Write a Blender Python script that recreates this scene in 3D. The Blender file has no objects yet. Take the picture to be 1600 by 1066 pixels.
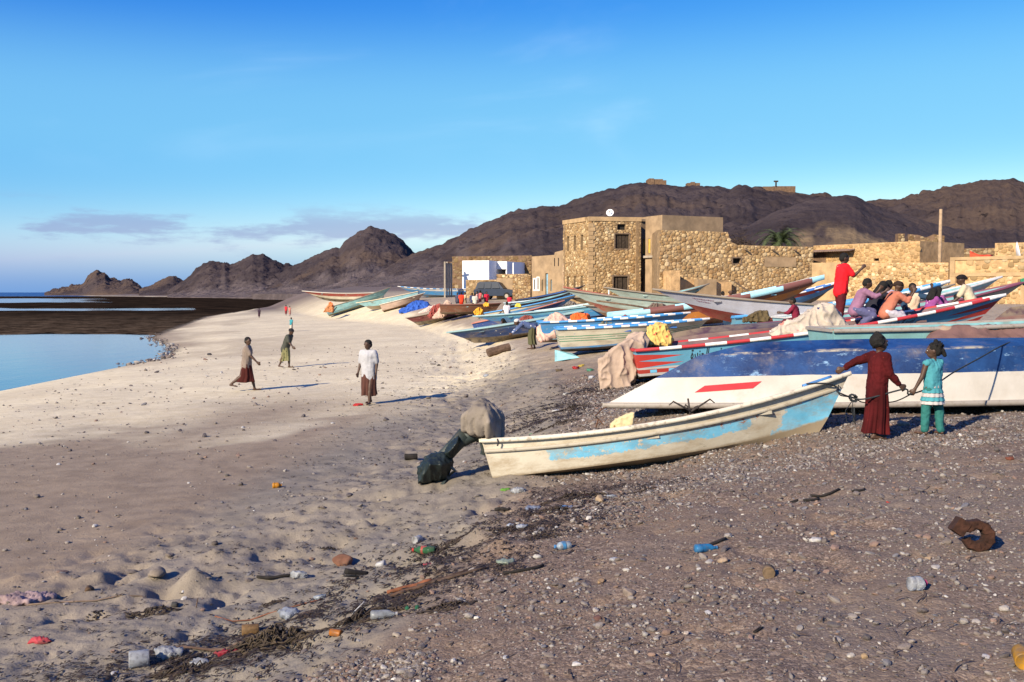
import bpy, bmesh, math, random
import numpy as np
from mathutils import Vector, Matrix, Euler
random.seed(7); RNG = np.random.default_rng(7)
SC = bpy.context.scene
COL = SC.collection
R = math.radians

# ---------------------------------------------------------------- camera
CAMZ = 3.6
PITCH = math.atan(76 / 1600)
cam_d = bpy.data.cameras.new('camera'); cam = bpy.data.objects.new('camera', cam_d); COL.objects.link(cam)
cam.location = (0, 0, CAMZ); cam.rotation_euler = (math.pi / 2 - PITCH, 0, 0)
cam_d.sensor_width = 36; cam_d.lens = 36; cam_d.clip_start = 0.1; cam_d.clip_end = 60000
SC.camera = cam

# ---------------------------------------------------------------- sky and sun
SUN_EL, SUN_AZ = R(27), R(220)            # azimuth clockwise from +Y
world = bpy.data.worlds.new('World'); SC.world = world; world.use_nodes = True
def build_world():
    nt = world.node_tree; N = nt.nodes; L = nt.links
    for n in list(N): N.remove(n)
    out = N.new('ShaderNodeOutputWorld'); bg = N.new('ShaderNodeBackground')
    sky = N.new('ShaderNodeTexSky'); sky.sky_type = 'NISHITA'; sky.sun_disc = False
    sky.sun_elevation = SUN_EL; sky.sun_rotation = SUN_AZ
    sky.air_density = 1.0; sky.dust_density = 0.1; sky.ozone_density = 3.0; sky.altitude = 0
    # the camera's rendering of the sky: deeper blue overhead, paler cyan low down
    sr = N.new('ShaderNodeSeparateColor'); L.new(sky.outputs[0], sr.inputs[0]); gam = N.new('ShaderNodeCombineColor')
    for k, (a0, b0, e0, mx) in enumerate(((0.30, 1.75, 2.3, 5.0), (1.84, 2.98, 1.36, 7.0), (5.6, 4.81, 0.5, 8.5))):
        m1 = N.new('ShaderNodeMath'); m1.operation = 'DIVIDE'; L.new(sr.outputs[k], m1.inputs[0]); m1.inputs[1].default_value = b0
        m2 = N.new('ShaderNodeMath'); m2.operation = 'POWER'; L.new(m1.outputs[0], m2.inputs[0]); m2.inputs[1].default_value = e0
        m3 = N.new('ShaderNodeMath'); m3.operation = 'MULTIPLY'; L.new(m2.outputs[0], m3.inputs[0]); m3.inputs[1].default_value = a0
        m4 = N.new('ShaderNodeMath'); m4.operation = 'MINIMUM'; L.new(m3.outputs[0], m4.inputs[0]); m4.inputs[1].default_value = mx; L.new(m4.outputs[0], gam.inputs[k])
    tc = N.new('ShaderNodeTexCoord')
    sep = N.new('ShaderNodeSeparateXYZ'); L.new(tc.outputs['Generated'], sep.inputs[0])
    def math_(op, a, b=None, clamp=False):
        m = N.new('ShaderNodeMath'); m.operation = op; m.use_clamp = clamp
        for i, v in enumerate((a, b)):
            if v is None: continue
            if isinstance(v, (int, float)): m.inputs[i].default_value = v
            else: L.new(v, m.inputs[i])
        return m.outputs[0]
    def ramp(v, a, b):
        m = N.new('ShaderNodeMapRange'); m.interpolation_type = 'SMOOTHSTEP'
        L.new(v, m.inputs[0]); m.inputs[1].default_value = a; m.inputs[2].default_value = b
        return m.outputs[0]
    pal = N.new('ShaderNodeMixRGB'); pal.inputs[2].default_value = (1.75, 4.4, 6.4, 1); L.new(gam.outputs[0], pal.inputs[1])
    L.new(math_('MULTIPLY', math_('MULTIPLY', ramp(sep.outputs['Z'], 0.275, 0.17), ramp(sep.outputs['Z'], 0.07, 0.15)), 0.6), pal.inputs[0]); gam = pal
    # blue marine haze low over the whole horizon
    hz = N.new('ShaderNodeMixRGB'); hz.inputs[2].default_value = (1.0, 2.35, 4.9, 1); L.new(math_('MULTIPLY', ramp(sep.outputs['Z'], 0.062, -0.004), 0.92), hz.inputs[0]); L.new(gam.outputs[0], hz.inputs[1])
    # low bank of small grey-violet clouds close to the horizon, all the way round
    mp = N.new('ShaderNodeMapping'); mp.inputs['Scale'].default_value = (7, 7, 34); L.new(tc.outputs['Generated'], mp.inputs[0])
    mp.inputs['Location'].default_value = (5.45, 9.3, 0.55)
    nz = N.new('ShaderNodeTexNoise'); nz.inputs['Scale'].default_value = 1.0; nz.inputs['Detail'].default_value = 8; nz.inputs['Roughness'].default_value = 0.62
    L.new(mp.outputs[0], nz.inputs['Vector'])
    band = math_('MULTIPLY', ramp(sep.outputs['Z'], 0.022, 0.052), ramp(sep.outputs['Z'], 0.092, 0.062))
    cov = math_('MULTIPLY', ramp(nz.outputs['Fac'], 0.49, 0.62), band)
    cov = math_('MULTIPLY', cov, 0.62)
    mix1 = N.new('ShaderNodeMixRGB'); L.new(cov, mix1.inputs[0]); L.new(hz.outputs[0], mix1.inputs[1])
    mix1.inputs[2].default_value = (2.1, 2.45, 4.3, 1)
    # thin high wisps
    mp2 = N.new('ShaderNodeMapping'); mp2.inputs['Scale'].default_value = (2.2, 2.2, 7); mp2.inputs['Rotation'].default_value = (0.3, 0.5, 0.2)
    L.new(tc.outputs['Generated'], mp2.inputs[0])
    nz2 = N.new('ShaderNodeTexNoise'); nz2.inputs['Scale'].default_value = 1.0; nz2.inputs['Detail'].default_value = 7; nz2.inputs['Distortion'].default_value = 0.6
    L.new(mp2.outputs[0], nz2.inputs['Vector'])
    w = math_('MULTIPLY', math_('MULTIPLY', ramp(nz2.outputs['Fac'], 0.50, 0.80), 0.42), ramp(sep.outputs['Z'], 0.10, 0.16))
    mix2 = N.new('ShaderNodeMixRGB'); L.new(w, mix2.inputs[0]); L.new(mix1.outputs[0], mix2.inputs[1])
    mix2.inputs[2].default_value = (6.5, 8.0, 9.5, 1)
    L.new(mix2.outputs[0], bg.inputs[0]); bg.inputs[1].default_value = 0.085
    L.new(bg.outputs[0], out.inputs[0])
build_world()
sun_d = bpy.data.lights.new('sun', 'SUN'); sun = bpy.data.objects.new('sun', sun_d); COL.objects.link(sun)
sun_d.energy = 5.0; sun_d.angle = R(0.5); sun_d.color = (1.0, 0.86, 0.66)
SUNV = Vector((math.cos(SUN_EL) * math.sin(SUN_AZ), math.cos(SUN_EL) * math.cos(SUN_AZ), math.sin(SUN_EL)))
sun.rotation_euler = SUNV.to_track_quat('Z', 'Y').to_euler()
vs = SC.view_settings
vs.view_transform = 'Standard'; vs.look = 'None'; vs.gamma = 1; vs.exposure = 0.8; vs.use_curve_mapping = False
SC.cycles.max_bounces = 6; SC.cycles.transparent_max_bounces = 8

# ---------------------------------------------------------------- pixels to places
def ray(u, v):
    dx = (u - 800) / 1600; dz = -(v - 533) / 1600
    c, s = math.cos(PITCH), math.sin(PITCH)
    return Vector((dx, c + dz * s, -s + dz * c))
def P(u, v, y):
    d = ray(u, v); return Vector((0, 0, CAMZ)) + d * (y / d.y)
# ---------------------------------------------------------------- noise
def _hash(ix, iy, seed):
    n = (ix.astype(np.int64) * 374761393 + iy.astype(np.int64) * 668265263 + seed * 1274126177) & 0xFFFFFFFF
    n = ((n ^ (n >> 13)) * 1103515245) & 0xFFFFFFFF
    n = ((n ^ (n >> 16)) * 2246822519) & 0xFFFFFFFF
    return ((n ^ (n >> 15)) & 0xFFFFFF) / float(0xFFFFFF)
def vn(x, y, seed=0):
    x = np.asarray(x, float); y = np.asarray(y, float)
    x0 = np.floor(x); y0 = np.floor(y); fx = x - x0; fy = y - y0
    fx = fx * fx * fx * (fx * (fx * 6 - 15) + 10); fy = fy * fy * fy * (fy * (fy * 6 - 15) + 10)
    a = _hash(x0, y0, seed); b = _hash(x0 + 1, y0, seed); c = _hash(x0, y0 + 1, seed); d = _hash(x0 + 1, y0 + 1, seed)
    return (a * (1 - fx) + b * fx) * (1 - fy) + (c * (1 - fx) + d * fx) * fy
def fbm(x, y, oct=4, seed=0, gain=0.5):
    t = 0; a = 1; n = 0
    for o in range(oct):
        t = t + a * vn(np.asarray(x) * 2 ** o + 17.3 * o, np.asarray(y) * 2 ** o - 9.1 * o, seed + o); n += a; a *= gain
    return t / n
def sstep(x, a, b):
    t = np.clip((np.asarray(x, float) - a) / (b - a), 0, 1); return t * t * (3 - 2 * t)

# ---------------------------------------------------------------- ground height
def shore(y): return np.interp(y, [0, 30, 37, 56, 65, 82, 151, 440, 1000], [-16.5, -18, -18.7, -19, -21.5, -29, -45, -83, -105])
def toe(y):   return np.interp(y, [0, 6, 13, 24, 37, 60, 85, 115, 140, 200, 440, 1000], [-3.6, -2.6, -1.7, -0.9, -1.7, -3.2, -8, -21, -29, -48, -76, -95])
FAR_X = [-2500, -720, -675, -390, -225, -144, -105, -90]; FAR_Y = [9000, 9000, 1500, 960, 720, 576, 523, 440]
MOUNDS = [(3.0, 16.3, 0.38, 3.8, 1.3), (-1.6, 13.9, 0.27, 2.4, 1.1), (2.0, 13.3, -0.24, 2.6, 0.9)]      # (x, y, height, radius, sharpness)
def base_h(x, y):
    x = np.asarray(x, float); y = np.asarray(y, float)
    xs = shore(y); xt = toe(y); q = (x - xs) / (xt - xs)
    z = np.interp(q, [-0.6, -0.06, 0, 0.06, 0.25, 0.6, 1.0], [-0.35, -0.10, 0, 0.10, 0.32, 0.52, 0.72])
    s = x - xt
    zi = np.interp(s, [0, 1, 2, 4, 7, 15, 30, 100, 600], [0.72, 0.96, 1.24, 1.55, 1.78, 2.1, 2.45, 3.2, 5]) + 0.0105 * np.maximum(0, y - 20) * sstep(s, 0, 9)
    zi = np.minimum(zi, 9)
    z = np.where(s > 0, zi, z)
    # reef flat with pools
    reef = reef_w(x, y)
    seaz = -0.35 + reef * (0.46 + 0.20 * (fbm(x / 7, y / 12, 4, 5) - 0.5))
    z = np.where(q < 0, np.maximum(z, seaz), z)
    yf = np.interp(x, FAR_X, FAR_Y)
    zf = np.clip((y - yf) * 0.02, -0.6, 7)
    return np.maximum(z, zf)
def reef_w(x, y):
    x = np.asarray(x, float); y = np.asarray(y, float)
    edge = 84 + 10 * (fbm(x / 18, y * 0, 3, 31) - 0.5) + 0.10 * np.maximum(0, -30 - x)
    w = sstep(y, edge - 3, edge + 3) * (1 - sstep(y, 900, 1000))
    nn = fbm(x / 22, y / 60, 3, 11)
    y0 = y; y = y + (0.05 + 0.16 * sstep(y, 120, 300)) * y * (fbm(x / 26, y / 45, 4, 14) - 0.5)
    strip1 = sstep(y, 196, 206) * (1 - sstep(y, 226, 242)) * (1 - sstep(x / y, -0.325, -0.30)) * sstep(nn, 0.28, 0.42)
    strip2 = sstep(y, 330, 380) * (1 - sstep(y, 560, 640)) * (1 - sstep(x / y, -0.42, -0.39))
    strip3 = sstep(y, 138, 143) * (1 - sstep(y, 149, 156)) * sstep(x / y, -0.37, -0.34) * sstep(nn, 0.4, 0.5)
    strip4 = sstep(y, 172, 178) * (1 - sstep(y, 184, 190)) * (1 - sstep(x / y, -0.47, -0.44))
    w = w * (1 - strip1) * (1 - 0.7 * strip2) * (1 - 0.8 * strip3)
    return w
def gravel_w(x, y):
    x = np.asarray(x, float); y = np.asarray(y, float)
    gx = np.interp(y, [0, 6, 7, 10.7, 16, 24.6, 30, 37, 60, 120, 300], [-3.2, -2.2, -1.1, -0.15, 0.7, 1.5, 1.0, 0.2, -1, -15, -60])
    return sstep(x - gx + 1.1 * (fbm(x / 1.3, y / 1.3, 4, 21) - 0.5), -0.45, 0.55)
def hgt(x, y, micro=True):
    x = np.asarray(x, float); y = np.asarray(y, float)
    z = base_h(x, y)
    q = (x - shore(y)) / (toe(y) - shore(y))
    land = sstep(q, 0.0, 0.15)
    g = gravel_w(x, y); near = 1 - sstep(y, 40, 120)
    far = 1 - sstep(y, 150, 500)
    z = z + land * far * 0.10 * (fbm(x / 3.0, y / 3.0, 3, 3) - 0.5)
    if micro:
        s = x - toe(y)
        rough = np.maximum(sstep(s, -2.5, 0.2), sstep(s, -4.2, -1.8) * (1 - sstep(y, 10, 16))) * (1 - 0.55 * g)          # trodden dry sand
        d1 = fbm(x / 0.34, y / 0.34, 3, 41)
        pits = np.maximum(0, 0.40 - d1) * 0.62
        z = z + near * land * (rough * (0.12 * (d1 - 0.5) - pits * 0.4) + 0.018 * (fbm(x / 0.16, y / 0.16, 2, 51) - 0.5) * (0.4 + 0.2 * g) + rough * (1 - g) * 0.035 * (fbm(x / 0.11, y / 0.13, 2, 55) - 0.5))
    for mx, my, mh, mr, sh in MOUNDS:
        d = np.hypot(x - mx, y - my) / mr
        z = z + mh * np.maximum(0, 1 - d) ** sh
    return z
def H(x, y): return float(hgt(np.array([x]), np.array([y]))[0])
def G(u, v):
    """the place on the ground that the photograph shows at this pixel"""
    d = ray(u, v); o = Vector((0, 0, CAMZ))
    ys = np.geomspace(2, 900, 1400); ts = ys / d.y
    dz = (o.z + d.z * ts) - hgt(d.x * ts, ys, False)
    i = int(np.argmax(dz < 0)); i = max(i, 1)
    a, b = dz[i - 1], dz[i]; f = a / (a - b) if a != b else 0
    y = ys[i - 1] + (ys[i] - ys[i - 1]) * f
    p = o + d * (y / d.y); p.z = H(p.x, p.y); return p

# sand heaps dug up on the beach (pixel, height, radius, sharpness)
for u, v, mh, mr, sh in ((303, 917, .20, .27, 1.15), (335, 872, .11, .26, 1.6), (245, 905, .10, .24, 2), (160, 905, .08, .30, 2),
                         (92, 905, .07, .22, 2), (745, 842, .13, .30, 1.5), (570, 820, .11, .34, 1.7), (785, 858, .12, .42, 1.8),
                         (400, 862, .06, .3, 2), (560, 852, .06, .3, 2), (460, 880, .05, .35, 2), (620, 870, .06, .3, 2), (30, 905, .06, .25, 2), (210, 895, .06, .2, 2)):
    p = G(u, v); MOUNDS.append((p.x, p.y, mh, mr, sh))

_gx = np.arange(-9, 11, 0.05); _gy = np.arange(3, 30, 0.05); _GX, _GY = np.meshgrid(_gx, _gy); _GZ = hgt(_GX, _GY)
_slowH = H
def H(x, y):
    i = (x + 9) / .05; j = (y - 3) / .05
    if not (0 <= i < len(_gx) - 1 and 0 <= j < len(_gy) - 1): return _slowH(x, y)
    a, b = int(i), int(j); fx, fy = i - a, j - b
    return float((_GZ[b, a] * (1 - fx) + _GZ[b, a + 1] * fx) * (1 - fy) + (_GZ[b + 1, a] * (1 - fx) + _GZ[b + 1, a + 1] * fx) * fy)

# ---------------------------------------------------------------- mesh and object helpers
class MB:
    def __init__(s): s.v = []; s.f = []; s.c = []; s.uv = {}
    def add(s, vs, fs):
        o = len(s.v); s.v += [tuple(p) for p in vs]; s.f += [tuple(i + o for i in f) for f in fs]; return o
    def box(s, c, d, rot=None, taper=1.0):
        x, y, z = d[0] / 2, d[1] / 2, d[2] / 2; vs = []
        for dz in (-1, 1):
            k = 1 if dz < 0 else taper
            for dx, dy in ((-1, -1), (1, -1), (1, 1), (-1, 1)):
                p = Vector((dx * x * k, dy * y * k, dz * z))
                if rot is not None: p = rot @ p
                vs.append(p + Vector(c))
        s.add(vs, [(3, 2, 1, 0), (4, 5, 6, 7), (0, 1, 5, 4), (1, 2, 6, 5), (2, 3, 7, 6), (3, 0, 4, 7)])
    def tube(s, pts, rad, n=8, cap=True, flat=1.0):
        pts = [Vector(p) for p in pts]; m = len(pts)
        if not hasattr(rad, '__len__'): rad = [rad] * m
        rings = []; up = Vector((0, 0, 1))
        for i, p in enumerate(pts):
            t = (pts[min(i + 1, m - 1)] - pts[max(i - 1, 0)]); t.normalize()
            a = t.cross(up)
            if a.length < 1e-3: a = t.cross(Vector((1, 0, 0)))
            a.normalize(); b = a.cross(t).normalized()
            rings.append([p + (a * math.cos(k * 2 * math.pi / n) + b * flat * math.sin(k * 2 * math.pi / n)) * rad[i] for k in range(n)])
        s.loft(rings, cap)
    def loft(s, rings, cap=True, close=True):
        n = len(rings[0]); vs = [p for r in rings for p in r]; fs = []
        for i in range(len(rings) - 1):
            for k in range(n if close else n - 1):
                a = i * n + k; b = i * n + (k + 1) % n
                fs.append((a, b, b + n, a + n))
        if cap: fs.append(tuple(reversed(range(n)))); fs.append(tuple(range((len(rings) - 1) * n, len(rings) * n)))
        return s.add(vs, fs)
    def sphere(s, c, r, seg=12, rings=8, rot=None):
        if not hasattr(r, '__len__'): r = (r, r, r)
        vs = []; fs = []
        for i in range(rings + 1):
            th = math.pi * i / rings
            for k in range(seg):
                ph = 2 * math.pi * k / seg
                p = Vector((r[0] * math.sin(th) * math.cos(ph), r[1] * math.sin(th) * math.sin(ph), r[2] * math.cos(th)))
                if rot is not None: p = rot @ p
                vs.append(p + Vector(c))
        for i in range(rings):
            for k in range(seg):
                a = i * seg + k; b = i * seg + (k + 1) % seg
                if i == 0: fs.append((a, a + seg, b + seg))
                elif i == rings - 1: fs.append((a, a + seg, b))
                else: fs.append((a, a + seg, b + seg, b))
        s.add(vs, fs)
    def capsule(s, a, ra, b, rb, n=10):
        a = Vector(a); b = Vector(b); d = b - a; L = d.length
        if L < 1e-5: s.sphere(a, ra); return
        q = d.to_track_quat('Z', 'Y').to_matrix(); rings = []
        for i in range(1, 5):
            t = i * math.pi / 8; rings.append((-ra * math.cos(t), ra * math.sin(t)))
        for i in range(4, 0, -1):
            t = i * math.pi / 8; rings.append((L + rb * math.cos(t), rb * math.sin(t)))
        s.loft([[a + q @ Vector((r * math.cos(k * 2 * math.pi / n), r * math.sin(k * 2 * math.pi / n), z)) for k in range(n)] for z, r in rings])
    def lathe(s, prof, n=16, mat=None):
        mat = mat or Matrix()
        s.loft([[mat @ Vector((r * math.cos(k * 2 * math.pi / n), r * math.sin(k * 2 * math.pi / n), z)) for k in range(n)] for r, z in prof])
    def build(s, name, mat, parent=None, smooth=False, cols=None):
        me = bpy.data.meshes.new(name); me.from_pydata(s.v, [], s.f); me.update()
        return finish(name, me, mat, parent, smooth)
def finish(name, me, mat, parent=None, smooth=False):
    o = bpy.data.objects.new(name, me); COL.objects.link(o)
    for m in (mat if isinstance(mat, (list, tuple)) else [mat]):
        if m is not None: me.materials.append(m)
    if smooth: me.polygons.foreach_set('use_smooth', [True] * len(me.polygons))
    if parent is not None: o.parent = parent
    return o
def empty(name, loc=(0, 0, 0), rot=(0, 0, 0)):
    o = bpy.data.objects.new(name, None); COL.objects.link(o); o.location = loc; o.rotation_euler = rot
    o.empty_display_size = 0.2; return o
def tag(o, label, cat, group=None):
    o['label'] = label; o['category'] = cat
    if group: o['group'] = group
    return o
def kind(o, k): o['kind'] = k; return o
def npmesh(name, V, F, mat, parent=None, smooth=False, attrs=None, colattr=None):
    """V (n,3); F (m,k) arrays"""
    me = bpy.data.meshes.new(name); V = np.asarray(V, np.float32); F = np.asarray(F, np.int32)
    me.vertices.add(len(V)); me.vertices.foreach_set('co', V.ravel())
    k = F.shape[1]; me.loops.add(F.size); me.loops.foreach_set('vertex_index', F.ravel())
    me.polygons.add(len(F)); me.polygons.foreach_set('loop_start', np.arange(0, F.size, k, dtype=np.int32))
    try: me.polygons.foreach_set('loop_total', np.full(len(F), k, np.int32))
    except Exception: pass
    me.update(calc_edges=True); me.validate()
    for n, a in (attrs or {}).items():
        at = me.attributes.new(n, 'FLOAT', 'POINT'); at.data.foreach_set('value', np.asarray(a, np.float32))
    if colattr is not None:
        at = me.attributes.new('col', 'FLOAT_COLOR', 'POINT')
        c = np.ones((len(V), 4), np.float32); c[:, :3] = colattr; at.data.foreach_set('color', c.ravel())
    return finish(name, me, mat, parent, smooth)

# ---------------------------------------------------------------- materials
def srgb(r, g, b):
    f = lambda c: (c / 255 / 12.92) if c / 255 <= 0.04045 else ((c / 255 + 0.055) / 1.055) ** 2.4
    return (f(r), f(g), f(b))
class NT:
    """small helper around a node tree"""
    def __init__(s, name):
        s.m = bpy.data.materials.new(name); s.m.use_nodes = True; s.t = s.m.node_tree; s.N = s.t.nodes; s.L = s.t.links
        s.b = s.N['Principled BSDF']; s.tc = None
    def co(s, which='Object'):
        if s.tc is None: s.tc = s.N.new('ShaderNodeTexCoord')
        return s.tc.outputs[which]
    def set(s, sock, v):
        if isinstance(v, (int, float)): sock.default_value = v
        elif isinstance(v, (tuple, list)): sock.default_value = tuple(v) + (1,) if len(v) == 3 and sock.type == 'RGBA' else tuple(v)
        else: s.L.new(v, sock)
    def noise(s, scale, detail=4, rough=0.55, vec=None, dist=0, out='Fac', stretch=None):
        n = s.N.new('ShaderNodeTexNoise'); n.inputs['Scale'].default_value = scale; n.inputs['Detail'].default_value = detail
        n.inputs['Roughness'].default_value = rough; n.inputs['Distortion'].default_value = dist
        v = vec if vec is not None else s.co()
        if stretch:
            mp = s.N.new('ShaderNodeMapping'); mp.inputs['Scale'].default_value = stretch; s.L.new(v, mp.inputs[0]); v = mp.outputs[0]
        s.L.new(v, n.inputs['Vector']); return n.outputs[out]
    def voro(s, scale, feature='F1', out='Distance', vec=None, rand=1):
        n = s.N.new('ShaderNodeTexVoronoi'); n.feature = feature; n.inputs['Scale'].default_value = scale; n.inputs['Randomness'].default_value = rand
        s.L.new(vec if vec is not None else s.co(), n.inputs['Vector']); return n.outputs[out]
    def math(s, op, a, b=0.0, clamp=False):
        n = s.N.new('ShaderNodeMath'); n.operation = op; n.use_clamp = clamp; s.set(n.inputs[0], a); s.set(n.inputs[1], b); return n.outputs[0]
    def rng(s, v, a, b, c=0, d=1, smooth=True):
        n = s.N.new('ShaderNodeMapRange'); n.interpolation_type = 'SMOOTHSTEP' if smooth else 'LINEAR'
        s.set(n.inputs[0], v); s.set(n.inputs[1], a); s.set(n.inputs[2], b); s.set(n.inputs[3], c); s.set(n.inputs[4], d); return n.outputs[0]
    def mix(s, f, a, b, mode='MIX'):
        n = s.N.new('ShaderNodeMixRGB'); n.blend_type = mode; s.set(n.inputs[0], f); s.set(n.inputs[1], a); s.set(n.inputs[2], b); return n.outputs[0]
    def attr(s, name, out='Fac', typ='GEOMETRY'):
        n = s.N.new('ShaderNodeAttribute'); n.attribute_name = name; n.attribute_type = typ; return n.outputs[out]
    def bump(s, h, strength=0.5, dist=0.02, normal=None):
        n = s.N.new('ShaderNodeBump'); n.inputs['Strength'].default_value = strength; n.inputs['Distance'].default_value = dist
        s.L.new(h, n.inputs['Height'])
        if normal is not None: s.L.new(normal, n.inputs['Normal'])
        return n.outputs[0]
    def out(s, color=None, rough=None, normal=None, metal=None, spec=None, alpha=None):
        for k, v in (('Base Color', color), ('Roughness', rough), ('Normal', normal), ('Metallic', metal), ('Specular IOR Level', spec), ('Alpha', alpha)):
            if v is not None: s.set(s.b.inputs[k], v)
        return s.m
_MC = {}
def M(color, rough=0.8, var=0.25, scale=6.0, bump=0.15, bscale=40.0, bdist=0.01, dirt=0.0, dirtcol=(0.16, 0.12, 0.08), spec=0.3, metal=0.0, chip=0.0, chipcol=(0.5, 0.48, 0.44)):
    """a weathered surface: two tones of one colour, grime and fine relief"""
    key = (tuple(round(c, 3) for c in color), rough, var, scale, bump, bscale, dirt, chip, metal)
    if key in _MC: return _MC[key]
    n = NT('surface')
    dark = tuple(c * (1 - var) for c in color); lite = tuple(min(1, c * (1 + var)) for c in color)
    c = n.mix(n.rng(n.noise(scale, 5, 0.6), 0.3, 0.7), dark, lite)
    if dirt: c = n.mix(n.math('MULTIPLY', n.rng(n.noise(scale * 0.6, 6, 0.7, dist=0.5), 0.45, 0.75), dirt), c, dirtcol)
    if chip: c = n.mix(n.rng(n.noise(scale * 2.2, 6, 0.7), 0.66 - 0.25 * chip, 0.70 - 0.25 * chip), c, chipcol)
    nb = n.bump(n.noise(bscale, 4, 0.6), bump, bdist) if bump else None
    m = n.out(c, rough, nb, metal, spec); _MC[key] = m; return m
# ================================================================ ground
def ground_material():
    n = NT('beach_ground'); co = n.co('Object')
    g = n.attr('gravel'); reef = n.attr('reef'); pale = n.attr('pale'); browner = n.attr('browner'); inland = n.attr('inland')
    big = n.noise(0.25, 5, 0.6); mid = n.noise(2.2, 5, 0.6); fine = n.noise(38, 4, 0.7); grain = n.noise(160, 3, 0.7)
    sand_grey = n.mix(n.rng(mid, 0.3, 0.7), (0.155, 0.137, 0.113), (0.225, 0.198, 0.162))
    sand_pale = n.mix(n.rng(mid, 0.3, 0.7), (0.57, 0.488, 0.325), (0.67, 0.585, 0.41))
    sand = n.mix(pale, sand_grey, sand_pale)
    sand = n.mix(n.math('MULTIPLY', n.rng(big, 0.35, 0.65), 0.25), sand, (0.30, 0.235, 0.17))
    sand = n.mix(browner, sand, n.mix(n.rng(mid, 0.3, 0.7), (0.20, 0.150, 0.104), (0.27, 0.207, 0.144)))
    sand = n.mix(n.math('MULTIPLY', n.rng(fine, 0.58, 0.72), 0.35), sand, (0.12, 0.10, 0.085))
    # scattered specks of shell and weed in the sand
    vd = n.voro(16.0); vc = n.voro(16.0, out='Color')
    speck = n.math('MULTIPLY', n.rng(vd, 0.20, 0.14), n.rng(n.noise(1.1, 3), 0.45, 0.6))
    sand = n.mix(n.math('MULTIPLY', speck, 0.55), sand, (0.10, 0.085, 0.07))
    # gravel: many small stones of different tints
    v1 = n.voro(75.0, out='Color'); v2 = n.voro(33.0, out='Color'); d2 = n.voro(33.0); d1 = n.voro(75.0)
    sp = n.N.new('ShaderNodeSeparateColor'); n.L.new(v1, sp.inputs[0])
    sp2 = n.N.new('ShaderNodeSeparateColor'); n.L.new(v2, sp2.inputs[0])
    ramp = n.N.new('ShaderNodeValToRGB'); e = ramp.color_ramp.elements
    e[0].position = 0.0; e[0].color = (0.075, 0.065, 0.065, 1); e[1].position = 1.0; e[1].color = (0.52, 0.47, 0.44, 1)
    for pos, c in ((0.3, (0.15, 0.125, 0.115, 1)), (0.55, (0.20, 0.16, 0.14, 1)), (0.8, (0.27, 0.215, 0.19, 1)), (0.93, (0.34, 0.29, 0.27, 1))):
        k = ramp.color_ramp.elements.new(pos); k.color = c
    n.L.new(sp.outputs[0], ramp.inputs[0])
    ramp2 = n.N.new('ShaderNodeValToRGB'); e = ramp2.color_ramp.elements
    e[0].position = 0.0; e[0].color = (0.12, 0.10, 0.095, 1); e[1].position = 1.0; e[1].color = (0.40, 0.35, 0.31, 1)
    k = ramp2.color_ramp.elements.new(0.6); k.color = (0.20, 0.16, 0.14, 1)
    n.L.new(sp2.outputs[1], ramp2.inputs[0])
    grav = n.mix(n.rng(mid, 0.35, 0.65, 0.25, 0.7), ramp.outputs[0], ramp2.outputs[0])
    grav = n.mix(n.math('MULTIPLY', n.rng(n.noise(0.9, 4), 0.42, 0.62), 0.55), grav, (0.215, 0.175, 0.15)); grav = n.mix(1.0, grav, (0.74, 0.655, 0.56), 'MULTIPLY'); grav = n.mix(n.math('MULTIPLY', n.rng(n.noise(0.33, 5, 0.65), 0.46, 0.66), 0.6), grav, n.mix(n.rng(fine, 0.35, 0.65), (0.135, 0.108, 0.088), (0.20, 0.163, 0.132)))
    col = n.mix(g, sand, n.mix(n.attr('trodden'), grav, n.mix(n.rng(mid, 0.3, 0.7), (0.27, 0.215, 0.155), (0.38, 0.31, 0.225))))
    col = n.mix(inland, col, n.mix(n.rng(n.noise(0.05, 6, 0.7), 0.3, 0.7), (0.10, 0.078, 0.070), (0.165, 0.125, 0.105)))
    rcol = n.mix(n.rng(n.noise(0.12, 6, 0.75), 0.4, 0.65), (0.008, 0.006, 0.005), (0.035, 0.023, 0.015))
    rcol = n.mix(n.rng(n.noise(0.9, 5, 0.8), 0.66, 0.74), rcol, (0.10, 0.075, 0.05))
    rcol = n.mix(n.math('MULTIPLY', n.attr('reefnear'), n.rng(n.noise(0.5, 6, 0.75), 0.40, 0.62)), rcol, (0.095, 0.068, 0.045))
    col = n.mix(reef, col, rcol)
    hb = n.math('ADD', n.math('MULTIPLY', n.math('SUBTRACT', 1.0, d2), 0.28), n.math('MULTIPLY', n.math('SUBTRACT', 1.0, d1), 0.24))
    hs = n.math('ADD', n.math('MULTIPLY', fine, 0.6), n.math('MULTIPLY', n.noise(9, 5, 0.6), 0.9))
    hh = n.N.new('ShaderNodeMix'); hh.data_type = 'FLOAT'; n.L.new(g, hh.inputs[0]); n.L.new(hs, hh.inputs[2]); n.L.new(hb, hh.inputs[3])
    nb = n.bump(hh.outputs[0], 0.75, 0.022)
    return n.out(col, n.math('MAXIMUM', n.rng(browner, 0, 1, 0.92, 0.8), reef), nb, spec=n.rng(reef, 0, 1, 0.12, 0.0))
GROUND_MAT = ground_material()
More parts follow.
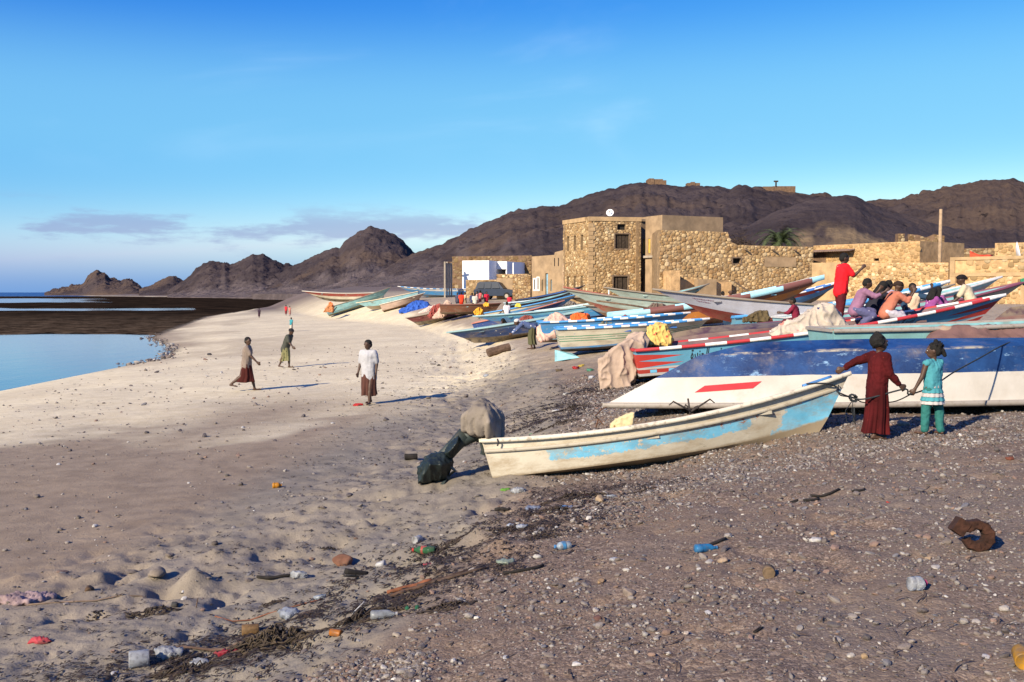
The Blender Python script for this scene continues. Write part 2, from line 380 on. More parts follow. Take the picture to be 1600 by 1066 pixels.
def build_ground():
    kk = np.linspace(-1, 1, 560); kk = np.sign(kk) * (0.55 * np.abs(kk) + 0.45 * np.abs(kk) ** 4)
    rr = np.concatenate([np.geomspace(4.3, 7.5, 30)[:-1], np.geomspace(7.5, 40, 560)[:-1], np.geomspace(40, 2600, 250)]); nk, nr = len(kk), len(rr)
    K, Y = np.meshgrid(kk, rr); X = K * Y; Y = Y - 4.0
    x = X.ravel(); y = Y.ravel(); z = hgt(x, y)
    V = np.stack([x, y, z], 1)
    i = np.arange(nr - 1)[:, None] * nk + np.arange(nk - 1)[None]
    F = np.stack([i, i + 1, i + 1 + nk, i + nk], -1).reshape(-1, 4)
    xs, xt = shore(y), toe(y); q = (x - xs) / (xt - xs); s = x - xt
    reef = (1 - sstep(q, -0.02, 0.05)) * (y > 60)
    yf = np.interp(x, FAR_X, FAR_Y); reef = reef * (1 - sstep(y - yf, -4, 8))
    # paler sand on the open beach, greyer nearby; browner strip beside the dune foot
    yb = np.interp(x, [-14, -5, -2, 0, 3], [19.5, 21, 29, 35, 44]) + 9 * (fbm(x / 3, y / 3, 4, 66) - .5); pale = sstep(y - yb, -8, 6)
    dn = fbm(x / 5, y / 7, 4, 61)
    browner = np.exp(-((s + 5.2 + 3.0 * (dn - 0.5)) / 1.9) ** 2) * sstep(y, 6, 12) * (1 - sstep(y, 26, 33)) * 0.8
    browner = np.maximum(browner, (1 - sstep(s + 0.9 * (dn - .5), -3.0, -1.6)) * (1 - sstep(y - yb, -1, 2)) * sstep(y, 8.5, 11) * 0.9)
    browner = np.maximum(browner, 0.8 * (1 - sstep(q, 0.03, 0.22)) * sstep(y, 40, 60) * sstep(dn, 0.3, 0.6))  # wet sand along the waterline
    browner = np.maximum(browner, 0.35 * sstep(dn, 0.52, 0.62) * sstep(y, 40, 55) * (1 - sstep(q, 0.3, 0.8)))
    inland = np.maximum(sstep(y, 125, 190) * sstep(q, 0.25, 0.6), sstep(y - yf, 5, 40))
    o = npmesh('beach_ground', V, F, GROUND_MAT, smooth=True, attrs=dict(gravel=gravel_w(x, y) * (1 - inland), reef=reef, pale=pale, browner=browner, inland=inland, trodden=sstep(y, 24, 36), reefnear=1 - sstep(y, 95, 190)))
    return kind(o, 'structure')
build_ground()

# ================================================================ water
def water_material(name, tint, bumps, rough):
    n = NT(name); co = n.co('Object')
    h = n.math('ADD', n.noise(bumps[0], 4, 0.6, stretch=(1, 0.35, 1)), n.math('MULTIPLY', n.noise(bumps[0] * 6, 3, 0.6, stretch=(1, 0.4, 1)), 0.35))
    m = n.out(tint, rough, n.bump(h, bumps[1], bumps[2])); n.b.inputs['IOR'].default_value = 1.33; n.b.inputs['Specular IOR Level'].default_value = 0.5
    return m
def sheet(name, pts, z, mat):
    mb = MB(); mb.add([(x, y, z) for x, y in pts], [tuple(range(len(pts)))]); return kind(mb.build(name, mat), 'structure')
sheet('tidal_water', [(-900, 15), (-10, 15), (-10, 120), (-30, 950), (-900, 950)], 0.0, water_material('shallow_water', (0.02, 0.07, 0.13), (0.7, 0.22, 0.05), 0.08))
sheet('open_sea', [(-40000, 950), (-40, 950), (-40, 2500), (2000, 50000), (-40000, 50000)], -0.02, water_material('sea_water', (0.02, 0.07, 0.20), (0.05, 0.9, 3.0), 0.45))

# ================================================================ hills
def hill_material(name, a, b, patch=None, patchcol=(0.125, 0.100, 0.098)):
    n = NT(name)
    c = n.mix(n.rng(n.noise(0.02, 8, 0.7), 0.35, 0.65), a, b)
    c = n.mix(n.rng(n.noise(0.006, 5, 0.6), 0.48, 0.62), c, (0.082, 0.058, 0.046))
    c = n.mix(n.rng(n.noise(0.12, 5, 0.75), 0.58, 0.68), c, tuple(k * 0.45 for k in a))
    c = n.mix(n.math('MULTIPLY', n.rng(n.noise(0.3, 3, 0.7), 0.66, 0.72), 0.4), c, (0.10, 0.08, 0.07))
    c = n.mix(n.attr('sandy'), c, n.mix(n.rng(n.noise(0.05, 6, 0.7), 0.35, 0.65), tuple(k * 0.6 for k in patchcol), patchcol))
    h = n.math('ADD', n.noise(0.05, 8, 0.7), n.math('MULTIPLY', n.noise(0.4, 5, 0.7), 0.25))
    return n.out(c, 0.95, n.bump(h, 0.6, 4.5), spec=0.05)
HILL = hill_material('dark_rock', (0.036, 0.028, 0.030), (0.066, 0.051, 0.051))
SPUR = hill_material('spur_rock', (0.036, 0.028, 0.030), (0.066, 0.051, 0.051), None, (0.20, 0.145, 0.09))
def skirt_sand(U, RR): return sstep(fbm(U / 25, RR * 6, 4, 13) * .5 + (0.72 - RR), 0.32, 0.62)
def hill(name, prof, dist, front, back=0.5, rough=1.0, seed=1, jag=0.0, z0=2.0, power=1.35, sandy=None, patchcol=(0.2, 0.16, 0.12), mat=None, nr=110, step=3.0):
    """a ridge seen from the beach: crest line of the given bearings and heights at its real distance, falling to the plain in front and behind"""
    us = np.arange(prof[0][0], prof[-1][0] + 1, step)
    vtop = np.interp(us, [p[0] for p in prof], [p[1] for p in prof])
    D = np.interp(us, [d[0] for d in dist], [d[1] for d in dist])
    Fd = np.interp(us, [d[0] for d in front], [d[1] for d in front])
    zr = np.array([P(u, v, d).z for u, v, d in zip(us, vtop, D)])
    r = np.concatenate([np.linspace(0, 1, nr), np.linspace(1, 2, nr // 2)[1:]])
    U, RR = np.meshgrid(us, r); Dm = np.broadcast_to(D, U.shape); Fm = np.broadcast_to(Fd, U.shape); Z = np.broadcast_to(zr, U.shape)
    Yd = np.where(RR <= 1, Fm + (Dm - Fm) * RR, Dm + (RR - 1) * back * (Dm - Fm) * 1.6)
    X = (U - 800) / 1600 * Yd
    sh = np.where(RR <= 1, RR ** power, np.maximum(0, 2 - RR) ** 0.9)
    sc = 120.0
    g = 1 - np.abs(2 * fbm(X / sc + 0.3 * Yd / sc, Yd / (sc * 1.5), 5, seed) - 1)
    n2 = fbm(X / 30, Yd / 30, 5, seed + 9, 0.6) - 0.5
    env = np.clip(np.minimum(RR * 1.4, 1), 0, 1) * np.where(RR <= 1, np.clip(4 * (1 - RR), 0, 1), np.clip(4 * (RR - 1), 0, 1))
    hz = (Z - z0)
    z = z0 + hz * sh + hz * env * rough * (0.26 * (g - 0.78)) + hz * rough * 0.06 * n2 * np.clip(RR * 3, 0, 1)
    gl = 1 - np.abs(2 * fbm(U / 13 + 1.6 * n2, RR * 2.2 + U / 90, 4, seed + 21) - 1)
    z = z - hz * env * rough * 0.022 * (gl ** 2 - 0.3)
    z = z + jag * (np.abs(fbm(X / 9, Yd / 9, 4, seed + 4) - 0.5) * 2 - 0.3) * np.clip(RR * 2, 0, 1)
    z = np.where((RR < 0.02) | (RR > 1.98), z0 - 4, z)
    nu = len(us); nn = len(r)
    i = np.arange(nn - 1)[:, None] * nu + np.arange(nu - 1)[None]
    F = np.stack([i, i + 1, i + 1 + nu, i + nu], -1).reshape(-1, 4)
    sd = np.zeros(U.size) if sandy is None else sandy(U, RR).ravel()
    return kind(npmesh(name, np.stack([X.ravel(), Yd.ravel(), z.ravel()], 1), F, mat or HILL, smooth=True, attrs=dict(sandy=sd)), 'structure')
hill('headland_hill', [(70, 459), (80, 455), (100, 449), (118, 446), (130, 443), (140, 430), (152, 421), (158, 424), (165, 426), (172, 434), (182, 436), (190, 438), (198, 435), (208, 438), (215, 443), (222, 449), (232, 455)],
     [(70, 1300), (240, 1150)], [(70, 1180), (240, 1000)], 0.6, 0.8, 3, 5.0, 0.5, 0.8, step=1.0, nr=60)
hill('low_headland_hill', [(218, 453), (235, 446), (250, 439), (262, 432), (272, 430), (285, 437), (296, 441), (310, 446), (330, 452)], [(218, 1050), (330, 1000)], [(218, 900), (330, 850)], 0.6, 0.8, 8, 3.5, 0.5, 0.9, step=1.0, nr=60)
hill('rocky_hill', [(262, 455), (285, 440), (300, 432), (308, 418), (314, 415), (320, 410), (328, 407), (340, 410), (348, 411), (352, 409), (360, 414), (366, 412), (385, 402), (396, 396), (404, 398), (412, 396), (420, 402), (430, 405), (445, 412), (452, 410), (458, 417), (480, 428), (520, 440), (560, 448)],
     [(262, 900), (560, 820)], [(262, 700), (400, 560), (560, 480)], 0.6, 0.9, 13, 4.0, 0.6, 1.7, step=1.5, sandy=skirt_sand)
hill('domed_hill', [(395, 452), (430, 432), (452, 418), (470, 411), (490, 400), (505, 394), (520, 386), (532, 386), (537, 378), (548, 369), (560, 362), (570, 357), (580, 355), (590, 356), (605, 360), (618, 366), (628, 374), (637, 383), (645, 394), (665, 402), (700, 415), (760, 435)],
     [(395, 760), (760, 700)], [(395, 520), (560, 330), (760, 260)], 0.6, 0.9, 23, 3.5, 3.0, 2.0, step=1.5, sandy=skirt_sand)
hill('long_mountain', [(560, 430), (600, 415), (645, 397), (680, 386), (720, 366), (760, 347), (800, 331), (826, 325), (850, 321), (872, 322), (905, 310), (950, 295), (985, 287), (1000, 285), (1010, 286), (1040, 287), (1065, 292), (1090, 289), (1140, 293), (1152, 287), (1160, 287), (1175, 291), (1195, 295), (1243, 301), (1290, 303), (1330, 311), (1350, 313), (1400, 309), (1440, 301), (1490, 289), (1540, 279), (1575, 277), (1600, 281), (1700, 300), (1850, 340), (2000, 380)],
     [(560, 640), (800, 600), (1200, 560), (2000, 640)], [(560, 240), (800, 190), (1200, 170), (2000, 170)], 0.5, 1.0, 31, 3.0, 3.2, 1.25, step=2.5, nr=170, sandy=lambda U, RR: skirt_sand(U, RR) * (1 - sstep(U, 700, 900)))
hill('sandy_spur_hill', [(1080, 398), (1120, 376), (1150, 360), (1185, 342), (1215, 327), (1250, 316), (1290, 309), (1318, 303), (1335, 305), (1350, 314), (1380, 326), (1420, 338), (1470, 352), (1540, 372), (1620, 392)],
     [(1080, 330), (1620, 360)], [(1080, 200), (1620, 200)], 0.6, 0.7, 47, 1.5, 3.4, 1.15, step=2.5,
     mat=SPUR, sandy=lambda U, RR: sstep(fbm(U / 60, RR * 3, 4, 3) + 0.30 * np.exp(-((U - 1290) / 95) ** 2) - 0.55 * sstep(RR, 0.62, 0.95), 0.52, 0.72), patchcol=(0.30, 0.215, 0.13))

# ================================================================ pebbles, shells and wrack
def scatter_points(N, ylo, yhi, keep):
    out = []
    n = 0
    while n < N:
        y = np.exp(RNG.uniform(np.log(ylo + 2), np.log(yhi + 2), 60000)) - 2
        x = RNG.uniform(-0.66, 0.66, y.size) * (y + 1.5)
        k = RNG.random(y.size) < keep(x, y)
        out.append(np.stack([x[k], y[k]], 1)); n += int(k.sum())
    p = np.concatenate(out)[:N]; return p[:, 0], p[:, 1]
def gn_instances(o, mat, shape='stone'):
    ng = bpy.data.node_groups.new('scatter_' + o.name, 'GeometryNodeTree')
    ng.interface.new_socket('Geometry', in_out='INPUT', socket_type='NodeSocketGeometry'); ng.interface.new_socket('Geometry', in_out='OUTPUT', socket_type='NodeSocketGeometry')
    N = ng.nodes; L = ng.links; gi = N.new('NodeGroupInput'); go = N.new('NodeGroupOutput')
    ico = N.new('GeometryNodeMeshIcoSphere'); ico.inputs['Radius'].default_value = 1; ico.inputs['Subdivisions'].default_value = 2
    nz = N.new('ShaderNodeTexNoise'); nz.inputs['Scale'].default_value = 1.1; pos = N.new('GeometryNodeInputPosition'); L.new(pos.outputs[0], nz.inputs['Vector'])
    sub = N.new('ShaderNodeVectorMath'); sub.operation = 'SUBTRACT'; L.new(nz.outputs['Color'], sub.inputs[0]); sub.inputs[1].default_value = (.5, .5, .5)
    sc = N.new('ShaderNodeVectorMath'); sc.operation = 'SCALE'; L.new(sub.outputs[0], sc.inputs[0]); sc.inputs['Scale'].default_value = 0.9
    sp = N.new('GeometryNodeSetPosition'); L.new(ico.outputs[0], sp.inputs[0]); L.new(sc.outputs[0], sp.inputs['Offset'])
    sm = N.new('GeometryNodeSetMaterial'); sm.inputs['Material'].default_value = mat; L.new(sp.outputs[0], sm.inputs[0])
    def na(nm, t):
        a = N.new('GeometryNodeInputNamedAttribute'); a.data_type = t; a.inputs[0].default_value = nm; return a.outputs[0]
    ip = N.new('GeometryNodeInstanceOnPoints'); L.new(gi.outputs[0], ip.inputs['Points']); L.new(sm.outputs[0], ip.inputs['Instance'])
    L.new(na('siz', 'FLOAT_VECTOR'), ip.inputs['Scale']); er = N.new('FunctionNodeEulerToRotation'); L.new(na('rot', 'FLOAT_VECTOR'), er.inputs[0]); L.new(er.outputs[0], ip.inputs['Rotation'])
    L.new(ip.outputs[0], go.inputs[0])
    md = o.modifiers.new('scatter', 'NODES'); md.node_group = ng
def stone_cloud(name, label, cat, x, y, size, sink=0.25):
    n = len(x); z = hgt(x, y)
    sx = size * RNG.uniform(0.7, 1.5, n); sy = size * RNG.uniform(0.6, 1.1, n); sz = size * RNG.uniform(0.35, 0.75, n)
    me = bpy.data.meshes.new(name); me.vertices.add(n)
    me.vertices.foreach_set('co', np.stack([x, y, z + sz * (1 - 2 * sink)], 1).astype(np.float32).ravel())
    for nm, a in (('siz', np.stack([sx, sy, sz], 1)), ('rot', np.stack([RNG.uniform(-.5, .5, n), RNG.uniform(-.5, .5, n), RNG.uniform(0, 6.28, n)], 1))):
        at = me.attributes.new(nm, 'FLOAT_VECTOR', 'POINT'); at.data.foreach_set('vector', a.astype(np.float32).ravel())
    pal = np.array([(0.13, 0.11, 0.105), (0.20, 0.165, 0.145), (0.27, 0.235, 0.21), (0.36, 0.325, 0.29), (0.50, 0.47, 0.43), (0.26, 0.17, 0.13), (0.17, 0.165, 0.18), (0.62, 0.60, 0.56)])
    pr = np.array([.22, .26, .20, .12, .04, .10, .05, .01]); pick = RNG.choice(len(pal), n, p=pr)
    c = np.ones((n, 4), np.float32); c[:, :3] = pal[pick] * RNG.uniform(0.55, 0.9, (n, 1))
    at = me.attributes.new('tint', 'FLOAT_COLOR', 'POINT'); at.data.foreach_set('color', c.ravel())
    o = finish(name, me, None); gn_instances(o, PEBBLE); kind(o, 'stuff'); o['label'] = label; o['category'] = cat; return o
def pebble_mat():
    n = NT('pebble'); c = n.attr('tint', 'Color', 'INSTANCER')
    c = n.mix(n.math('MULTIPLY', n.rng(n.noise(2.2, 4), 0.4, 0.7), 0.35), c, (0.12, 0.10, 0.09))
    return n.out(c, 0.75, n.bump(n.noise(5, 3), 0.3, 0.1), spec=0.3)
PEBBLE = pebble_mat()
x, y = scatter_points(70000, 3.0, 22, lambda x, y: gravel_w(x, y) * (0.35 + 0.65 * sstep(fbm(x / 1.1, y / 1.1, 3, 71), 0.38, 0.6)))
stone_cloud('beach_gravel', 'mixed small gravel covering the upper beach', 'gravel', x, y, np.clip(RNG.lognormal(-5.05, 0.62, len(x)), 0.003, 0.036) * np.interp(y, [3, 10, 22], [0.8, 1.0, 1.5]))
# whiter bands of shell and pebble below and behind the boats
def band(x, y):
    a = np.exp(-((x - (y - 12.0) * 1.6 - 3.0) / 1.2) ** 2) * (y < 13.2) * (x > 0.6)       # along the near boat
    b = np.exp(-((x - 1.9 - 0.05 * (y - 16)) / 1.1) ** 2) * (y > 13) * (y < 27)             # gravel bank between boats
    c = np.exp(-((y - 6.35 + 0.1 * x) / 0.35) ** 2) * (x > -2.6) * (x < -0.5)
    d = (x > 2.5) * (y > 12.0) * (y < 14.6) * 0.8
    return np.clip(np.maximum.reduce([a, b, c, d]), 0, 1) * sstep(gravel_w(x, y), 0.15, 0.5)
x, y = scatter_points(24000, 5.0, 27, band)
stone_cloud('shell_shingle', 'pale shingle and shell banked up round the boats', 'shingle', x, y, np.clip(RNG.lognormal(-4.45, 0.42, len(x)), 0.006, 0.036) * np.interp(y, [5, 12, 25], [0.85, 0.95, 1.4]))
x, y = scatter_points(2500, 5.0, 60, lambda x, y: (1 - gravel_w(x, y)) * sstep(x - shore(y), 0.5, 4) * 0.5)
stone_cloud('beach_shells', 'small stones and shells strewn thinly over the sand', 'shells', x, y, np.clip(RNG.lognormal(-4.4, 0.5, len(x)), 0.006, 0.045) * np.interp(y, [5, 15, 40], [0.8, 1.3, 2.2]))
def shore_rocks(x, y):
    return np.exp(-((x - shore(y) + 0.3) / 0.7) ** 2) * sstep(y, 48, 56) * (1 - sstep(y, 80, 90))
x, y = scatter_points(500, 45, 90, shore_rocks)
o = stone_cloud('shore_stones', 'dark wet stones along the edge of the tidal pool', 'stones', x, y, np.clip(RNG.lognormal(-2.9, 0.5, len(x)), 0.03, 0.17))

def flakes(name, label, cat, x, y, ln, wd, mat, curl=0.5, lift=0.006):
    """scraps lying on the ground: bent strips of three quads with thickness from their curl"""
    n = len(x); a = RNG.uniform(0, math.pi, n) * 0.5 + RNG.uniform(-0.5, 0.5, n); z = hgt(x, y)
    seg = 4; V = np.zeros((n, (seg + 1) * 2, 3)); bend = RNG.uniform(-0.8, 0.8, n)
    arch = RNG.uniform(0.0, 0.35, n) * curl
    for i in range(seg + 1):
        t = i / seg - 0.5; ang = a + bend * t
        cx = x + np.cos(ang) * ln * t; cy = y + np.sin(ang) * ln * t; h = arch * ln * (1 - 4 * t * t) + lift + RNG.uniform(0, 0.5, n) * wd * 0.6
        w = wd * (1 - 1.7 * abs(t) ** 2 * RNG.uniform(0.5, 1.3, n))
        for s_, k in ((-1, 0), (1, 1)):
            V[:, i * 2 + k, 0] = cx - np.sin(ang) * w * s_ * 0.5; V[:, i * 2 + k, 1] = cy + np.cos(ang) * w * s_ * 0.5
            V[:, i * 2 + k, 2] = z + h + s_ * RNG.uniform(-0.35, 0.35, n) * w + 0.004
    m = (seg + 1) * 2; f = np.array([(2 * i, 2 * i + 2, 2 * i + 3, 2 * i + 1) for i in range(seg)])
    F = (np.arange(n)[:, None, None] * m + f[None]).reshape(-1, 4)
    o = npmesh(name, V.reshape(-1, 3), F, mat, smooth=True); kind(o, 'stuff'); o['label'] = label; o['category'] = cat; return o
WEED = M((0.035, 0.024, 0.016), 0.7, 0.5, 9, 0.3, 60)
TWIG = M((0.09, 0.06, 0.04), 0.85, 0.5, 12, 0.3, 60)
_wx = [G(u, v) for u, v in ((150, 1066), (290, 1040), (400, 1005), (500, 965), (620, 940), (640, 890), (700, 900), (690, 860), (810, 825), (850, 800), (930, 770), (860, 700), (850, 660), (850, 640), (930, 610), (880, 590))]
def wrack(x, y):
    d = np.zeros_like(x)
    for p in _wx: d = np.maximum(d, np.exp(-(((x - p.x) / (0.45 + 0.02 * p.y)) ** 2 + ((y - p.y) / (0.22 + 0.035 * p.y)) ** 2)))
    return d * (0.3 + 0.7 * sstep(fbm(x / 0.4, y / 0.4, 3, 81), 0.42, 0.6))
x, y = scatter_points(9000, 4.5, 26, wrack)
sc = np.interp(y, [5, 12, 25], [0.8, 1.1, 1.8])
flakes('seaweed_wrack', 'dark dried seaweed strewn along the tide line', 'seaweed', x, y, RNG.uniform(0.02, 0.10, len(x)) * sc, RNG.uniform(0.006, 0.022, len(x)) * sc, WEED)
x, y = scatter_points(900, 4.5, 24, lambda x, y: np.maximum(wrack(x, y), 0.12 * gravel_w(x, y)))
flakes('twig_litter', 'thin twigs and bark bits lying among the seaweed', 'twigs', x, y, RNG.uniform(0.05, 0.25, len(x)), RNG.uniform(0.004, 0.012, len(x)), TWIG, 0.3)
x, y = scatter_points(4200, 5.5, 45, lambda x, y: (1 - gravel_w(x, y)) * sstep(x - toe(y), -3.2, -1.0) * (0.25 + 0.75 * sstep(fbm(x / 0.7, y / 0.7, 3, 91), 0.45, 0.6)) + 0.03 * (y > 18))
sc = np.interp(y, [5, 12, 25, 45], [0.7, 1.0, 1.5, 2.4])
flakes('leaf_litter', 'scattered dark leaf scraps over the trodden sand', 'litter', x, y, RNG.uniform(0.02, 0.075, len(x)) * sc, RNG.uniform(0.008, 0.02, len(x)) * sc, WEED, 0.4)
# ================================================================ buildings
def stone_mat(name='wall_stones'):
    n = NT(name); c = n.attr('col', 'Color')
    c = n.mix(n.math('MULTIPLY', n.rng(n.noise(5, 5, 0.6), 0.35, 0.7), 0.45), c, (0.20, 0.135, 0.075))
    return n.out(c, 0.9, n.bump(n.noise(14, 4, 0.6), 0.5, 0.04), spec=0.1)
STONES = stone_mat()
MORTAR = M((0.24, 0.165, 0.095), 0.95, 0.3, 3.0, 0.5, 12, 0.04, spec=0.1)
PLASTER = M((0.29, 0.205, 0.125), 0.95, 0.2, 1.3, 0.35, 9, 0.03, dirt=0.6, dirtcol=(0.17, 0.125, 0.085), spec=0.1)
PLASTER2 = M((0.25, 0.175, 0.108), 0.95, 0.22, 1.1, 0.35, 9, 0.03, dirt=0.5, dirtcol=(0.14, 0.10, 0.07), spec=0.1)
MUD = M((0.44, 0.285, 0.145), 0.95, 0.25, 2.0, 0.6, 5, 0.06, dirt=0.4, dirtcol=(0.24, 0.16, 0.09), spec=0.1)
MUDPALE = M((0.37, 0.255, 0.14), 0.95, 0.18, 1.5, 0.5, 6, 0.05, dirt=0.4, dirtcol=(0.30, 0.21, 0.12), spec=0.1)
DARKWALL = M((0.15, 0.095, 0.06), 0.95, 0.3, 1.6, 0.6, 6, 0.06, dirt=0.4, dirtcol=(0.08, 0.055, 0.04), spec=0.1)
WHITEWASH = M((0.72, 0.72, 0.74), 0.9, 0.06, 1.2, 0.2, 10, 0.02, dirt=0.15, spec=0.1)
CONCRETE = M((0.30, 0.26, 0.21), 0.95, 0.15, 2.0, 0.3, 12, 0.02, spec=0.1)
WOOD = M((0.14, 0.10, 0.07), 0.9, 0.35, 6, 0.4, 30, spec=0.1)
DARKWOOD = M((0.045, 0.034, 0.026), 0.9, 0.35, 6, 0.4, 30, spec=0.1)
YELLOW = M((0.50, 0.33, 0.07), 0.8, 0.2, 5, 0.2, 30)
TURQ = M((0.20, 0.42, 0.46), 0.8, 0.2, 5, 0.2, 30, dirt=0.3)
BLUEDOOR = M((0.17, 0.33, 0.46), 0.8, 0.2, 5, 0.2, 30, dirt=0.3)
BLACKHOLE = M((0.02, 0.017, 0.015), 0.95, 0.2, 5, 0.0)
class Wall:
    """an upright wall between two ground points, seen face on its -normal side; openings are (a0,a1,z0,z1) along it, in metres"""
    def __init__(s, a, b, z0, z1, th=0.4, openings=(), top=None):
        s.a = Vector((a[0], a[1], 0)); s.b = Vector((b[0], b[1], 0)); d = s.b - s.a; s.L = d.length; s.d = d.normalized()
        s.n = Vector((s.d.y, -s.d.x, 0)); s.z0 = z0; s.z1 = z1; s.th = th; s.op = list(openings); s.top = top
    def pt(s, a, z, o=0.0): p = s.a + s.d * a + s.n * o; return Vector((p.x, p.y, z))
    def mesh(s, mb=None):
        mb = mb or MB()
        A = sorted({0.0, s.L, *[o[0] for o in s.op], *[o[1] for o in s.op]} | ({p[0] for p in s.top} if s.top else set()))
        Z = sorted({s.z0, s.z1, *[o[2] for o in s.op], *[o[3] for o in s.op]})
        A = [a for a in A if 0 <= a <= s.L]
        solid = {}
        for i in range(len(A) - 1):
            for j in range(len(Z) - 1):
                ca, cz = (A[i] + A[i + 1]) / 2, (Z[j] + Z[j + 1]) / 2
                solid[i, j] = not any(o[0] < ca < o[1] and o[2] < cz < o[3] for o in s.op)
        def zt(a, z):
            if s.top and abs(z - s.z1) < 1e-6: return float(np.interp(a, [p[0] for p in s.top], [p[1] for p in s.top]))
            return z
        for (i, j), ok in solid.items():
            if not ok: continue
            a0, a1, z0, z1 = A[i], A[i + 1], Z[j], Z[j + 1]
            q = lambda a, z, o: s.pt(a, zt(a, z), o)
            f = [q(a0, z0, 0), q(a1, z0, 0), q(a1, z1, 0), q(a0, z1, 0)]; b = [q(a0, z0, -s.th), q(a1, z0, -s.th), q(a1, z1, -s.th), q(a0, z1, -s.th)]
            mb.add(f, [(0, 1, 2, 3)]); mb.add(b, [(3, 2, 1, 0)])
            for k, (di, dj) in enumerate(((0, -1), (1, 0), (0, 1), (-1, 0))):
                if not solid.get((i + di, j + dj), False):
                    e = (k, (k + 1) % 4); mb.add([f[e[0]], f[e[1]], b[e[1]], b[e[0]]], [(3, 2, 1, 0)])
        return mb
    def zmax(s, a): return float(np.interp(a, [p[0] for p in s.top], [p[1] for p in s.top])) if s.top else s.z1
    def inside_opening(s, a, z, m=0.05): return any(o[0] - m < a < o[1] + m and o[2] - m < z < o[3] + m for o in s.op)
def stones_on(walls, parent, size=0.27, prob=1.0, tone=1.0, skip=None, relief=0.06, pal=None):
    Vs, Fs, Cs = [], [], []; off = 0; nseg = 8
    pal = np.array(pal if pal is not None else [(0.50, 0.37, 0.22), (0.42, 0.29, 0.16), (0.60, 0.48, 0.32), (0.34, 0.225, 0.125), (0.55, 0.42, 0.26), (0.46, 0.34, 0.21), (0.66, 0.56, 0.41)])
    for w in walls:
        # dart throwing, large stones first, then smaller ones into the gaps
        cell = size; grid = {}; placed = []
        area = w.L * (w.z1 - w.z0); base_n = area / (size * size)
        for cls, mult in ((1.45, .8), (1.15, 4), (.9, 8), (.68, 10), (.5, 10)):
            for _ in range(int(base_n * mult)):
                rw = size * .5 * cls * RNG.uniform(.88, 1.12); rh = rw * RNG.uniform(.66, .95); ca = RNG.uniform(rw * .6, max(rw, w.L - rw * .6)); cz = RNG.uniform(w.z0, w.z1 - rh)
                if cz + rh * .85 > w.zmax(ca) or w.inside_opening(ca, cz, rw * .8) or (skip and skip(w, ca, cz)): continue
                gi, gj = int(ca / cell), int(cz / cell); ok = True
                for a_ in range(gi - 2, gi + 3):
                    for b_ in range(gj - 2, gj + 3):
                        for (x2, z2, w2, h2) in grid.get((a_, b_), ()):
                            if ((ca - x2) / (rw + w2)) ** 2 + ((cz - z2) / (rh + h2)) ** 2 < .86: ok = False; break
                        if not ok: break
                    if not ok: break
                if not ok: continue
                grid.setdefault((gi, gj), []).append((ca, cz, rw, rh)); placed.append((ca, cz, rw * 2.04, rh * 2.04))
        for ca, cz, sw, shh in placed:
            if RNG.random() > prob: continue
            c = pal[RNG.integers(len(pal))] * tone * RNG.uniform(0.62, 1.2) * np.array((.80, .73, .60))
            rad = RNG.uniform(0.84, 1.12, nseg); th = np.arange(nseg) * 2 * math.pi / nseg + RNG.uniform(0, 1); pr = relief * RNG.uniform(0.6, 1.3) * min(1.2, sw / size); ex = RNG.uniform(3.5, 9.0); p = []
            for sc_, o in ((1.0, 0.002), (0.88, pr * 0.75), (0.5, pr)):
                for k in range(nseg):
                    cs, sn = math.cos(th[k]), math.sin(th[k]); e = (abs(cs) ** ex + abs(sn) ** ex) ** (-1 / ex)
                    p.append(w.pt(ca + cs * e * sw * 0.47 * rad[k] * sc_, cz + sn * e * shh * 0.47 * rad[k] * sc_, o))
            Vs += [tuple(q) for q in p]
            for rr in range(2):
                for k in range(nseg):
                    i, j = off + rr * nseg + k, off + rr * nseg + (k + 1) % nseg
                    Fs.append((i, j, j + nseg, i + nseg))
            b = off + 2 * nseg
            Fs += [(b, b + 1, b + 2, b + 3), (b, b + 3, b + 4, b + 7), (b + 4, b + 5, b + 6, b + 7)]
            Cs += [c] * (3 * nseg); off += 3 * nseg
    o = npmesh('rubble_stones', Vs, Fs, STONES, parent, True, colattr=np.array(Cs)); return kind(o, 'stuff')
def wpart(name, w, a0, a1, z0, z1, o0, o1, mat, parent):
    """a slab set on a wall between the offsets o0 and o1 from its face"""
    mb = MB(); vs = [w.pt(a, z, o) for o in (o0, o1) for a, z in ((a0, z0), (a1, z0), (a1, z1), (a0, z1))]
    mb.add(vs, [(3, 2, 1, 0), (4, 5, 6, 7), (0, 1, 5, 4), (1, 2, 6, 5), (2, 3, 7, 6), (3, 0, 4, 7)]); return mb.build(name, mat, parent)
def window(w, op, parent, depth=0.18, mat=None, frame=None, fw=0.06, bars=0, sill=None, leaf=None):
    a0, a1, z0, z1 = op
    p = wpart('window', w, a0, a1, z0, z1, -w.th - 0.01, -depth - 0.06, mat or BLACKHOLE, parent)
    if frame:
        for (b0, b1, c0, c1) in ((a0 - fw, a0 + 0.01, z0 - fw, z1 + fw), (a1 - 0.01, a1 + fw, z0 - fw, z1 + fw), (a0 + .011, a1 - .011, z1 - 0.01, z1 + fw), (a0 + .011, a1 - .011, z0 - fw, z0 + 0.01)):
            wpart('frame', w, b0, b1, c0, c1, -0.05, 0.035, frame, p)
    if bars:
        for k in range(bars): x = a0 + (a1 - a0) * (k + 0.5) / bars; wpart('shutter', w, x - (a1 - a0) / bars * 0.42, x + (a1 - a0) / bars * 0.42, z0 + .03, z1 - .03, -depth - 0.02, -depth + 0.02, leaf or DARKWOOD, p)
    if sill: wpart('sill', w, a0 - .1, a1 + .1, z0 - .1, z0 - 0.012, -0.05, 0.07, sill, p)
    return p
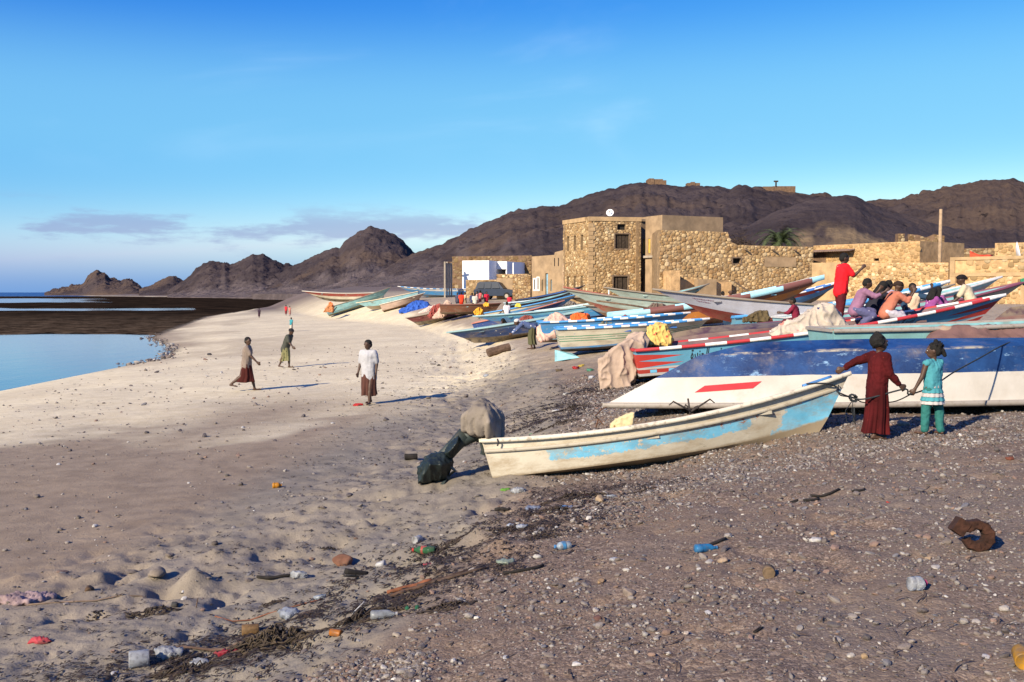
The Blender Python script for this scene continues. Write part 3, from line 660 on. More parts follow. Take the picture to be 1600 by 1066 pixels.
def dish(loc, face, r, label, pole=0.7):
    t = empty('satellite_dish', loc); f = Vector(face).normalized(); q = f.to_track_quat('Z', 'Y').to_matrix().to_4x4()
    m = MB(); c = Vector((0, 0, pole)); mat = Matrix.Translation(c) @ q
    m.lathe([(0.02 * r, 0.0), (0.5 * r, 0.07 * r), (0.85 * r, 0.2 * r), (r, 0.29 * r), (r, 0.25 * r), (0.85 * r, 0.16 * r), (0.5 * r, 0.03 * r), (0.02 * r, -0.04 * r)], 24, mat)
    m.build('reflector', M((0.74, 0.74, 0.76), 0.5, 0.05, 3, 0), t, True)
    m = MB(); m.tube([(0, 0, -0.05), (0, 0, pole - 0.05)], 0.035); m.build('mast', CONCRETE, t)
    m = MB(); m.tube([c - f * 0.03 + Vector((0, 0, -r * .8)), c + f * r * 0.9], 0.02, 6); m.sphere(c + f * r * 0.9, 0.07); m.build('feed_arm', CONCRETE, t)
    return tag(t, label, 'satellite dish')
def beams(w, a_list, z, parent, mat=WOOD):
    for a in a_list:
        m = MB(); m.tube([w.pt(a, z, -0.2), w.pt(a, z - 0.02, 0.32)], 0.055, 7); m.build('beam_end', mat, parent)
def wallp(u0, y0, u1, y1, vtop, zb=None, **k):
    """wall from bearing u0 at distance y0 to u1 at y1, its top where the photograph shows vtop at the first end"""
    a = P(u0, 457, y0); b = P(u1, 457, y1); zt = P(u0, vtop, y0).z
    zb = zb if zb is not None else min(H(a.x, a.y), H(b.x, b.y)) - 0.4
    return Wall((a.x, a.y), (b.x, b.y), zb, zt, **k)
def block(name, front, depth, mat, skew=0.0):
    """the other walls and the roof of a building, given its front wall; returns (mesh builder of shell, left wall, right wall, back)"""
    A, B = front.pt(0, 0), front.pt(front.L, 0); nb = -front.n * depth; nl = nb + front.d * skew
    t = front.th + .002
    left = Wall((A + nl)[:2], (A - front.n * t)[:2], front.z0, front.z1, front.th)
    right = Wall((B - front.n * t)[:2], (B + nb)[:2], front.z0, front.z1, front.th)
    left.z1 = front.zmax(0); right.z1 = front.zmax(front.L)
    return left, right
def roof_slab(front, depth, z, mat, parent, over=0.0, th=0.2):
    m = MB(); vs = []
    for zz in (z - th, z):
        for a, o in ((-over, over), (front.L + over, over), (front.L + over, -depth - over), (-over, -depth - over)): vs.append(front.pt(a, zz, o))
    m.add(vs, [(3, 2, 1, 0), (4, 5, 6, 7), (0, 1, 5, 4), (1, 2, 6, 5), (2, 3, 7, 6), (3, 0, 4, 7)]); return m.build('roof', mat, parent)

# ---- two-storey rubble stone house
def stone_house():
    t = empty('stone_house', (6.2, 83, H(6.2, 83)))
    inv = Matrix.Translation(-t.location)
    c = P(920, 457, 83); l = P(880, 457, 87.5); r = P(1001, 457, 83.8); zt = P(920, 341, 83).z; zb = H(c.x, c.y) - 0.4
    pz = lambda v, y: P(920, v, y).z
    Lf = math.hypot(c.x - l.x, c.y - l.y)
    fr = lambda u, y=86: None
    ops_l = []
    for k in range(3):
        a = Lf * (0.19 + 0.27 * k)
        ops_l.append((a - 0.2, a + 0.22, pz(392, 86), pz(369, 86))); ops_l.append((a - 0.2, a + 0.22, pz(455, 86), pz(432, 86)))
    left = Wall((l.x, l.y), (c.x, c.y), zb, zt, 0.45, ops_l)
    Fl = math.hypot(c.x - r.x, c.y - r.y)
    of = [(Fl * 0.50, Fl * 0.77, pz(389, 84), pz(366.5, 84)), (Fl * 0.54, Fl * 0.70, pz(360, 84), pz(351, 84)), (Fl * 0.47, Fl * 0.75, pz(456, 84), pz(432, 84))]
    front = Wall((c.x, c.y), (r.x, r.y), zb, zt, 0.45, of)
    m = MB(); left.mesh(m); front.mesh(m)
    nb = left.pt(0, 0); b2 = Vector((r.x, r.y, 0)) + (Vector((l.x, l.y, 0)) - Vector((c.x, c.y, 0)))
    back = Wall((b2.x, b2.y), (l.x, l.y), zb, zt, 0.45); back.mesh(m); Wall((r.x, r.y), (b2.x, b2.y), zb, zt, 0.45).mesh(m)
    w = m.build('wall', MORTAR, t); w.matrix_parent_inverse = inv
    parts = [w]
    parts.append(stones_on([left, front], t, 0.215, relief=0.032))
    # dressed quoins and the rendered parapet band
    m = MB(); z = zb + 0.3; k = 0
    while z < zt - 0.45:
        s_ = 0.34 if k % 2 else 0.5
        m.add([front.pt(-0.05, z, 0.075), front.pt(s_, z, 0.075), front.pt(s_, z + .3, 0.075), front.pt(-0.05, z + .3, 0.075), front.pt(-0.05, z, -.02), front.pt(s_, z, -.02), front.pt(s_, z + .3, -.02), front.pt(-.05, z + .3, -.02)],
              [(0, 1, 2, 3), (0, 4, 5, 1), (3, 2, 6, 7), (1, 5, 6, 2), (0, 3, 7, 4)]); z += 0.33; k += 1
    parts.append(m.build('corner_stones', MUDPALE, t))
    parts.append(wpart('parapet', front, -0.06, Fl + .02, zt - 0.22, zt + 0.12, -0.47, 0.09, MUDPALE, t))
    parts.append(wpart('parapet', left, 0, Lf - 0.50, zt - 0.22, zt + 0.118, -0.47, 0.09, MUDPALE, t))
    rs = MB(); q = [left.pt(0, zt - 0.3, -.1), front.pt(0.1, zt - .3, -.1), front.pt(Fl, zt - .3, -.1), Vector((b2.x, b2.y, zt - .3))]
    rs.add(q, [(0, 1, 2, 3)]); parts.append(rs.build('roof', PLASTER2, t))
    for o in ops_l: parts.append(window(left, o, t, 0.2, BLACKHOLE, sill=None))
    parts.append(window(front, of[0], t, 0.15, BLACKHOLE, frame=WOOD, bars=4, fw=0.1)); parts.append(window(front, of[1], t, 0.2)); parts.append(window(front, of[2], t, 0.15, BLACKHOLE, frame=WOOD, bars=3, fw=0.12))
    for p in parts:
        p.matrix_parent_inverse = inv
    tag(t, 'two-storey rubble stone house with narrow windows and a flat roof', 'house')
    dl = front.pt(Fl * 0.42, zt + 0.12, -0.3); dish(dl, (-0.2, -1, 0.35), 0.30, 'small white satellite dish on the stone house roof', 0.34)
    m = MB(); b = front.pt(-0.2, zb, 3.0); m.tube([b, b + Vector((0, 0, 1.9))], 0.06); 
stone_house()
def house(name, label, front, depth, wallmat, cat='house', roofmat=None, stones=None, roof_drop=0.3, skew=0.0):
    """front wall plus sides, back and roof; returns (root, adder)"""
    p0 = front.pt(front.L / 2, 0); t = empty(name, (p0.x, p0.y, front.z0)); inv = Matrix.Translation(-t.location)
    def add(o): o.parent = t; o.matrix_parent_inverse = inv; return o
    left, right = block(name, front, depth, wallmat, skew); m = MB(); front.mesh(m); left.mesh(m); right.mesh(m)
    A = front.pt(front.L - front.th - .002, 0, -depth + front.th); B = front.pt(front.th + .002 + skew, 0, -depth + front.th); Wall(A[:2], B[:2], front.z0, front.zmax(front.L) - 0.01, front.th - .01).mesh(m)
    add(m.build('wall', wallmat)); zr = min([front.z1] + ([p[1] for p in front.top] if front.top else [])) - roof_drop
    m = MB(); q = [front.pt(.1, zr, -.1), front.pt(front.L - .1, zr, -.1), front.pt(front.L - .1, zr, -depth + .1), front.pt(.1 + skew, zr, -depth + .1)]; m.add(q, [(0, 1, 2, 3)]); add(m.build('roof', roofmat or wallmat))
    tag(t, label, cat); return t, add, left, right
def zat(w, v, y): return P(900, v, y).z

# ---- plastered house to the right of it, with yellow shutters
w = wallp(999, 85.5, 1022, 86.3, 343); y = 86
L_ = w.L; w.op = [(L_ * .20, L_ * .42, zat(w, 398, y), zat(w, 374, y)), (L_ * .52, L_ * .64, zat(w, 398, y), zat(w, 377, y)), (L_ * .60, L_ * .86, zat(w, 452, y), zat(w, 427, y)), (L_ * .12, L_ * .24, zat(w, 452, y), zat(w, 432, y))]
t, add, l_, r_ = house('plaster_house', 'tall narrow plastered house with yellow shutters beside the stone house', w, 6, PLASTER2)
for k, o in enumerate(w.op): add(window(w, o, t, 0.06, [YELLOW, YELLOW, TURQ, WOOD][k], bars=2, leaf=[YELLOW, YELLOW, TURQ, WOOD][k]))
add(wpart('ledge', w, 0, w.L, zat(w, 402.5, y), zat(w, 400, y), -.05, 0.16, CONCRETE, t)); add(wpart('cornice', w, 0.0, w.L, w.z1 - .16, w.z1 + .03, -.3, 0.14, PLASTER, t))
w = wallp(1008, 83.6, 1034, 81.5, 339, th=0.35); y = 83
L_ = w.L; w.op = [(L_ * .16, L_ * .30, zat(w, 396, y), zat(w, 373, y)), (L_ * .62, L_ * .74, zat(w, 396, y), zat(w, 371, y))]
t, add, l_, r_ = house('plaster_house', 'square plastered house block with slim yellow windows above the ledge', w, 6, PLASTER)
for o in w.op: add(window(w, o, t, 0.05, YELLOW, bars=1, leaf=YELLOW))
add(wpart('ledge', w, 0, w.L, zat(w, 403, y), zat(w, 399.5, y), -.05, 0.2, CONCRETE, t))
w = wallp(1034, 86, 1112, 91, 337.5); t, add, l_, r_ = house('plaster_house', 'long windowless plastered upper storey behind the big rubble wall', w, 7, PLASTER2)

# ---- big rubble wall house, high at its left and stepping down
def rubble_house():
    a = P(1030, 457, 77); b = P(1270, 457, 79.5); Lw = math.hypot(b.x - a.x, b.y - a.y); zb = H(a.x, a.y) - 0.4
    zh = P(1030, 359, 77).z; zl = P(1150, 383, 78.5).z; f = lambda u: (u - 1030) / 240 * Lw * 0.995
    top = [(0, zh), (f(1135), zh - .12), (f(1137), zh - .5), (f(1141), zh - .9), (f(1146), zl + .1), (f(1150), zl), (f(1200), zl - .05), (Lw, zl - .1)]
    zz = lambda v: P(1150, v, 78.5).z
    ops = [(f(1143), f(1156), zz(412), zz(403.5)), (f(1193), f(1201), zz(413), zz(407)), (f(1229), f(1239), zz(413), zz(408))]
    w = Wall((a.x, a.y), (b.x, b.y), zb, zh, 0.5, ops, top)
    t, add, l_, r_ = house('rubble_stone_house', 'long rubble stone house wall of round boulders stepping down from its taller end', w, 7, MORTAR, roofmat=PLASTER2, skew=1.75)
    # front of rough stones; plastered patches stay bare
    def bare(w_, a_, z_):
        u = 1030 + a_ / Lw * 240; v = 457 - (z_ - CAMZ) * 1600 / 78.5
        if 1192 < u < 1243 and 400 < v < 416: return True
        if 1052 < u < 1138 and v > 437: return True
        return False
    add(stones_on([w], t, 0.26, skip=bare, relief=0.036))
    for o, s_ in zip(ops, (None, MUDPALE, WOOD)): add(window(w, o, t, 0.3, frame=WOOD, fw=0.08))
    add(wpart('plaster_patch', w, f(1193), f(1243), zz(417), zz(402), 0.004, 0.075, PLASTER, t)).hide_render = False
    # ruined lean-to of mud at its foot
    add(wpart('ruin_wall', w, f(1036), f(1050), zb, zz(424), 0.0, 1.6, MUD, t))
    add(wpart('ruin_wall', w, f(1082), f(1110), zb, zz(437), 0.02, 1.0, PLASTER, t))
    add(wpart('ruin_wall', w, f(1110.2), f(1137), zb, zz(441), 0.02, 0.55, MUD, t))
    add(wpart('ruin_wall', w, f(1050.2), f(1081.8), zb, zz(437), 0.02, 0.2, MUD, t))
    m = MB(); m.tube([w.pt(f(1138), zz(441), 1.0), w.pt(f(1165), zz(460), 1.2)], 0.07, 6); add(m.build('roof_pole', WOOD))
    beams_ = [(f(u), zz(390)) for u in (1162, 1205, 1240)]
    for q, z in beams_:
        m = MB(); m.tube([w.pt(q, z, -.2), w.pt(q, z - .05, 0.45)], 0.07, 7); add(m.build('beam_end', WOOD))
    return w
RW = rubble_house()
# ---- walls to the right
def brick_rows(w, parent, add, bw=0.42, bh=0.2, tone=1.0, rel=0.035, prob=0.93):
    add(stones_on([w], parent, bh * 1.35, prob, tone, relief=rel, pal=[(0.60, 0.42, 0.235), (0.55, 0.375, 0.2), (0.64, 0.47, 0.28), (0.57, 0.39, 0.215)]))
w = wallp(1270, 82.5, 1436, 75, 384, openings=()); y = 79
w.op = [(w.L * .59, w.L * .64, zat(w, 408, 78), zat(w, 404, 78))]
t, add, l_, r_ = house('mud_brick_house', 'low mud-brick house with a tin eave behind the long beach wall', w, 6, MUD)
add(window(w, w.op[0], t)); brick_rows(w, t, add, tone=0.9)
m = MB(); n_ = 46
for i in range(n_):
    a0 = w.L * (.0 + .42 * i / n_); a1 = w.L * (.42 * (i + 1) / n_) ; zz = zat(w, 393, 80); dz = 0.06 * (i % 2)
    m.add([w.pt(a0, zz + .18 + dz, -.1), w.pt(a1, zz + .18 + .06 - dz, -.1), w.pt(a1, zz + .06 - dz, 0.9), w.pt(a0, zz + dz, 0.9), w.pt(a0, zz + .15 + dz, -.1), w.pt(a1, zz + .15 + .06 - dz, -.1), w.pt(a1, zz + .03 - dz, 0.9), w.pt(a0, zz - .03 + dz, 0.9)], [(0, 1, 2, 3), (7, 6, 5, 4), (2, 6, 7, 3)])
add(m.build('tin_eave', M((0.22, 0.15, 0.11), 0.7, 0.3, 4, 0.2, 20)))
add(wpart('dark_bay', w, 0.05, w.L * .13, zat(w, 411, 80), zat(w, 394.5, 80), .005, 0.05, DARKWALL, t))
def freewall(name, label, w, mat, stones=None, tone=1.0, cop=None):
    p0 = w.pt(w.L / 2, 0); t = empty(name, (p0.x, p0.y, w.z0)); inv = Matrix.Translation(-t.location)
    o = w.mesh().build('wall', mat, t); o.matrix_parent_inverse = inv
    if stones: s_ = stones_on([w], t, stones, 0.95, tone, relief=0.05); s_.matrix_parent_inverse = inv
    if cop:
        c = wpart('coping', w, -.02, w.L + .02, w.z1 - .12, w.z1 + .06, -w.th - .05, 0.06, cop, t); c.matrix_parent_inverse = inv
    tag(t, label, 'wall'); return t
w = wallp(1268, 76.5, 1316, 74.6, 411, th=0.4); freewall('plastered_wall', 'smooth plastered wall joining the rubble house to the mud-brick wall', w, MUDPALE)
w = wallp(1312, 73.2, 1481, 66, 411, th=0.45); w.top = [(0, w.z1), (w.L * .6, w.z1 - .12), (w.L, w.z1 - .18)]
freewall('mud_brick_wall', 'long low mud-brick wall standing behind the seated people', w, MUD, 0.25, 1.15)
w = wallp(1437, 88, 1480, 86, 392, th=0.4); freewall('grey_block_wall', 'short weathered grey wall behind the utility pole', w, DARKWALL, 0.3, 0.5)
w = wallp(1470, 92, 1560, 90, 389, th=0.4); freewall('far_stone_wall', 'dim stone wall seen over the yard behind the red sheet', w, DARKWALL, 0.3, 0.55)
w = wallp(1402, 96, 1412, 96, 365, th=0.8); freewall('ruined_pillar', 'lone ruined stone pillar on the slope left of the ruin', w, DARKWALL, 0.3, 0.7)
w = wallp(1417, 96, 1474, 95, 366, th=0.5); w.op = [(w.L * .22, w.L * .32, zat(w, 385, 96), zat(w, 380, 96)), (w.L * .66, w.L * .78, zat(w, 385, 96), zat(w, 380, 96))]
w.top = [(0, w.z1), (w.L * .3, w.z1 - .1), (w.L * .5, w.z1 - .35), (w.L * .7, w.z1 - .05), (w.L, w.z1 - .2)]
t, add, l_, r_ = house('ruined_house', 'small roofless ruin of dark stone below the sandy slope', w, 5, DARKWALL, 'ruin', roof_drop=1.5); add(stones_on([w], t, 0.33, 0.9, 0.62))
for o in w.op: add(window(w, o, t))
# right-hand building of pale mud with a band, and its upper room
w = wallp(1484, 64, 1640, 60, 403.5, th=0.45); y = 63
t, add, l_, r_ = house('pale_mud_house', 'pale mud house with raised bands at the edge of the view', w, 7, MUD)
add(stones_on([w], t, 0.30, 0.75, 0.95, relief=0.04, skip=lambda w_, a, z: a < 1.0))
zb_ = zat(w, 432, 63); add(wpart('band', w, 0, w.L, zb_, zb_ + .22, -.02, 0.07, MUDPALE, t)); add(wpart('corner_band', w, 0, 0.35, w.z0, zb_ - .004, -.02, 0.075, MUDPALE, t)); add(wpart('coping', w, 0, w.L, w.z1 - .14, w.z1 + .05, -.48, 0.075, MUDPALE, t)); add(wpart('corner_band', w, 0, 0.3, zb_ + .224, w.z1 - .144, -.02, 0.072, MUDPALE, t))
for uu in (1513, 1530, 1597): 
    a_ = (uu - 1484) / 156 * w.L; add(wpart('corner_band', w, a_ + (1.1 if uu < 1590 else 0), a_ + (1.1 if uu < 1590 else 0) + .22, w.z0, zb_ - .004, -.02, 0.072, MUDPALE, t)) if uu > 1590 else None
w = wallp(1553, 70, 1660, 68, 380, th=0.4); t, add, l_, r_ = house('roof_room', 'mud-brick room on the roof behind the tilted white dish', w, 5, MUD); add(stones_on([w], t, 0.27, 0.9, 0.95, relief=0.04))
p = P(1588, 402, 63.0); dish(Vector((p.x, p.y, p.z)), (0.93, -0.45, 0.25), 0.62, 'tilted white satellite dish on the pale mud house', 0.3)
# red sheet on the roof
m = MB(); vs = []
for i in range(9):
    for j in range(3):
        u = 1516 + i * 4.4; q = P(u, 402 - (10 - 8 * min(1, i / 4)) * (j / 2) * (1.0) - (2 if j == 2 and i > 3 else 0), 65.5 + 0.2 * math.sin(i * 1.7) + 0.1 * j); vs.append(q)
m.add(vs, [(i * 3 + j, i * 3 + 3 + j, i * 3 + 4 + j, i * 3 + 1 + j) for i in range(8) for j in range(2)])
o = m.build('red_sheet', M((0.62, 0.07, 0.03), 0.8, 0.15, 4, 0.2), smooth=True); sd = o.modifiers.new('thick', 'SOLIDIFY'); sd.thickness = 0.03; tag(o, 'bright red sheet hung over the parapet near the white dish', 'sheet')
# ---- left group
w = wallp(831, 94, 880, 90.5, 401, th=0.4); y = 92; L_ = w.L
top = [(0, w.z1), (L_ * .72, zat(w, 398.5, 91.5)), (L_ * .74, zat(w, 394, 91)), (L_, zat(w, 391, 90.5))]; w.z1 = max(p[1] for p in top); w.top = top
f = lambda u: (u - 831) / 49 * L_
w.op = [(f(834.5), f(837), zat(w, 453, y), zat(w, 436, y)), (f(840), f(842.6), zat(w, 453, y), zat(w, 434, y)), (f(852.5), f(856.5), zat(w, 462, y), zat(w, 427, y)), (f(846.8), f(848.6), zat(w, 455, y), zat(w, 437, y)), (f(860.5), f(862.8), zat(w, 455, y), zat(w, 437, y))]
t, add, l_, r_ = house('low_plaster_house', 'low tan plaster house with blue door and white-framed windows', w, 7, PLASTER)
W8 = M((0.75, 0.73, 0.68), 0.7, 0.05, 4, 0)
for k, o in enumerate(w.op): add(window(w, o, t, 0.08, [DARKWOOD, DARKWOOD, BLUEDOOR, BLUEDOOR, BLUEDOOR][k], frame=W8 if k < 2 else None, fw=0.10))
for uu in (866, 872): add(wpart('window', w, f(uu), f(uu + 1.6), zat(w, 416, 91), zat(w, 403, 91), -.01, 0.006, DARKWOOD, t))
m = MB(); q = P(881, 466, 88); m.tube([(q.x, q.y, H(q.x, q.y) - .1), (q.x, q.y, P(881, 412, 88).z)], 0.09, 8); o = m.build('drain_pipe', M((0.5, 0.33, 0.24), 0.8, .1)); tag(o, 'pinkish upright pipe between the plaster house and stone house', 'pipe')
w = wallp(801, 98, 829, 96, 430, th=0.4); freewall('ruddy_stone_wall', 'reddish rough stone wall section left of the plaster house', w, DARKWALL, 0.27, 0.8)
w = wallp(776, 101, 826, 99.5, 430.5, th=0.4); freewall('plaster_yard_wall', 'tan yard wall topped with a row of stones behind the car', w, PLASTER, None)
m_t = empty('coping_stones', (0, 0, 0)); bpy.data.objects.remove(m_t)
w2 = wallp(776, 101, 826, 99.5, 428.5, zb=w.z1 - .25, th=0.4); 
t = freewall('stone_coping', 'row of pale stones along the top of the yard wall', w2, MORTAR, 0.3, 1.1)
w = wallp(728, 110, 776, 107, 437.5, th=0.4); freewall('rubble_yard_wall', 'grey rubble yard wall in front of the white house', w, MORTAR, 0.3, 0.75)
w = wallp(722.5, 117, 764, 116, 407.5, th=0.3); t, add, l_, r_ = house('white_house', 'whitewashed cube house standing out among brown walls', w, 6, WHITEWASH)
w = wallp(764.2, 119, 792, 118, 409, th=0.3); w.op = [(w.L * .1, w.L * .98, w.z0 + .5, zat(w, 421, 119))]
t, add, l_, r_ = house('white_annex', 'white parapet annex with a shaded grey porch', w, 6, WHITEWASH); add(wpart('porch_wall', w, w.L * .02, w.L * .99, w.z0, zat(w, 421, 119), -2.2, -2.0, CONCRETE, t))
w = wallp(707, 126, 831, 122, 401, th=0.4); t, add, l_, r_ = house('brown_house', 'large dark brown unplastered house behind the white one', w, 9, DARKWALL); add(stones_on([w], t, 0.4, 0.8, 0.45))
m = MB(); q = P(802, 411, 118); m.tube([P(802, 440, 117), q], 0.08, 6); o = m.build('white_post', W8); tag(o, 'thin white post beside the white annex', 'post')
t = empty('pillar_row', P(700, 470, 114)); inv = Matrix.Translation(-t.location)
for k, u in enumerate((695, 698.5, 702, 705.5)):
    q = P(u, 470, 114 + 0.4 * k); m = MB(); zb = H(q.x, q.y) - .2; z1 = P(u, 409, 114).z; m.box((q.x, q.y, (zb + z1) / 2), (0.17, 0.2, z1 - zb)); o = m.build('pillar', CONCRETE, t); o.matrix_parent_inverse = inv
m = MB(); a = P(694, 410, 114.0); b = P(708, 410, 115.5); m.box((a + b) / 2, (0.95, 0.25, 0.10)); o = m.build('lintel', DARKWALL, t); o.matrix_parent_inverse = inv
tag(t, 'row of slim upright concrete pillars of an unfinished house', 'pillars')
# ---- utility pole, brush pile, palm
q = P(1467, 450, 70); m = MB(); zt = P(1467, 327, 70).z; m.tube([(q.x, q.y, H(q.x, q.y) - .3), (q.x + .03, q.y, zt)], [0.14, 0.10], 10); t = m.build('utility_pole', M((0.33, 0.23, 0.14), 0.9, .2), smooth=True); tag(t, 'tall bare wooden utility pole above the walls', 'utility pole')
def brush():
    m = MB(); c = P(1158, 384, 82)
    for i in range(260):
        a = RNG.uniform(0, 6.28); l = RNG.uniform(0.3, 1.0); s_ = Vector((c.x + RNG.normal(0, .55), c.y + RNG.normal(0, .4), c.z + abs(RNG.normal(0, .35)) - .1))
        s_.z -= max(0, (s_.x - c.x)) * 0.35
        d = Vector((math.cos(a), math.sin(a), RNG.uniform(-.2, .7))) * l * .55; m.tube([s_, s_ + d * .5 + Vector((0, 0, .06)), s_ + d], [.03, .022, .01], 4, False)
    o = m.build('brush_pile', M((0.05, 0.035, 0.028), 0.95, .4)); kind(o, 'stuff'); tag(o, 'dark pile of dry brushwood on the rubble house roof', 'brushwood')
brush()
def palm(u, v, y, hh, label, n=34):
    c = P(u, v, y); g = H(c.x, c.y); t = empty('palm_tree', (c.x, c.y, g))
    m = MB(); k = 9; m.tube([(0.05 * math.sin(i), 0, (c.z - g) * i / k - .1) for i in range(k + 1)], [0.22 - .04 * (i % 2) for i in range(k + 1)], 10); m.build('trunk', WOOD, t)
    m = MB(); lf = M((0.055, 0.075, 0.026), 0.7, 0.35, 3, 0)
    cr = Vector((0, 0, c.z - g))
    for i in range(n):
        az = i * 2.399 + RNG.uniform(-.2, .2); el = R(80) * (1 - (i / n)) ** 0.75 - R(12) ; Lf = hh * RNG.uniform(0.85, 1.1); pts = []
        for s_ in range(9):
            q = s_ / 8; e = el - q * q * R(48); r_ = Lf * q
            pts.append(cr + Vector((math.cos(az) * math.cos(e) * r_, math.sin(az) * math.cos(e) * r_, math.sin(e) * r_)))
        m.tube(pts, [0.035 * (1 - .8 * j / 8) for j in range(9)], 4, False)
        side = Vector((-math.sin(az), math.cos(az), 0))
        for j in range(1, 9):
            for sgn in (-1, 1):
                for dd in (0.0, 0.33, 0.66):
                    b = pts[j - 1].lerp(pts[j], dd); d = (pts[j] - pts[j - 1]).normalized(); ll = hh * 0.26 * (1 - abs(j / 8 - .45)) * RNG.uniform(.8, 1.2)
                    tip = b + (side * sgn * .8 + d * .75 + Vector((0, 0, -.12))) * ll; w_ = d * 0.045
                    m.add([b - w_, b + w_, tip], [(0, 1, 2)])
    m.build('crown', lf, t); tag(t, label, 'palm tree')
palm(1219, 379, 95, 2.6, 'single palm crown rising behind the rubble stone house')
# ---- ruins on the mountain crest
def fort(name, label, boxes, y):
    t = None; m0 = []
    for k, (u0, u1, v0, v1, dp) in enumerate(boxes):
        a = P(u0, v1, y); b = P(u1, v0, y); m = MB(); m.box(((a.x + b.x) / 2, y + dp / 2 - 0.35 * k, (a.z + b.z) / 2 - 1.5), (b.x - a.x, dp, b.z - a.z + 3)); m0.append((m, a, b))
    c = m0[0][1]; t = empty(name, (c.x, y, c.z)); inv = Matrix.Translation(-t.location)
    for i, (m, a, b) in enumerate(m0): o = m.build('wall' if i == 0 else 'tower', DARKWALL, t); o.matrix_parent_inverse = inv
    tag(t, label, 'ruin'); return t, inv
fort('crest_ruin', 'small square ruin on the left summit of the mountain', [(1012, 1036, 280, 286, 8), (1014, 1022, 279, 282, 5), (1028, 1041, 282, 288, 6)], 565)
fort('crest_ruin', 'low broken ruin in the middle of the mountain crest', [(1074, 1094, 286, 291, 6), (1080, 1086, 284.5, 288, 5)], 565)
t, inv = fort('crest_fort', 'flat long building with a mast on the mountain crest', [(1208, 1243, 291, 301, 10), (1192, 1209, 291.6, 296, 8)], 556)
m = MB(); m.tube([P(1212.5, 292, 556), P(1212.5, 283, 556)], .45, 6); a = P(1212.5, 283.5, 556); m.box(a, (2.4, .5, .8)); o = m.build('mast', DARKWOOD, t); o.matrix_parent_inverse = inv
# ================================================================ boats
def hull_paint(bands, chips=0.25, dirt=0.4, under=(0.45, 0.42, 0.36), spikes=None, rough=0.55, bottom_dirt=(0.20, 0.155, 0.10), flake=0.0):
    """paint in strips from keel (0) to gunwale (1), ragged and flaked; spikes = (colour, stern_t, bow_t, lo, hi)"""
    n = NT('boat_paint'); uv = n.N.new('ShaderNodeUVMap'); sp = n.N.new('ShaderNodeSeparateXYZ'); n.L.new(uv.outputs[0], sp.inputs[0])
    t, v = sp.outputs[0], sp.outputs[1]
    nz = n.noise(5, 6, 0.7)
    vv = n.math('ADD', v, n.math('MULTIPLY', n.math('SUBTRACT', nz, 0.5), 0.03 + flake))
    r = n.N.new('ShaderNodeValToRGB'); r.color_ramp.interpolation = 'CONSTANT'; e = r.color_ramp.elements
    e[0].position = 0; e[0].color = (*bands[0][1], 1); e[1].position = bands[1][0] if len(bands) > 1 else 1; e[1].color = (*bands[min(1, len(bands) - 1)][1], 1)
    for p, c in bands[2:]: k = e.new(p); k.color = (*c, 1)
    n.L.new(vv, r.inputs[0]); col = n.mix(1.0, r.outputs[0], (0.80, 0.80, 0.80), 'MULTIPLY')
    if spikes:
        sc, ts, tb, lo, hi = spikes
        fr = n.math('FRACT', n.math('MULTIPLY', n.math('SUBTRACT', v, lo), 2.0 / (hi - lo)))
        tri = n.math('MULTIPLY', n.math('ABSOLUTE', n.math('SUBTRACT', fr, 0.5)), 2.0)
        lim = n.math('MULTIPLY', n.math('SUBTRACT', 1.0, tri), ts); m1 = n.math('LESS_THAN', t, n.math('ADD', lim, ts * 0.04)) if ts else 0.0
        lim2 = n.math('SUBTRACT', tb, n.math('MULTIPLY', n.math('SUBTRACT', 1.0, tri), 0.16)); m2 = n.math('GREATER_THAN', t, lim2)
        mk = n.math('MAXIMUM', m1, m2); rim = n.math('MULTIPLY', n.math('GREATER_THAN', v, lo), n.math('LESS_THAN', v, hi))
        col = n.mix(n.math('MULTIPLY', mk, rim), col, sc)
    tone = n.noise(1.6, 5, 0.6); col = n.mix(n.rng(tone, 0.3, 0.7, 0.0, 0.35), col, (0.5, 0.45, 0.38), 'MULTIPLY')
    if chips: col = n.mix(n.rng(n.noise(7, 7, 0.75, stretch=(0.6, 1, 1.6)), 0.70 - 0.16 * chips, 0.72 - 0.16 * chips), col, under)
    gr = n.math('MULTIPLY', n.rng(n.noise(2.5, 6, 0.7, stretch=(0.5, 1, 2.5)), 0.42, 0.72), dirt); col = n.mix(gr, col, (0.17, 0.13, 0.09))
    low = n.math('MULTIPLY', n.rng(v, 0.42, 0.18), min(1, dirt * 1.3)); col = n.mix(n.math('MULTIPLY', low, n.rng(n.noise(3.5, 5), 0.3, 0.6)), col, bottom_dirt)
    nb = n.bump(n.math('ADD', n.noise(30, 4), n.math('MULTIPLY', n.noise(2.0, 3), 2.0)), 0.18, 0.015)
    return n.out(col, rough, nb, spec=0.35)
def rail_paint(cols, reps, dirt=0.35):
    n = NT('rail_paint'); uv = n.N.new('ShaderNodeUVMap'); sp = n.N.new('ShaderNodeSeparateXYZ'); n.L.new(uv.outputs[0], sp.inputs[0])
    if len(cols) > 1:
        f = n.math('FRACT', n.math('MULTIPLY', sp.outputs[0], reps)); c = n.mix(n.math('GREATER_THAN', f, 0.52), cols[0], cols[1])
    else: c = n.mix(0.0, cols[0], cols[0])
    c = n.mix(n.math('MULTIPLY', n.rng(n.noise(9, 6, 0.7), 0.5, 0.68), dirt), c, (0.13, 0.095, 0.06))
    return n.out(c, 0.6, n.bump(n.noise(40, 4), 0.2, 0.01))
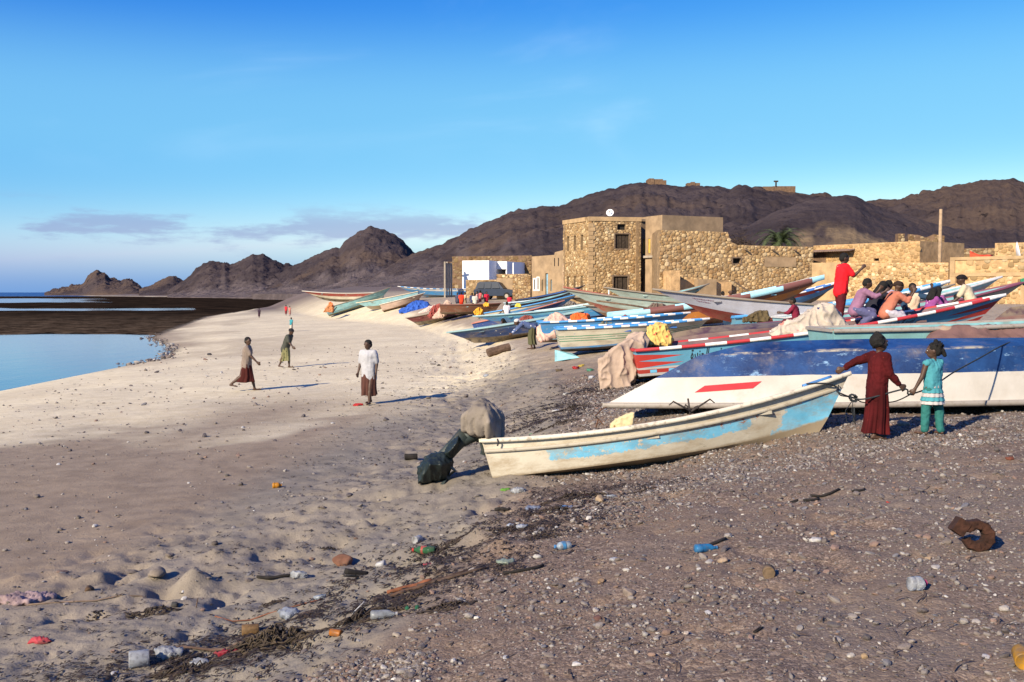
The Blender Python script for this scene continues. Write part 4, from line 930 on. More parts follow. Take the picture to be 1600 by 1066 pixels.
class Hull:
    def __init__(s, L, B, Ds, Db, rake, chine=0.30, sternw=0.84, keelrise=0.12, flare=0.0, belly=0.36, bowpow=2.1, sag=0.0):
        s.__dict__.update(L=L, B=B, Ds=Ds, Db=Db, rake=rake, chine=chine, sternw=sternw, keelrise=keelrise, flare=flare, belly=belly, bowpow=bowpow, sag=sag)
    def sec(s, t):
        f = s.sternw + (1 - s.sternw) * math.sin(min(1, t / 0.4) * math.pi / 2)
        if t > s.belly: f *= max(0.0, 1 - ((t - s.belly) / (1 - s.belly)) ** s.bowpow)
        fc = f * (1 - 0.55 * max(0, (t - 0.4) / 0.6) ** 1.2)
        zg = s.Ds + (s.Db - s.Ds) * t ** 2.1 - s.sag * 4 * t * (1 - t)
        zk = s.keelrise * max(0, (t - 0.6) / 0.4) ** 2
        zc = zk + s.chine * (0.45 + 0.75 * t ** 1.5) * (zg - zk) * 1.2
        return s.B / 2 * f, s.B / 2 * 0.80 * fc, zg, zc, zk
    def pt(s, t, v, side):
        bg, bc, zg, zc, zk = s.sec(t)
        xg, xc, xk = t * s.L, t * (s.L - s.rake * 0.62), t * (s.L - s.rake)
        tr = 0.10 * s.Ds
        if v <= 0.3: a = v / 0.3; x, y, z = xk + (xc - xk) * a, bc * a, zk + (zc - zk) * a ** 1.1
        else:
            a = (v - 0.3) / 0.7; x, y, z = xc + (xg - xc) * a, bc + (bg - bc) * (a + s.flare * a * (1 - a)), zc + (zg - zc) * a
        return Vector((x - tr * (z / s.Ds) * (1 - t) ** 6 * 1.6, y * side, z))
def boat(name, label, hull, stern, yaw, paint, rail, inside=None, roll=0.0, pitch=None, dpitch=0.0, zabs=None, inverted=False, thwarts=3, railw=0.045, railh=0.06, zoff=-0.05, group='boats drawn up on the beach', strake=None, nst=30):
    t = empty(name); h = hull; D = h.Ds
    inv = (lambda p: Vector((p.x, p.y, D - p.z))) if inverted else (lambda p: p)
    ts = [i / nst for i in range(nst + 1)]; vsl = [0, .1, .2, .3, .3001, .4, .5, .6, .7, .8, .9, 1.0]
    def sheet_(name_, fn, nv, mat, closed_t0=False, smooth=True):
        me = bpy.data.meshes.new(name_); V = []; F = []; UV = []
        for i, tt in enumerate(ts):
            for j in range(nv): p, uvv = fn(tt, j); V.append(tuple(inv(p))); UV.append(uvv)
        for i in range(nst):
            for j in range(nv - 1): a = i * nv + j; F.append((a, a + nv, a + nv + 1, a + 1))
        if closed_t0: F.append(tuple(range(nv)))
        me.from_pydata(V, [], F); ul = me.uv_layers.new(name='UVMap')
        for l in me.loops: ul.data[l.index].uv = UV[l.vertex_index]
        o = finish(name_, me, mat, t, smooth); return o
    prof = [(v, -1) for v in reversed(vsl)] + [(v, 1) for v in vsl[1:]]
    hu = sheet_('hull', lambda tt, j: (h.pt(tt, prof[j][0], prof[j][1]), (tt, prof[j][0])), len(prof), paint, True, False)
    es = hu.modifiers.new('edge', 'EDGE_SPLIT'); es.split_angle = R(28); hu.data.polygons.foreach_set('use_smooth', [True] * len(hu.data.polygons))
    # gunwale rails (one each side) and across the transom
    for sd in (-1, 1):
        def rl(tt, j, sd=sd):
            p = h.pt(tt, 1, sd); w = railw if tt < 0.985 else railw * 0.6; oo = [(-w * .9, -.01), (w, -.01), (w, railh * .6), (w * .5, railh), (-w * .6, railh), (-w * .9, -.01)][j]
            return Vector((p.x + (0.02 if tt > .99 else 0), p.y + sd * oo[0], p.z + oo[1] - railh * .4)), (tt, j / 5)
        sheet_('gunwale', rl, 6, rail)
    a, b = h.pt(0, 1, -1), h.pt(0, 1, 1); m = MB(); m.box(inv((a + b) / 2 + Vector((0.0, 0, 0.006))), (0.075, abs(b.y - a.y) - .05, railh * .9)); m.build('transom_cap', rail, t)
    if strake:
        v0, mt = strake
        for sd in (-1, 1):
            def st(tt, j, sd=sd):
                p = h.pt(tt, v0, sd); oo = [(0.0, -.025), (.03, -.02), (.03, .02), (0, .028)][j]; return Vector((p.x, p.y + sd * (oo[0] * (1 - tt ** 8) + .002), p.z + oo[1])), (tt, .5)
            sheet_('rub_strake', st, 4, mt)
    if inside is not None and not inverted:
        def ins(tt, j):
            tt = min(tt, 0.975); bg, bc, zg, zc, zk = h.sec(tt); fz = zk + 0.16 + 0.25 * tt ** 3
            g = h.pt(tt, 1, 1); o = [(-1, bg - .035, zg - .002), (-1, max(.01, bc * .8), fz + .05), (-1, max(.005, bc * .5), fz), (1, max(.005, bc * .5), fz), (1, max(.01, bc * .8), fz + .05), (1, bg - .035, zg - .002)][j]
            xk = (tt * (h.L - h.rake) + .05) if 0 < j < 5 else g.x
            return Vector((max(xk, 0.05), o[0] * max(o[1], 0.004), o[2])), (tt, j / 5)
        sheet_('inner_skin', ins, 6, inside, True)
        for k in range(thwarts):
            tt = 0.12 + 0.62 * k / max(1, thwarts - 1); bg, bc, zg, zc, zk = h.sec(tt); g = h.pt(tt, 1, 1)
            m = MB(); m.box((g.x, 0, zg - .16), (0.24, bg * 2 - .10, 0.045)); m.build('thwart', inside, t)
    t.rotation_euler = (0, 0, R(yaw))
    sx, sy = stern; c, s_ = math.cos(R(yaw)), math.sin(R(yaw)); bx, by = sx + c * h.L * .8, sy + s_ * h.L * .8
    if pitch is None: pitch = -math.degrees(math.atan2(float(base_h(bx, by)) - float(base_h(sx, sy)), h.L * .8))
    pitch += dpitch; rot = Euler((R(roll), R(pitch), R(yaw)), 'XYZ'); t.rotation_euler = rot
    M3 = rot.to_matrix(); pts = [M3 @ inv(h.pt(i / 16, v, sd)) for i in range(17) for v in (0, .3, 1) for sd in (-1, 1)]
    xs_ = np.array([p.x + sx for p in pts]); ys_ = np.array([p.y + sy for p in pts]); zz = hgt(xs_, ys_, False)
    t.location = (sx, sy, float(np.max(zz - np.array([p.z for p in pts]))) + zoff)
    if zabs is not None: t.location.z = zabs
    tag(t, label, 'boat', group)
    t_matrix = Matrix.Translation(t.location) @ rot.to_matrix().to_4x4()
    return t, h, t_matrix
AR = dict(n=0xFEE7, s=0xFEB4, r=0xFEAE, a=0xFE8D, l=0xFEDF, j=0xFEA0, z=0xFEB0, y=0xFEF3, h=0xFE93, H=0xFEA3, d=0xFEC0, m=0xFEE3, w=0xFEEE, t=0xFE95)
def lettering(parent, h, text, t0, v0, tl, side, mat, flip=False, hscale=1.0):
    """painted writing that follows the hull; text in visual order, read on the given side"""
    cu = bpy.data.curves.new('lettering', 'FONT'); cu.body = text; cu.resolution_u = 3; cu.offset = 0.022; o = bpy.data.objects.new('lettering', cu); COL.objects.link(o)
    dg = bpy.context.evaluated_depsgraph_get(); me = bpy.data.meshes.new_from_object(o.evaluated_get(dg)); bpy.data.objects.remove(o)
    if not len(me.vertices): return None
    xs = [v.co.x for v in me.vertices]; x0, x1 = min(xs), max(xs); 
    for v in me.vertices:
        f = (v.co.x - x0) / (x1 - x0); tt = t0 + (f if side < 0 else 1 - f) * tl; vv = v0 + (v.co.y) / (x1 - x0) * tl * h.L / 0.75 * hscale
        tt = min(max(tt, 0), .99); p = h.pt(tt, min(max(vv, .31), .995), side); v.co = (p.x, p.y + side * 0.006, p.z)
    o = finish('lettering', me, mat, parent); return o
NAME1 = ''.join(chr(AR[c]) for c in 'hryzjla') + ' ' + ''.join(chr(AR[c]) for c in 'rsn')
NAME2 = ''.join(chr(AR[c]) for c in 'twmrdH')
BLACKP = M((0.02, 0.02, 0.025), 0.6, 0.2, 8, 0)
# colours
CREAM = (0.62, 0.57, 0.45); WHITE = (0.60, 0.59, 0.58); SKYB = (0.14, 0.42, 0.62); BLUE = (0.03, 0.13, 0.42); MIDB = (0.06, 0.27, 0.58); TEAL = (0.22, 0.46, 0.48); MINT = (0.47, 0.60, 0.57)
REDP = (0.48, 0.045, 0.035); MAROON = (0.15, 0.035, 0.04); BROWN = (0.17, 0.065, 0.035); LAV = (0.55, 0.57, 0.68); CYAN = (0.33, 0.62, 0.72); ORANGE = (0.55, 0.20, 0.04); PURPLE = (0.085, 0.045, 0.06); GREYW = (0.40, 0.37, 0.33); GREEN = (0.10, 0.27, 0.16); BLK = (0.03, 0.03, 0.035)
WOODRAIL = rail_paint([(0.20, 0.165, 0.125)], 1); CREAMRAIL = rail_paint([(0.55, 0.50, 0.40)], 1, 0.7); GREYRAIL = rail_paint([(0.27, 0.24, 0.21)], 1, .5)
RW_RAIL = rail_paint([(0.42, 0.03, 0.035), (0.70, 0.67, 0.63)], 9); BW_RAIL = rail_paint([(0.06, 0.27, 0.58), (0.72, 0.70, 0.67)], 9)
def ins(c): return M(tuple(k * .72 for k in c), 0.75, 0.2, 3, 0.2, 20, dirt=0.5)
def xy(u, y): return ((u - 800) / 1600 * y, y)

# ---- the near boat: cream with a flaking blue strip, heeled away
def near_paint():
    n = NT('flaking_cream_and_blue'); uv = n.N.new('ShaderNodeUVMap'); sp = n.N.new('ShaderNodeSeparateXYZ'); n.L.new(uv.outputs[0], sp.inputs[0]); t, v = sp.outputs[0], sp.outputs[1]
    cream = n.mix(n.rng(n.noise(2.0, 5), 0.3, 0.7), (0.39, 0.345, 0.26), (0.50, 0.46, 0.37))
    nz = n.noise(4.5, 7, 0.75); nz2 = n.noise(13, 6, 0.8); vv = n.math('ADD', v, n.math('ADD', n.math('MULTIPLY', n.math('SUBTRACT', nz, 0.5), 0.30), n.math('MULTIPLY', n.math('SUBTRACT', nz2, .5), .14)))
    hi = n.math('ADD', 0.74, n.math('MULTIPLY', t, -0.02)); lo = n.math('ADD', 0.52, n.math('MULTIPLY', t, 0.0))
    topedge = n.rng(v, n.math('SUBTRACT', hi, -.002), n.math('SUBTRACT', hi, .002), smooth=False)
    low = n.rng(vv, n.math('SUBTRACT', lo, .004), n.math('ADD', lo, .004), smooth=False)
    tm = n.math('MULTIPLY', n.rng(n.math('ADD', t, n.math('MULTIPLY', n.math('SUBTRACT', nz, .5), .12)), 0.155, 0.165, smooth=False), n.rng(n.math('ADD', t, n.math('MULTIPLY', n.math('SUBTRACT', nz, .5), .25)), 0.74, 0.73, smooth=False))
    band = n.math('MULTIPLY', n.math('MULTIPLY', topedge, low), tm)
    band = n.math('MULTIPLY', band, n.rng(nz2, 0.60, 0.575))
    # second patch of blue on the bow
    bow = n.math('MULTIPLY', n.rng(n.math('ADD', t, n.math('MULTIPLY', n.math('SUBTRACT', nz, .5), .14)), 0.825, 0.835, smooth=False), n.math('MULTIPLY', n.rng(vv, 0.77, 0.75, smooth=False), n.rng(vv, 0.30, 0.33, smooth=False)))
    blue = n.mix(n.rng(n.noise(3, 5), 0.3, 0.7), (0.10, 0.34, 0.50), (0.17, 0.45, 0.62))
    c = n.mix(n.math('MAXIMUM', band, bow), cream, blue)
    red = n.math('MULTIPLY', n.math('MULTIPLY', n.rng(n.noise(5, 6, .75, stretch=(1, 1, 2.5)), 0.56, 0.58, smooth=False), n.math('MULTIPLY', n.rng(v, 0.62, 0.66), n.rng(v, 0.82, 0.80))), n.math('MULTIPLY', n.rng(t, 0.55, 0.62), n.rng(t, 0.86, 0.82)))
    c = n.mix(red, c, (0.26, 0.06, 0.04))
    blk = n.math('MULTIPLY', n.rng(n.noise(9, 6, .8, stretch=(.5, 1, 2)), 0.63, 0.65, smooth=False), n.math('MULTIPLY', n.rng(t, 0.42, 0.55), n.rng(t, 0.80, .70))); c = n.mix(n.math('MULTIPLY', blk, n.rng(v, 0.5, 0.45, 0.2, 1)), c, (0.07, 0.08, 0.08))
    c = n.mix(n.math('MULTIPLY', n.rng(n.noise(3, 7, .75, stretch=(.6, 1, 2)), .42, .7), .7), c, (0.26, 0.19, 0.11))
    c = n.mix(n.rng(n.math('ADD', v, n.math('MULTIPLY', n.math('SUBTRACT', nz, .5), .1)), 0.36, 0.30), c, (0.24, 0.19, 0.125))
    rust = n.math('MULTIPLY', n.rng(n.noise(11, 5, .7, stretch=(1, 1, .15)), .64, .72), n.rng(v, .8, .95)); c = n.mix(n.math('MULTIPLY', rust, .7), c, (0.22, 0.10, 0.04))
    return n.out(c, 0.6, n.bump(n.math('ADD', n.noise(25, 5), n.math('MULTIPLY', n.math('ADD', band, bow), .25)), 0.25, 0.012), spec=0.35)
hb = Hull(4.92, 1.35, 0.57, 0.95, 0.62, chine=0.22, sternw=0.9, belly=0.30, bowpow=1.9, keelrise=0.10, flare=0.25, sag=0.11)
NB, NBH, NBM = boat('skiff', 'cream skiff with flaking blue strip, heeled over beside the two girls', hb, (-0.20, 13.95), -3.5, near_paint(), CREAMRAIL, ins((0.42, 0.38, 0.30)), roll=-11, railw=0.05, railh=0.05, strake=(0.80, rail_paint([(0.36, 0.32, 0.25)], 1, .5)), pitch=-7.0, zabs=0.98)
# small fittings of the near boat
m = MB(); 
for k, (t_, dz) in enumerate(((.86, .035),)):
    pts = [NBH.pt(t_ + i * .012, 1, -1) + Vector((0, -.01, .035)) for i in range(8)]; m.tube(pts, .028, 6)
m.build('painted_rail', rail_paint([(0.05, 0.18, 0.42), (0.6, 0.6, 0.58)], 30), NB, True)
# ---- big upturned boat: blue bottom, white sides
def upturned_paint():
    n = NT('blue_and_white_upturned'); uv = n.N.new('ShaderNodeUVMap'); sp = n.N.new('ShaderNodeSeparateXYZ'); n.L.new(uv.outputs[0], sp.inputs[0]); t, v = sp.outputs[0], sp.outputs[1]
    blue = n.mix(n.rng(n.noise(1.5, 6, .7), .3, .7), (0.006, 0.020, 0.075), (0.015, 0.058, 0.18)); white = n.mix(n.rng(n.noise(1.2, 5), .3, .7), (0.40, 0.365, 0.31), (0.50, 0.47, 0.42))
    blue = n.mix(n.math('MULTIPLY', n.rng(n.noise(4, 7, .8, stretch=(.5, 1, 1.5)), .56, .68), n.rng(v, 0.28, 0.36)), blue, (0.22, 0.36, 0.52))
    blue = n.mix(n.math('MULTIPLY', n.math('MULTIPLY', n.rng(n.noise(12, 6, .8, stretch=(.35, 1, 1.6)), .60, .68), .6), n.rng(n.noise(1.1, 4), .48, .62)), blue, (0.26, 0.31, 0.33))
    scuff = n.math('MULTIPLY', n.math('MULTIPLY', n.rng(v, 0.245, 0.275), n.rng(v, 0.325, 0.305)), n.rng(n.noise(3.0, 6, .7, stretch=(.5, 1, 1)), .5, .62)); blue = n.mix(scuff, blue, (0.36, 0.32, 0.24))
    edge = n.math('ADD', v, n.math('MULTIPLY', n.math('SUBTRACT', n.noise(2.5, 4), .5), .02)); c = n.mix(n.math('GREATER_THAN', edge, 0.615), blue, white)
    c = n.mix(n.math('MULTIPLY', n.rng(n.noise(2.2, 6, .7), .5, .75), .35), c, (0.30, 0.24, 0.17))
    return n.out(c, 0.45, n.bump(n.noise(22, 5), .2, .012), spec=.4)
hu2 = Hull(7.6, 1.75, 0.90, 0.98, 2.3, chine=0.15, sternw=0.9, belly=0.35, keelrise=0.04, bowpow=2.0)
B2, B2H, B2M = boat('skiff', 'large upturned boat, blue bottom above white sides, behind the girls', hu2, (9.0, 15.75), 181.5, upturned_paint(), GREYRAIL, None, inverted=True, railw=.05, railh=.075, zoff=-.03, thwarts=0, pitch=0.4)
m = MB(); vs = []
for i in range(9):
    for vv in (0.735, 0.825):
        p = B2H.pt(0.866 - i * 0.0131, vv - .006 * i, 1); vs.append((p.x, p.y + .012, 0.90 - p.z))
m.add(vs, [(2 * i, 2 * i + 2, 2 * i + 3, 2 * i + 1) for i in range(8)]); m.build('red_panel', M((0.50, 0.025, 0.03), .5, .12, 6, .1), B2)
# ---- long blue boat with red flashes and a name, people sitting in it
ha = Hull(8.75, 1.75, 0.72, 1.30, 1.15, chine=0.30, sternw=0.85, keelrise=0.25, belly=.42)
pn = hull_paint([(0, (0.05, 0.055, 0.06)), (0.30, WHITE), (0.37, REDP), (0.47, WHITE), (0.52, SKYB)], .1, .15, spikes=(REDP, 0.115, 1.0, 0.52, 0.88))
B3, B3H, B3M = boat('fishing_boat', 'long sky-blue boat with red flashes, Arabic name and red-white rail', ha, (2.85, 23.4), 3.0, pn, RW_RAIL, ins((0.20, 0.13, 0.13)), thwarts=4, pitch=-4.2, zoff=0.02)
lettering(B3, B3H, NAME1, 0.136, 0.66, 0.078, -1, BLACKP, hscale=1.7); lettering(B3, B3H, NAME2, 0.222, 0.72, 0.042, -1, BLACKP, hscale=1.7); lettering(B3, B3H, NAME1, 0.655, 0.78, 0.075, -1, BLACKP, hscale=1.7)
for k in range(9):
    t0 = .03 + k * .05; ps = [B3H.pt(t0 + d, v, -1) + Vector((0, -.006, 0)) for d in (0, .018) for v in (.38, .46)]; m = MB(); m.add(ps, [(0, 2, 3, 1)]); m.build('blue_check', M(SKYB, .6, .1), B3)
# ---- teal boat
h = Hull(7.5, 1.7, 0.92, 1.15, .9)
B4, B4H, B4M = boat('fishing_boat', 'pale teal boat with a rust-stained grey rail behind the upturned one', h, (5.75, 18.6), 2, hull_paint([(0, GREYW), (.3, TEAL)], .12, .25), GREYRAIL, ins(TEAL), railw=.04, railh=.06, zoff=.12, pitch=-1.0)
# ---- upturned maroon boat
h = Hull(5.2, 1.6, 0.82, 0.9, 1.0, chine=.18, belly=.4)
boat('fishing_boat', 'dark maroon upturned boat beyond the long blue one', h, (8.6, 27.3), 180, hull_paint([(0, PURPLE), (.3, (0.11, 0.05, 0.06)), (.86, (0.06, 0.05, 0.16))], .15, .5), rail_paint([(0.05, 0.05, 0.18)], 1), None, inverted=True, zoff=.06)
# ---- white boat with maroon bottom, bow to the left
h = Hull(8.2, 1.7, 0.80, 1.22, 1.9, chine=.30, keelrise=.35, belly=.40)
BW, BWH, _ = boat('fishing_boat', 'lavender-white boat with maroon bottom, bow raised towards the beach', h, (13.0, 35.2), 180, hull_paint([(0, (0.22, 0.035, 0.03)), (.40, LAV)], .06, .15), WOODRAIL, ins((0.33, 0.33, 0.36)), pitch=-1.6, zoff=.02)
m = MB()
for r_ in range(2):
    for k in range(9 if r_ == 0 else 5):
        t0 = .875 - k * .011; v0 = .80 - r_ * .11
        pts = [BWH.pt(t0 - i * .0028, v0 + .02 * math.sin(i * 2.1 + k) * (1 if k % 3 else 2), 1) + Vector((0, .012, 0)) for i in range(5)]; m.tube(pts, .005, 4)
m.build('faded_writing', M((0.22, 0.12, 0.16), .8, .1), BW)
# ---- the others: (label, hull, stern xy, yaw, paint, rail, inside, extra)
FL = [
 ('pale mint boat with its sharp bow pointing left above the blue pair', Hull(8.0, 1.6, .75, 1.25, 1.9, keelrise=.3), xy(1150, 47), 177, [(0, (0.30, 0.06, 0.05)), (.34, MINT)], WOODRAIL, MINT, dict(pitch=-1.8)),
 ('faded mint boat lying behind the pale mint one', Hull(8.2, 1.6, .75, 1.25, 1.7, keelrise=.3), xy(1190, 53), 178, [(0, GREYW), (.34, (0.42, 0.54, 0.50))], WOODRAIL, MINT, dict(pitch=-1.5)),
 ('long-bowed boat, cyan and maroon with an orange flank, bow high', Hull(9.2, 1.7, .75, 1.55, 1.9, keelrise=.45), xy(960, 43.5), 3, [(0, MAROON), (.34, ORANGE), (.72, (0.16, 0.05, 0.04))], rail_paint([CYAN, (0.16, 0.06, 0.05)], 3.2, .2), CYAN, dict(pitch=-5.0, railh=.20)),
 ('blue boat with white-dashed rail whose bow points at the red-shirted man', Hull(8.0, 1.7, .78, 1.45, 1.7, keelrise=.4), xy(1145, 35.5), 6, [(0, WHITE), (.34, MIDB), (.7, SKYB)], BW_RAIL, SKYB, dict(pitch=-4.0, railh=.10)),
 ('grey-white bow jutting up beside the man in the cream shirt', Hull(7.5, 1.6, .78, 1.5, 1.6, keelrise=.45), xy(1225, 33.5), 4, [(0, GREYW), (.34, (0.50, 0.50, 0.52)), (.8, CYAN)], rail_paint([(0.5, 0.5, 0.5)], 1), TEAL, dict(pitch=-4.6)),
 ('cream and maroon bow with a green rag on its tip', Hull(7.6, 1.7, .8, 1.45, 1.6, keelrise=.45), xy(1205, 29.5), 2, [(0, (0.48, 0.33, 0.06)), (.36, REDP), (.52, (0.48, 0.34, 0.07)), (.6, CREAM)], rail_paint([(0.17, 0.05, 0.08)], 1), TEAL, dict(pitch=-4.4)),
 ('dark purple upturned boat by the right edge of the picture', Hull(6.5, 1.8, 1.0, 1.05, 1.0, chine=.2), xy(1900, 27.5), 180, [(0, PURPLE), (.3, (0.14, 0.04, 0.05)), (.6, PURPLE)], WOODRAIL, None, dict(inverted=True, zoff=.1)),
 ('low boat with an orange and blue rail at the right edge', Hull(5.5, 1.5, .62, .75, .6), xy(1512, 21.3), 2, [(0, BLK), (.34, BLUE)], rail_paint([(0.72, 0.25, 0.03), (0.05, 0.14, 0.5)], 2.4, .1), BLUE, dict(zoff=.22, pitch=0)),
 ('blue boat with blue and white dashed rail under the pink tarpaulin', Hull(5.6, 1.7, .78, .92, .9), xy(848, 38.3), 3, [(0, BLK), (.30, (0.25, 0.55, 0.75)), (.36, MIDB)], BW_RAIL, MIDB, dict(pitch=-2.0)),
 ('cream boat with thin green stripes and dark blue bottom', Hull(4.9, 1.7, .78, .9, .8), xy(876, 33.4), 1, [(0, (0.01, 0.06, 0.20)), (.30, MIDB), (.36, CREAM), (.55, GREEN), (.58, CREAM), (.63, GREEN), (.66, CREAM), (.71, GREEN), (.74, CREAM)], BW_RAIL, BLUE, dict(pitch=-2.2)),
 ('bright blue boat whose bow points left on to the open sand', Hull(8.0, 1.6, .70, 1.0, 1.6, keelrise=.3), xy(965, 57), 179, [(0, BLUE), (.34, MIDB), (.75, SKYB)], rail_paint([(0.24, 0.38, 0.42)], 1), TEAL, {}),
 ('dark navy boat with a faded teal rail beside the squatting person', Hull(6.5, 1.6, .72, .95, 1.2, keelrise=.2), xy(912, 49), 179, [(0, BLK), (.34, (0.02, 0.045, 0.14)), (.8, (0.05, 0.12, 0.24))], rail_paint([(0.20, 0.32, 0.34)], 1), (0.1, 0.16, 0.2), {}),
 ('grey plank boat with brown rail between the mint bows', Hull(6.5, 1.5, .65, .95, 1.2, keelrise=.3), xy(1120, 50.2), 176, [(0, BROWN), (.34, (0.40, 0.40, 0.38))], WOODRAIL, (0.25, 0.2, 0.16), {}),
 ('reddish-brown boat with a teal interior at the sand edge', Hull(4.6, 1.6, .72, .85, .5), xy(690, 79), 0, [(0, (0.08, 0.035, 0.025)), (.34, BROWN)], rail_paint([(0.15, 0.06, 0.04)], 1), TEAL, dict(pitch=0)),
 ('red boat half buried under pink and grey tarpaulins', Hull(5.5, 1.7, .75, 1.0, .9), xy(740, 83), 176, [(0, BLK), (.34, MAROON)], WOODRAIL, MAROON, {}),
 ('blue and cream boat with a wide blue bow beside the yellow buoy', Hull(6.0, 1.7, .75, 1.05, 1.4, keelrise=.3), xy(765, 66), -8, [(0, BLUE), (.34, MIDB), (.8, CREAM)], rail_paint([MIDB], 1), MIDB, {}),
 ('boat with pinkish inside and red rail near the white-shirted boy', Hull(5.5, 1.6, .68, .9, 1.2, keelrise=.2), xy(745, 61), -2, [(0, BLK), (.34, (0.03, 0.08, 0.3))], rail_paint([(0.40, 0.16, 0.12)], 1), (0.50, 0.40, 0.36), {}),
 ('short blue boat with a mint interior left of the maroon prow', Hull(4.8, 1.6, .72, .9, .8), xy(842, 58.5), 2, [(0, BLUE), (.34, (0.06, 0.22, 0.42))], rail_paint([MINT], 1), MINT, {}),
 ('cream boat with a pointed maroon prow behind the orange bundle', Hull(7.0, 1.6, .75, 1.35, 1.5, keelrise=.4), xy(1085, 54.5), 178, [(0, BROWN), (.34, CREAM)], rail_paint([(0.25, 0.05, 0.035)], 1), CREAM, dict(pitch=-2)),
 ('red upturned boat in front of the turquoise doorway', Hull(5.0, 1.6, .72, .8, .9, chine=.2), xy(965, 67), 2, [(0, (0.25, 0.045, 0.05)), (.5, (0.30, 0.07, 0.07))], WOODRAIL, None, dict(inverted=True, zoff=.1)),
 ('pale blue flat boat lying just below the car', Hull(5.0, 1.5, .6, .9, 1.0), xy(792, 77), 10, [(0, BLK), (.34, (0.42, 0.56, 0.60))], rail_paint([(0.45, 0.55, 0.58)], 1), MINT, dict(pitch=-4)),
 ('black and cyan boat with a low slanting bow below the plaster house', Hull(5.5, 1.5, .65, 1.1, 1.4, keelrise=.4), xy(795, 73), 22, [(0, BLK), (.34, BLK), (.6, CYAN), (.8, BLK)], rail_paint([(0.05, 0.05, 0.06)], 1), TEAL, dict(pitch=-7)),
 ('black boat with a striped flag-like bow below the blue door', Hull(5.5, 1.5, .7, 1.15, 1.4, keelrise=.4), xy(812, 79), 16, [(0, BLK), (.34, (0.05, 0.06, 0.12)), (.8, BLK)], rail_paint([BLK], 1), BLUE, dict(pitch=-7)),
 ('weathered bare wooden boat at the foot of the stone house', Hull(6.0, 1.5, .6, .8, 1.3, keelrise=.3), xy(1010, 75), 178, [(0, (0.15, 0.11, 0.08)), (.34, (0.22, 0.17, 0.12))], WOODRAIL, (0.2, 0.15, 0.1), {}),
 ('pale grey boat with lifted bow in front of the rubble house', Hull(6.0, 1.5, .65, 1.1, 1.4, keelrise=.4), xy(1075, 60), 10, [(0, (0.18, 0.05, 0.05)), (.4, (0.45, 0.46, 0.45))], rail_paint([(0.3, 0.3, 0.28)], 1), MINT, dict(pitch=-5)),
 ('white and cyan bow lifted high in front of the long rubble wall', Hull(7.5, 1.6, .7, 1.45, 1.8, keelrise=.45), xy(1075, 58), 6, [(0, REDP), (.34, WHITE), (.7, CYAN)], rail_paint([(0.45, 0.45, 0.42)], 1), TEAL, dict(pitch=-5)),
 ('blue and red bow pointing up before the plastered wall', Hull(7.0, 1.6, .7, 1.4, 1.7, keelrise=.45), xy(1120, 52), 7, [(0, BLK), (.34, MIDB), (.75, REDP)], rail_paint([(0.7, 0.68, 0.64), (0.06, 0.2, 0.5)], 7), BLUE, dict(pitch=-4.5)),
 ('small white boat with blue stripe at the foot of the mud-brick wall', Hull(5.5, 1.5, .7, 1.15, 1.4, keelrise=.4), xy(1330, 50), 8, [(0, GREYW), (.34, WHITE), (.6, MIDB), (.75, WHITE)], WOODRAIL, TEAL, dict(pitch=-4)),
 ('faded blue-green skiff tilted against the ruined mud wall', Hull(4.0, 1.3, .5, .8, 1.0, keelrise=.3), xy(1025, 69), 14, [(0, BLK), (.34, (0.16, 0.30, 0.33))], WOODRAIL, TEAL, dict(pitch=-8, zoff=.25)),
 ('red and white boat with a long raised bow, farthest along the beach', Hull(9.5, 1.9, .85, 1.6, 2.2, keelrise=.5), xy(598, 121), 178, [(0, BLK), (.30, CREAM), (.62, (0.30, 0.05, 0.04))], rail_paint([(0.55, 0.5, 0.42)], 1), TEAL, dict(pitch=3.5)),
 ('teal-hulled boat lying in front of the farthest red one', Hull(7.5, 1.9, .95, 1.25, 1.6), xy(515, 114), 1, [(0, (0.12, 0.28, 0.32)), (.5, (0.24, 0.47, 0.50))], WOODRAIL, TEAL, dict(zoff=.05)),
 ('cyan boat with a cream rail between the teal hull and blue tarpaulins', Hull(6.5, 1.8, .95, 1.2, 1.5), xy(655, 107), 179, [(0, (0.28, 0.22, 0.16)), (.34, (0.33, 0.62, 0.70))], rail_paint([(0.6, 0.5, 0.34)], 1), CREAM, {}),
 ('pink-cream small boat with its bow towards the blue tarpaulins', Hull(4.5, 1.6, .8, .95, 1.2), xy(600, 103), -3, [(0, BROWN), (.34, (0.55, 0.40, 0.32))], CREAMRAIL, CREAM, {}),
 ('white boat with blue dashes and bow up beside the brown house', Hull(9.0, 1.9, .85, 1.5, 1.8, keelrise=.5), xy(745, 117), 178, [(0, MIDB), (.34, MIDB), (.75, WHITE)], rail_paint([MIDB, (0.7, 0.7, 0.7)], 12), SKYB, dict(pitch=2.5)),
]
BOATS = []
for lab, hh, st, yw, bands, rl, ic, kw in FL:
    BOATS.append(boat('fishing_boat', lab, hh, st, yw, hull_paint(bands, .45, .55), rl, ins(ic) if ic else None, nst=22, **kw))

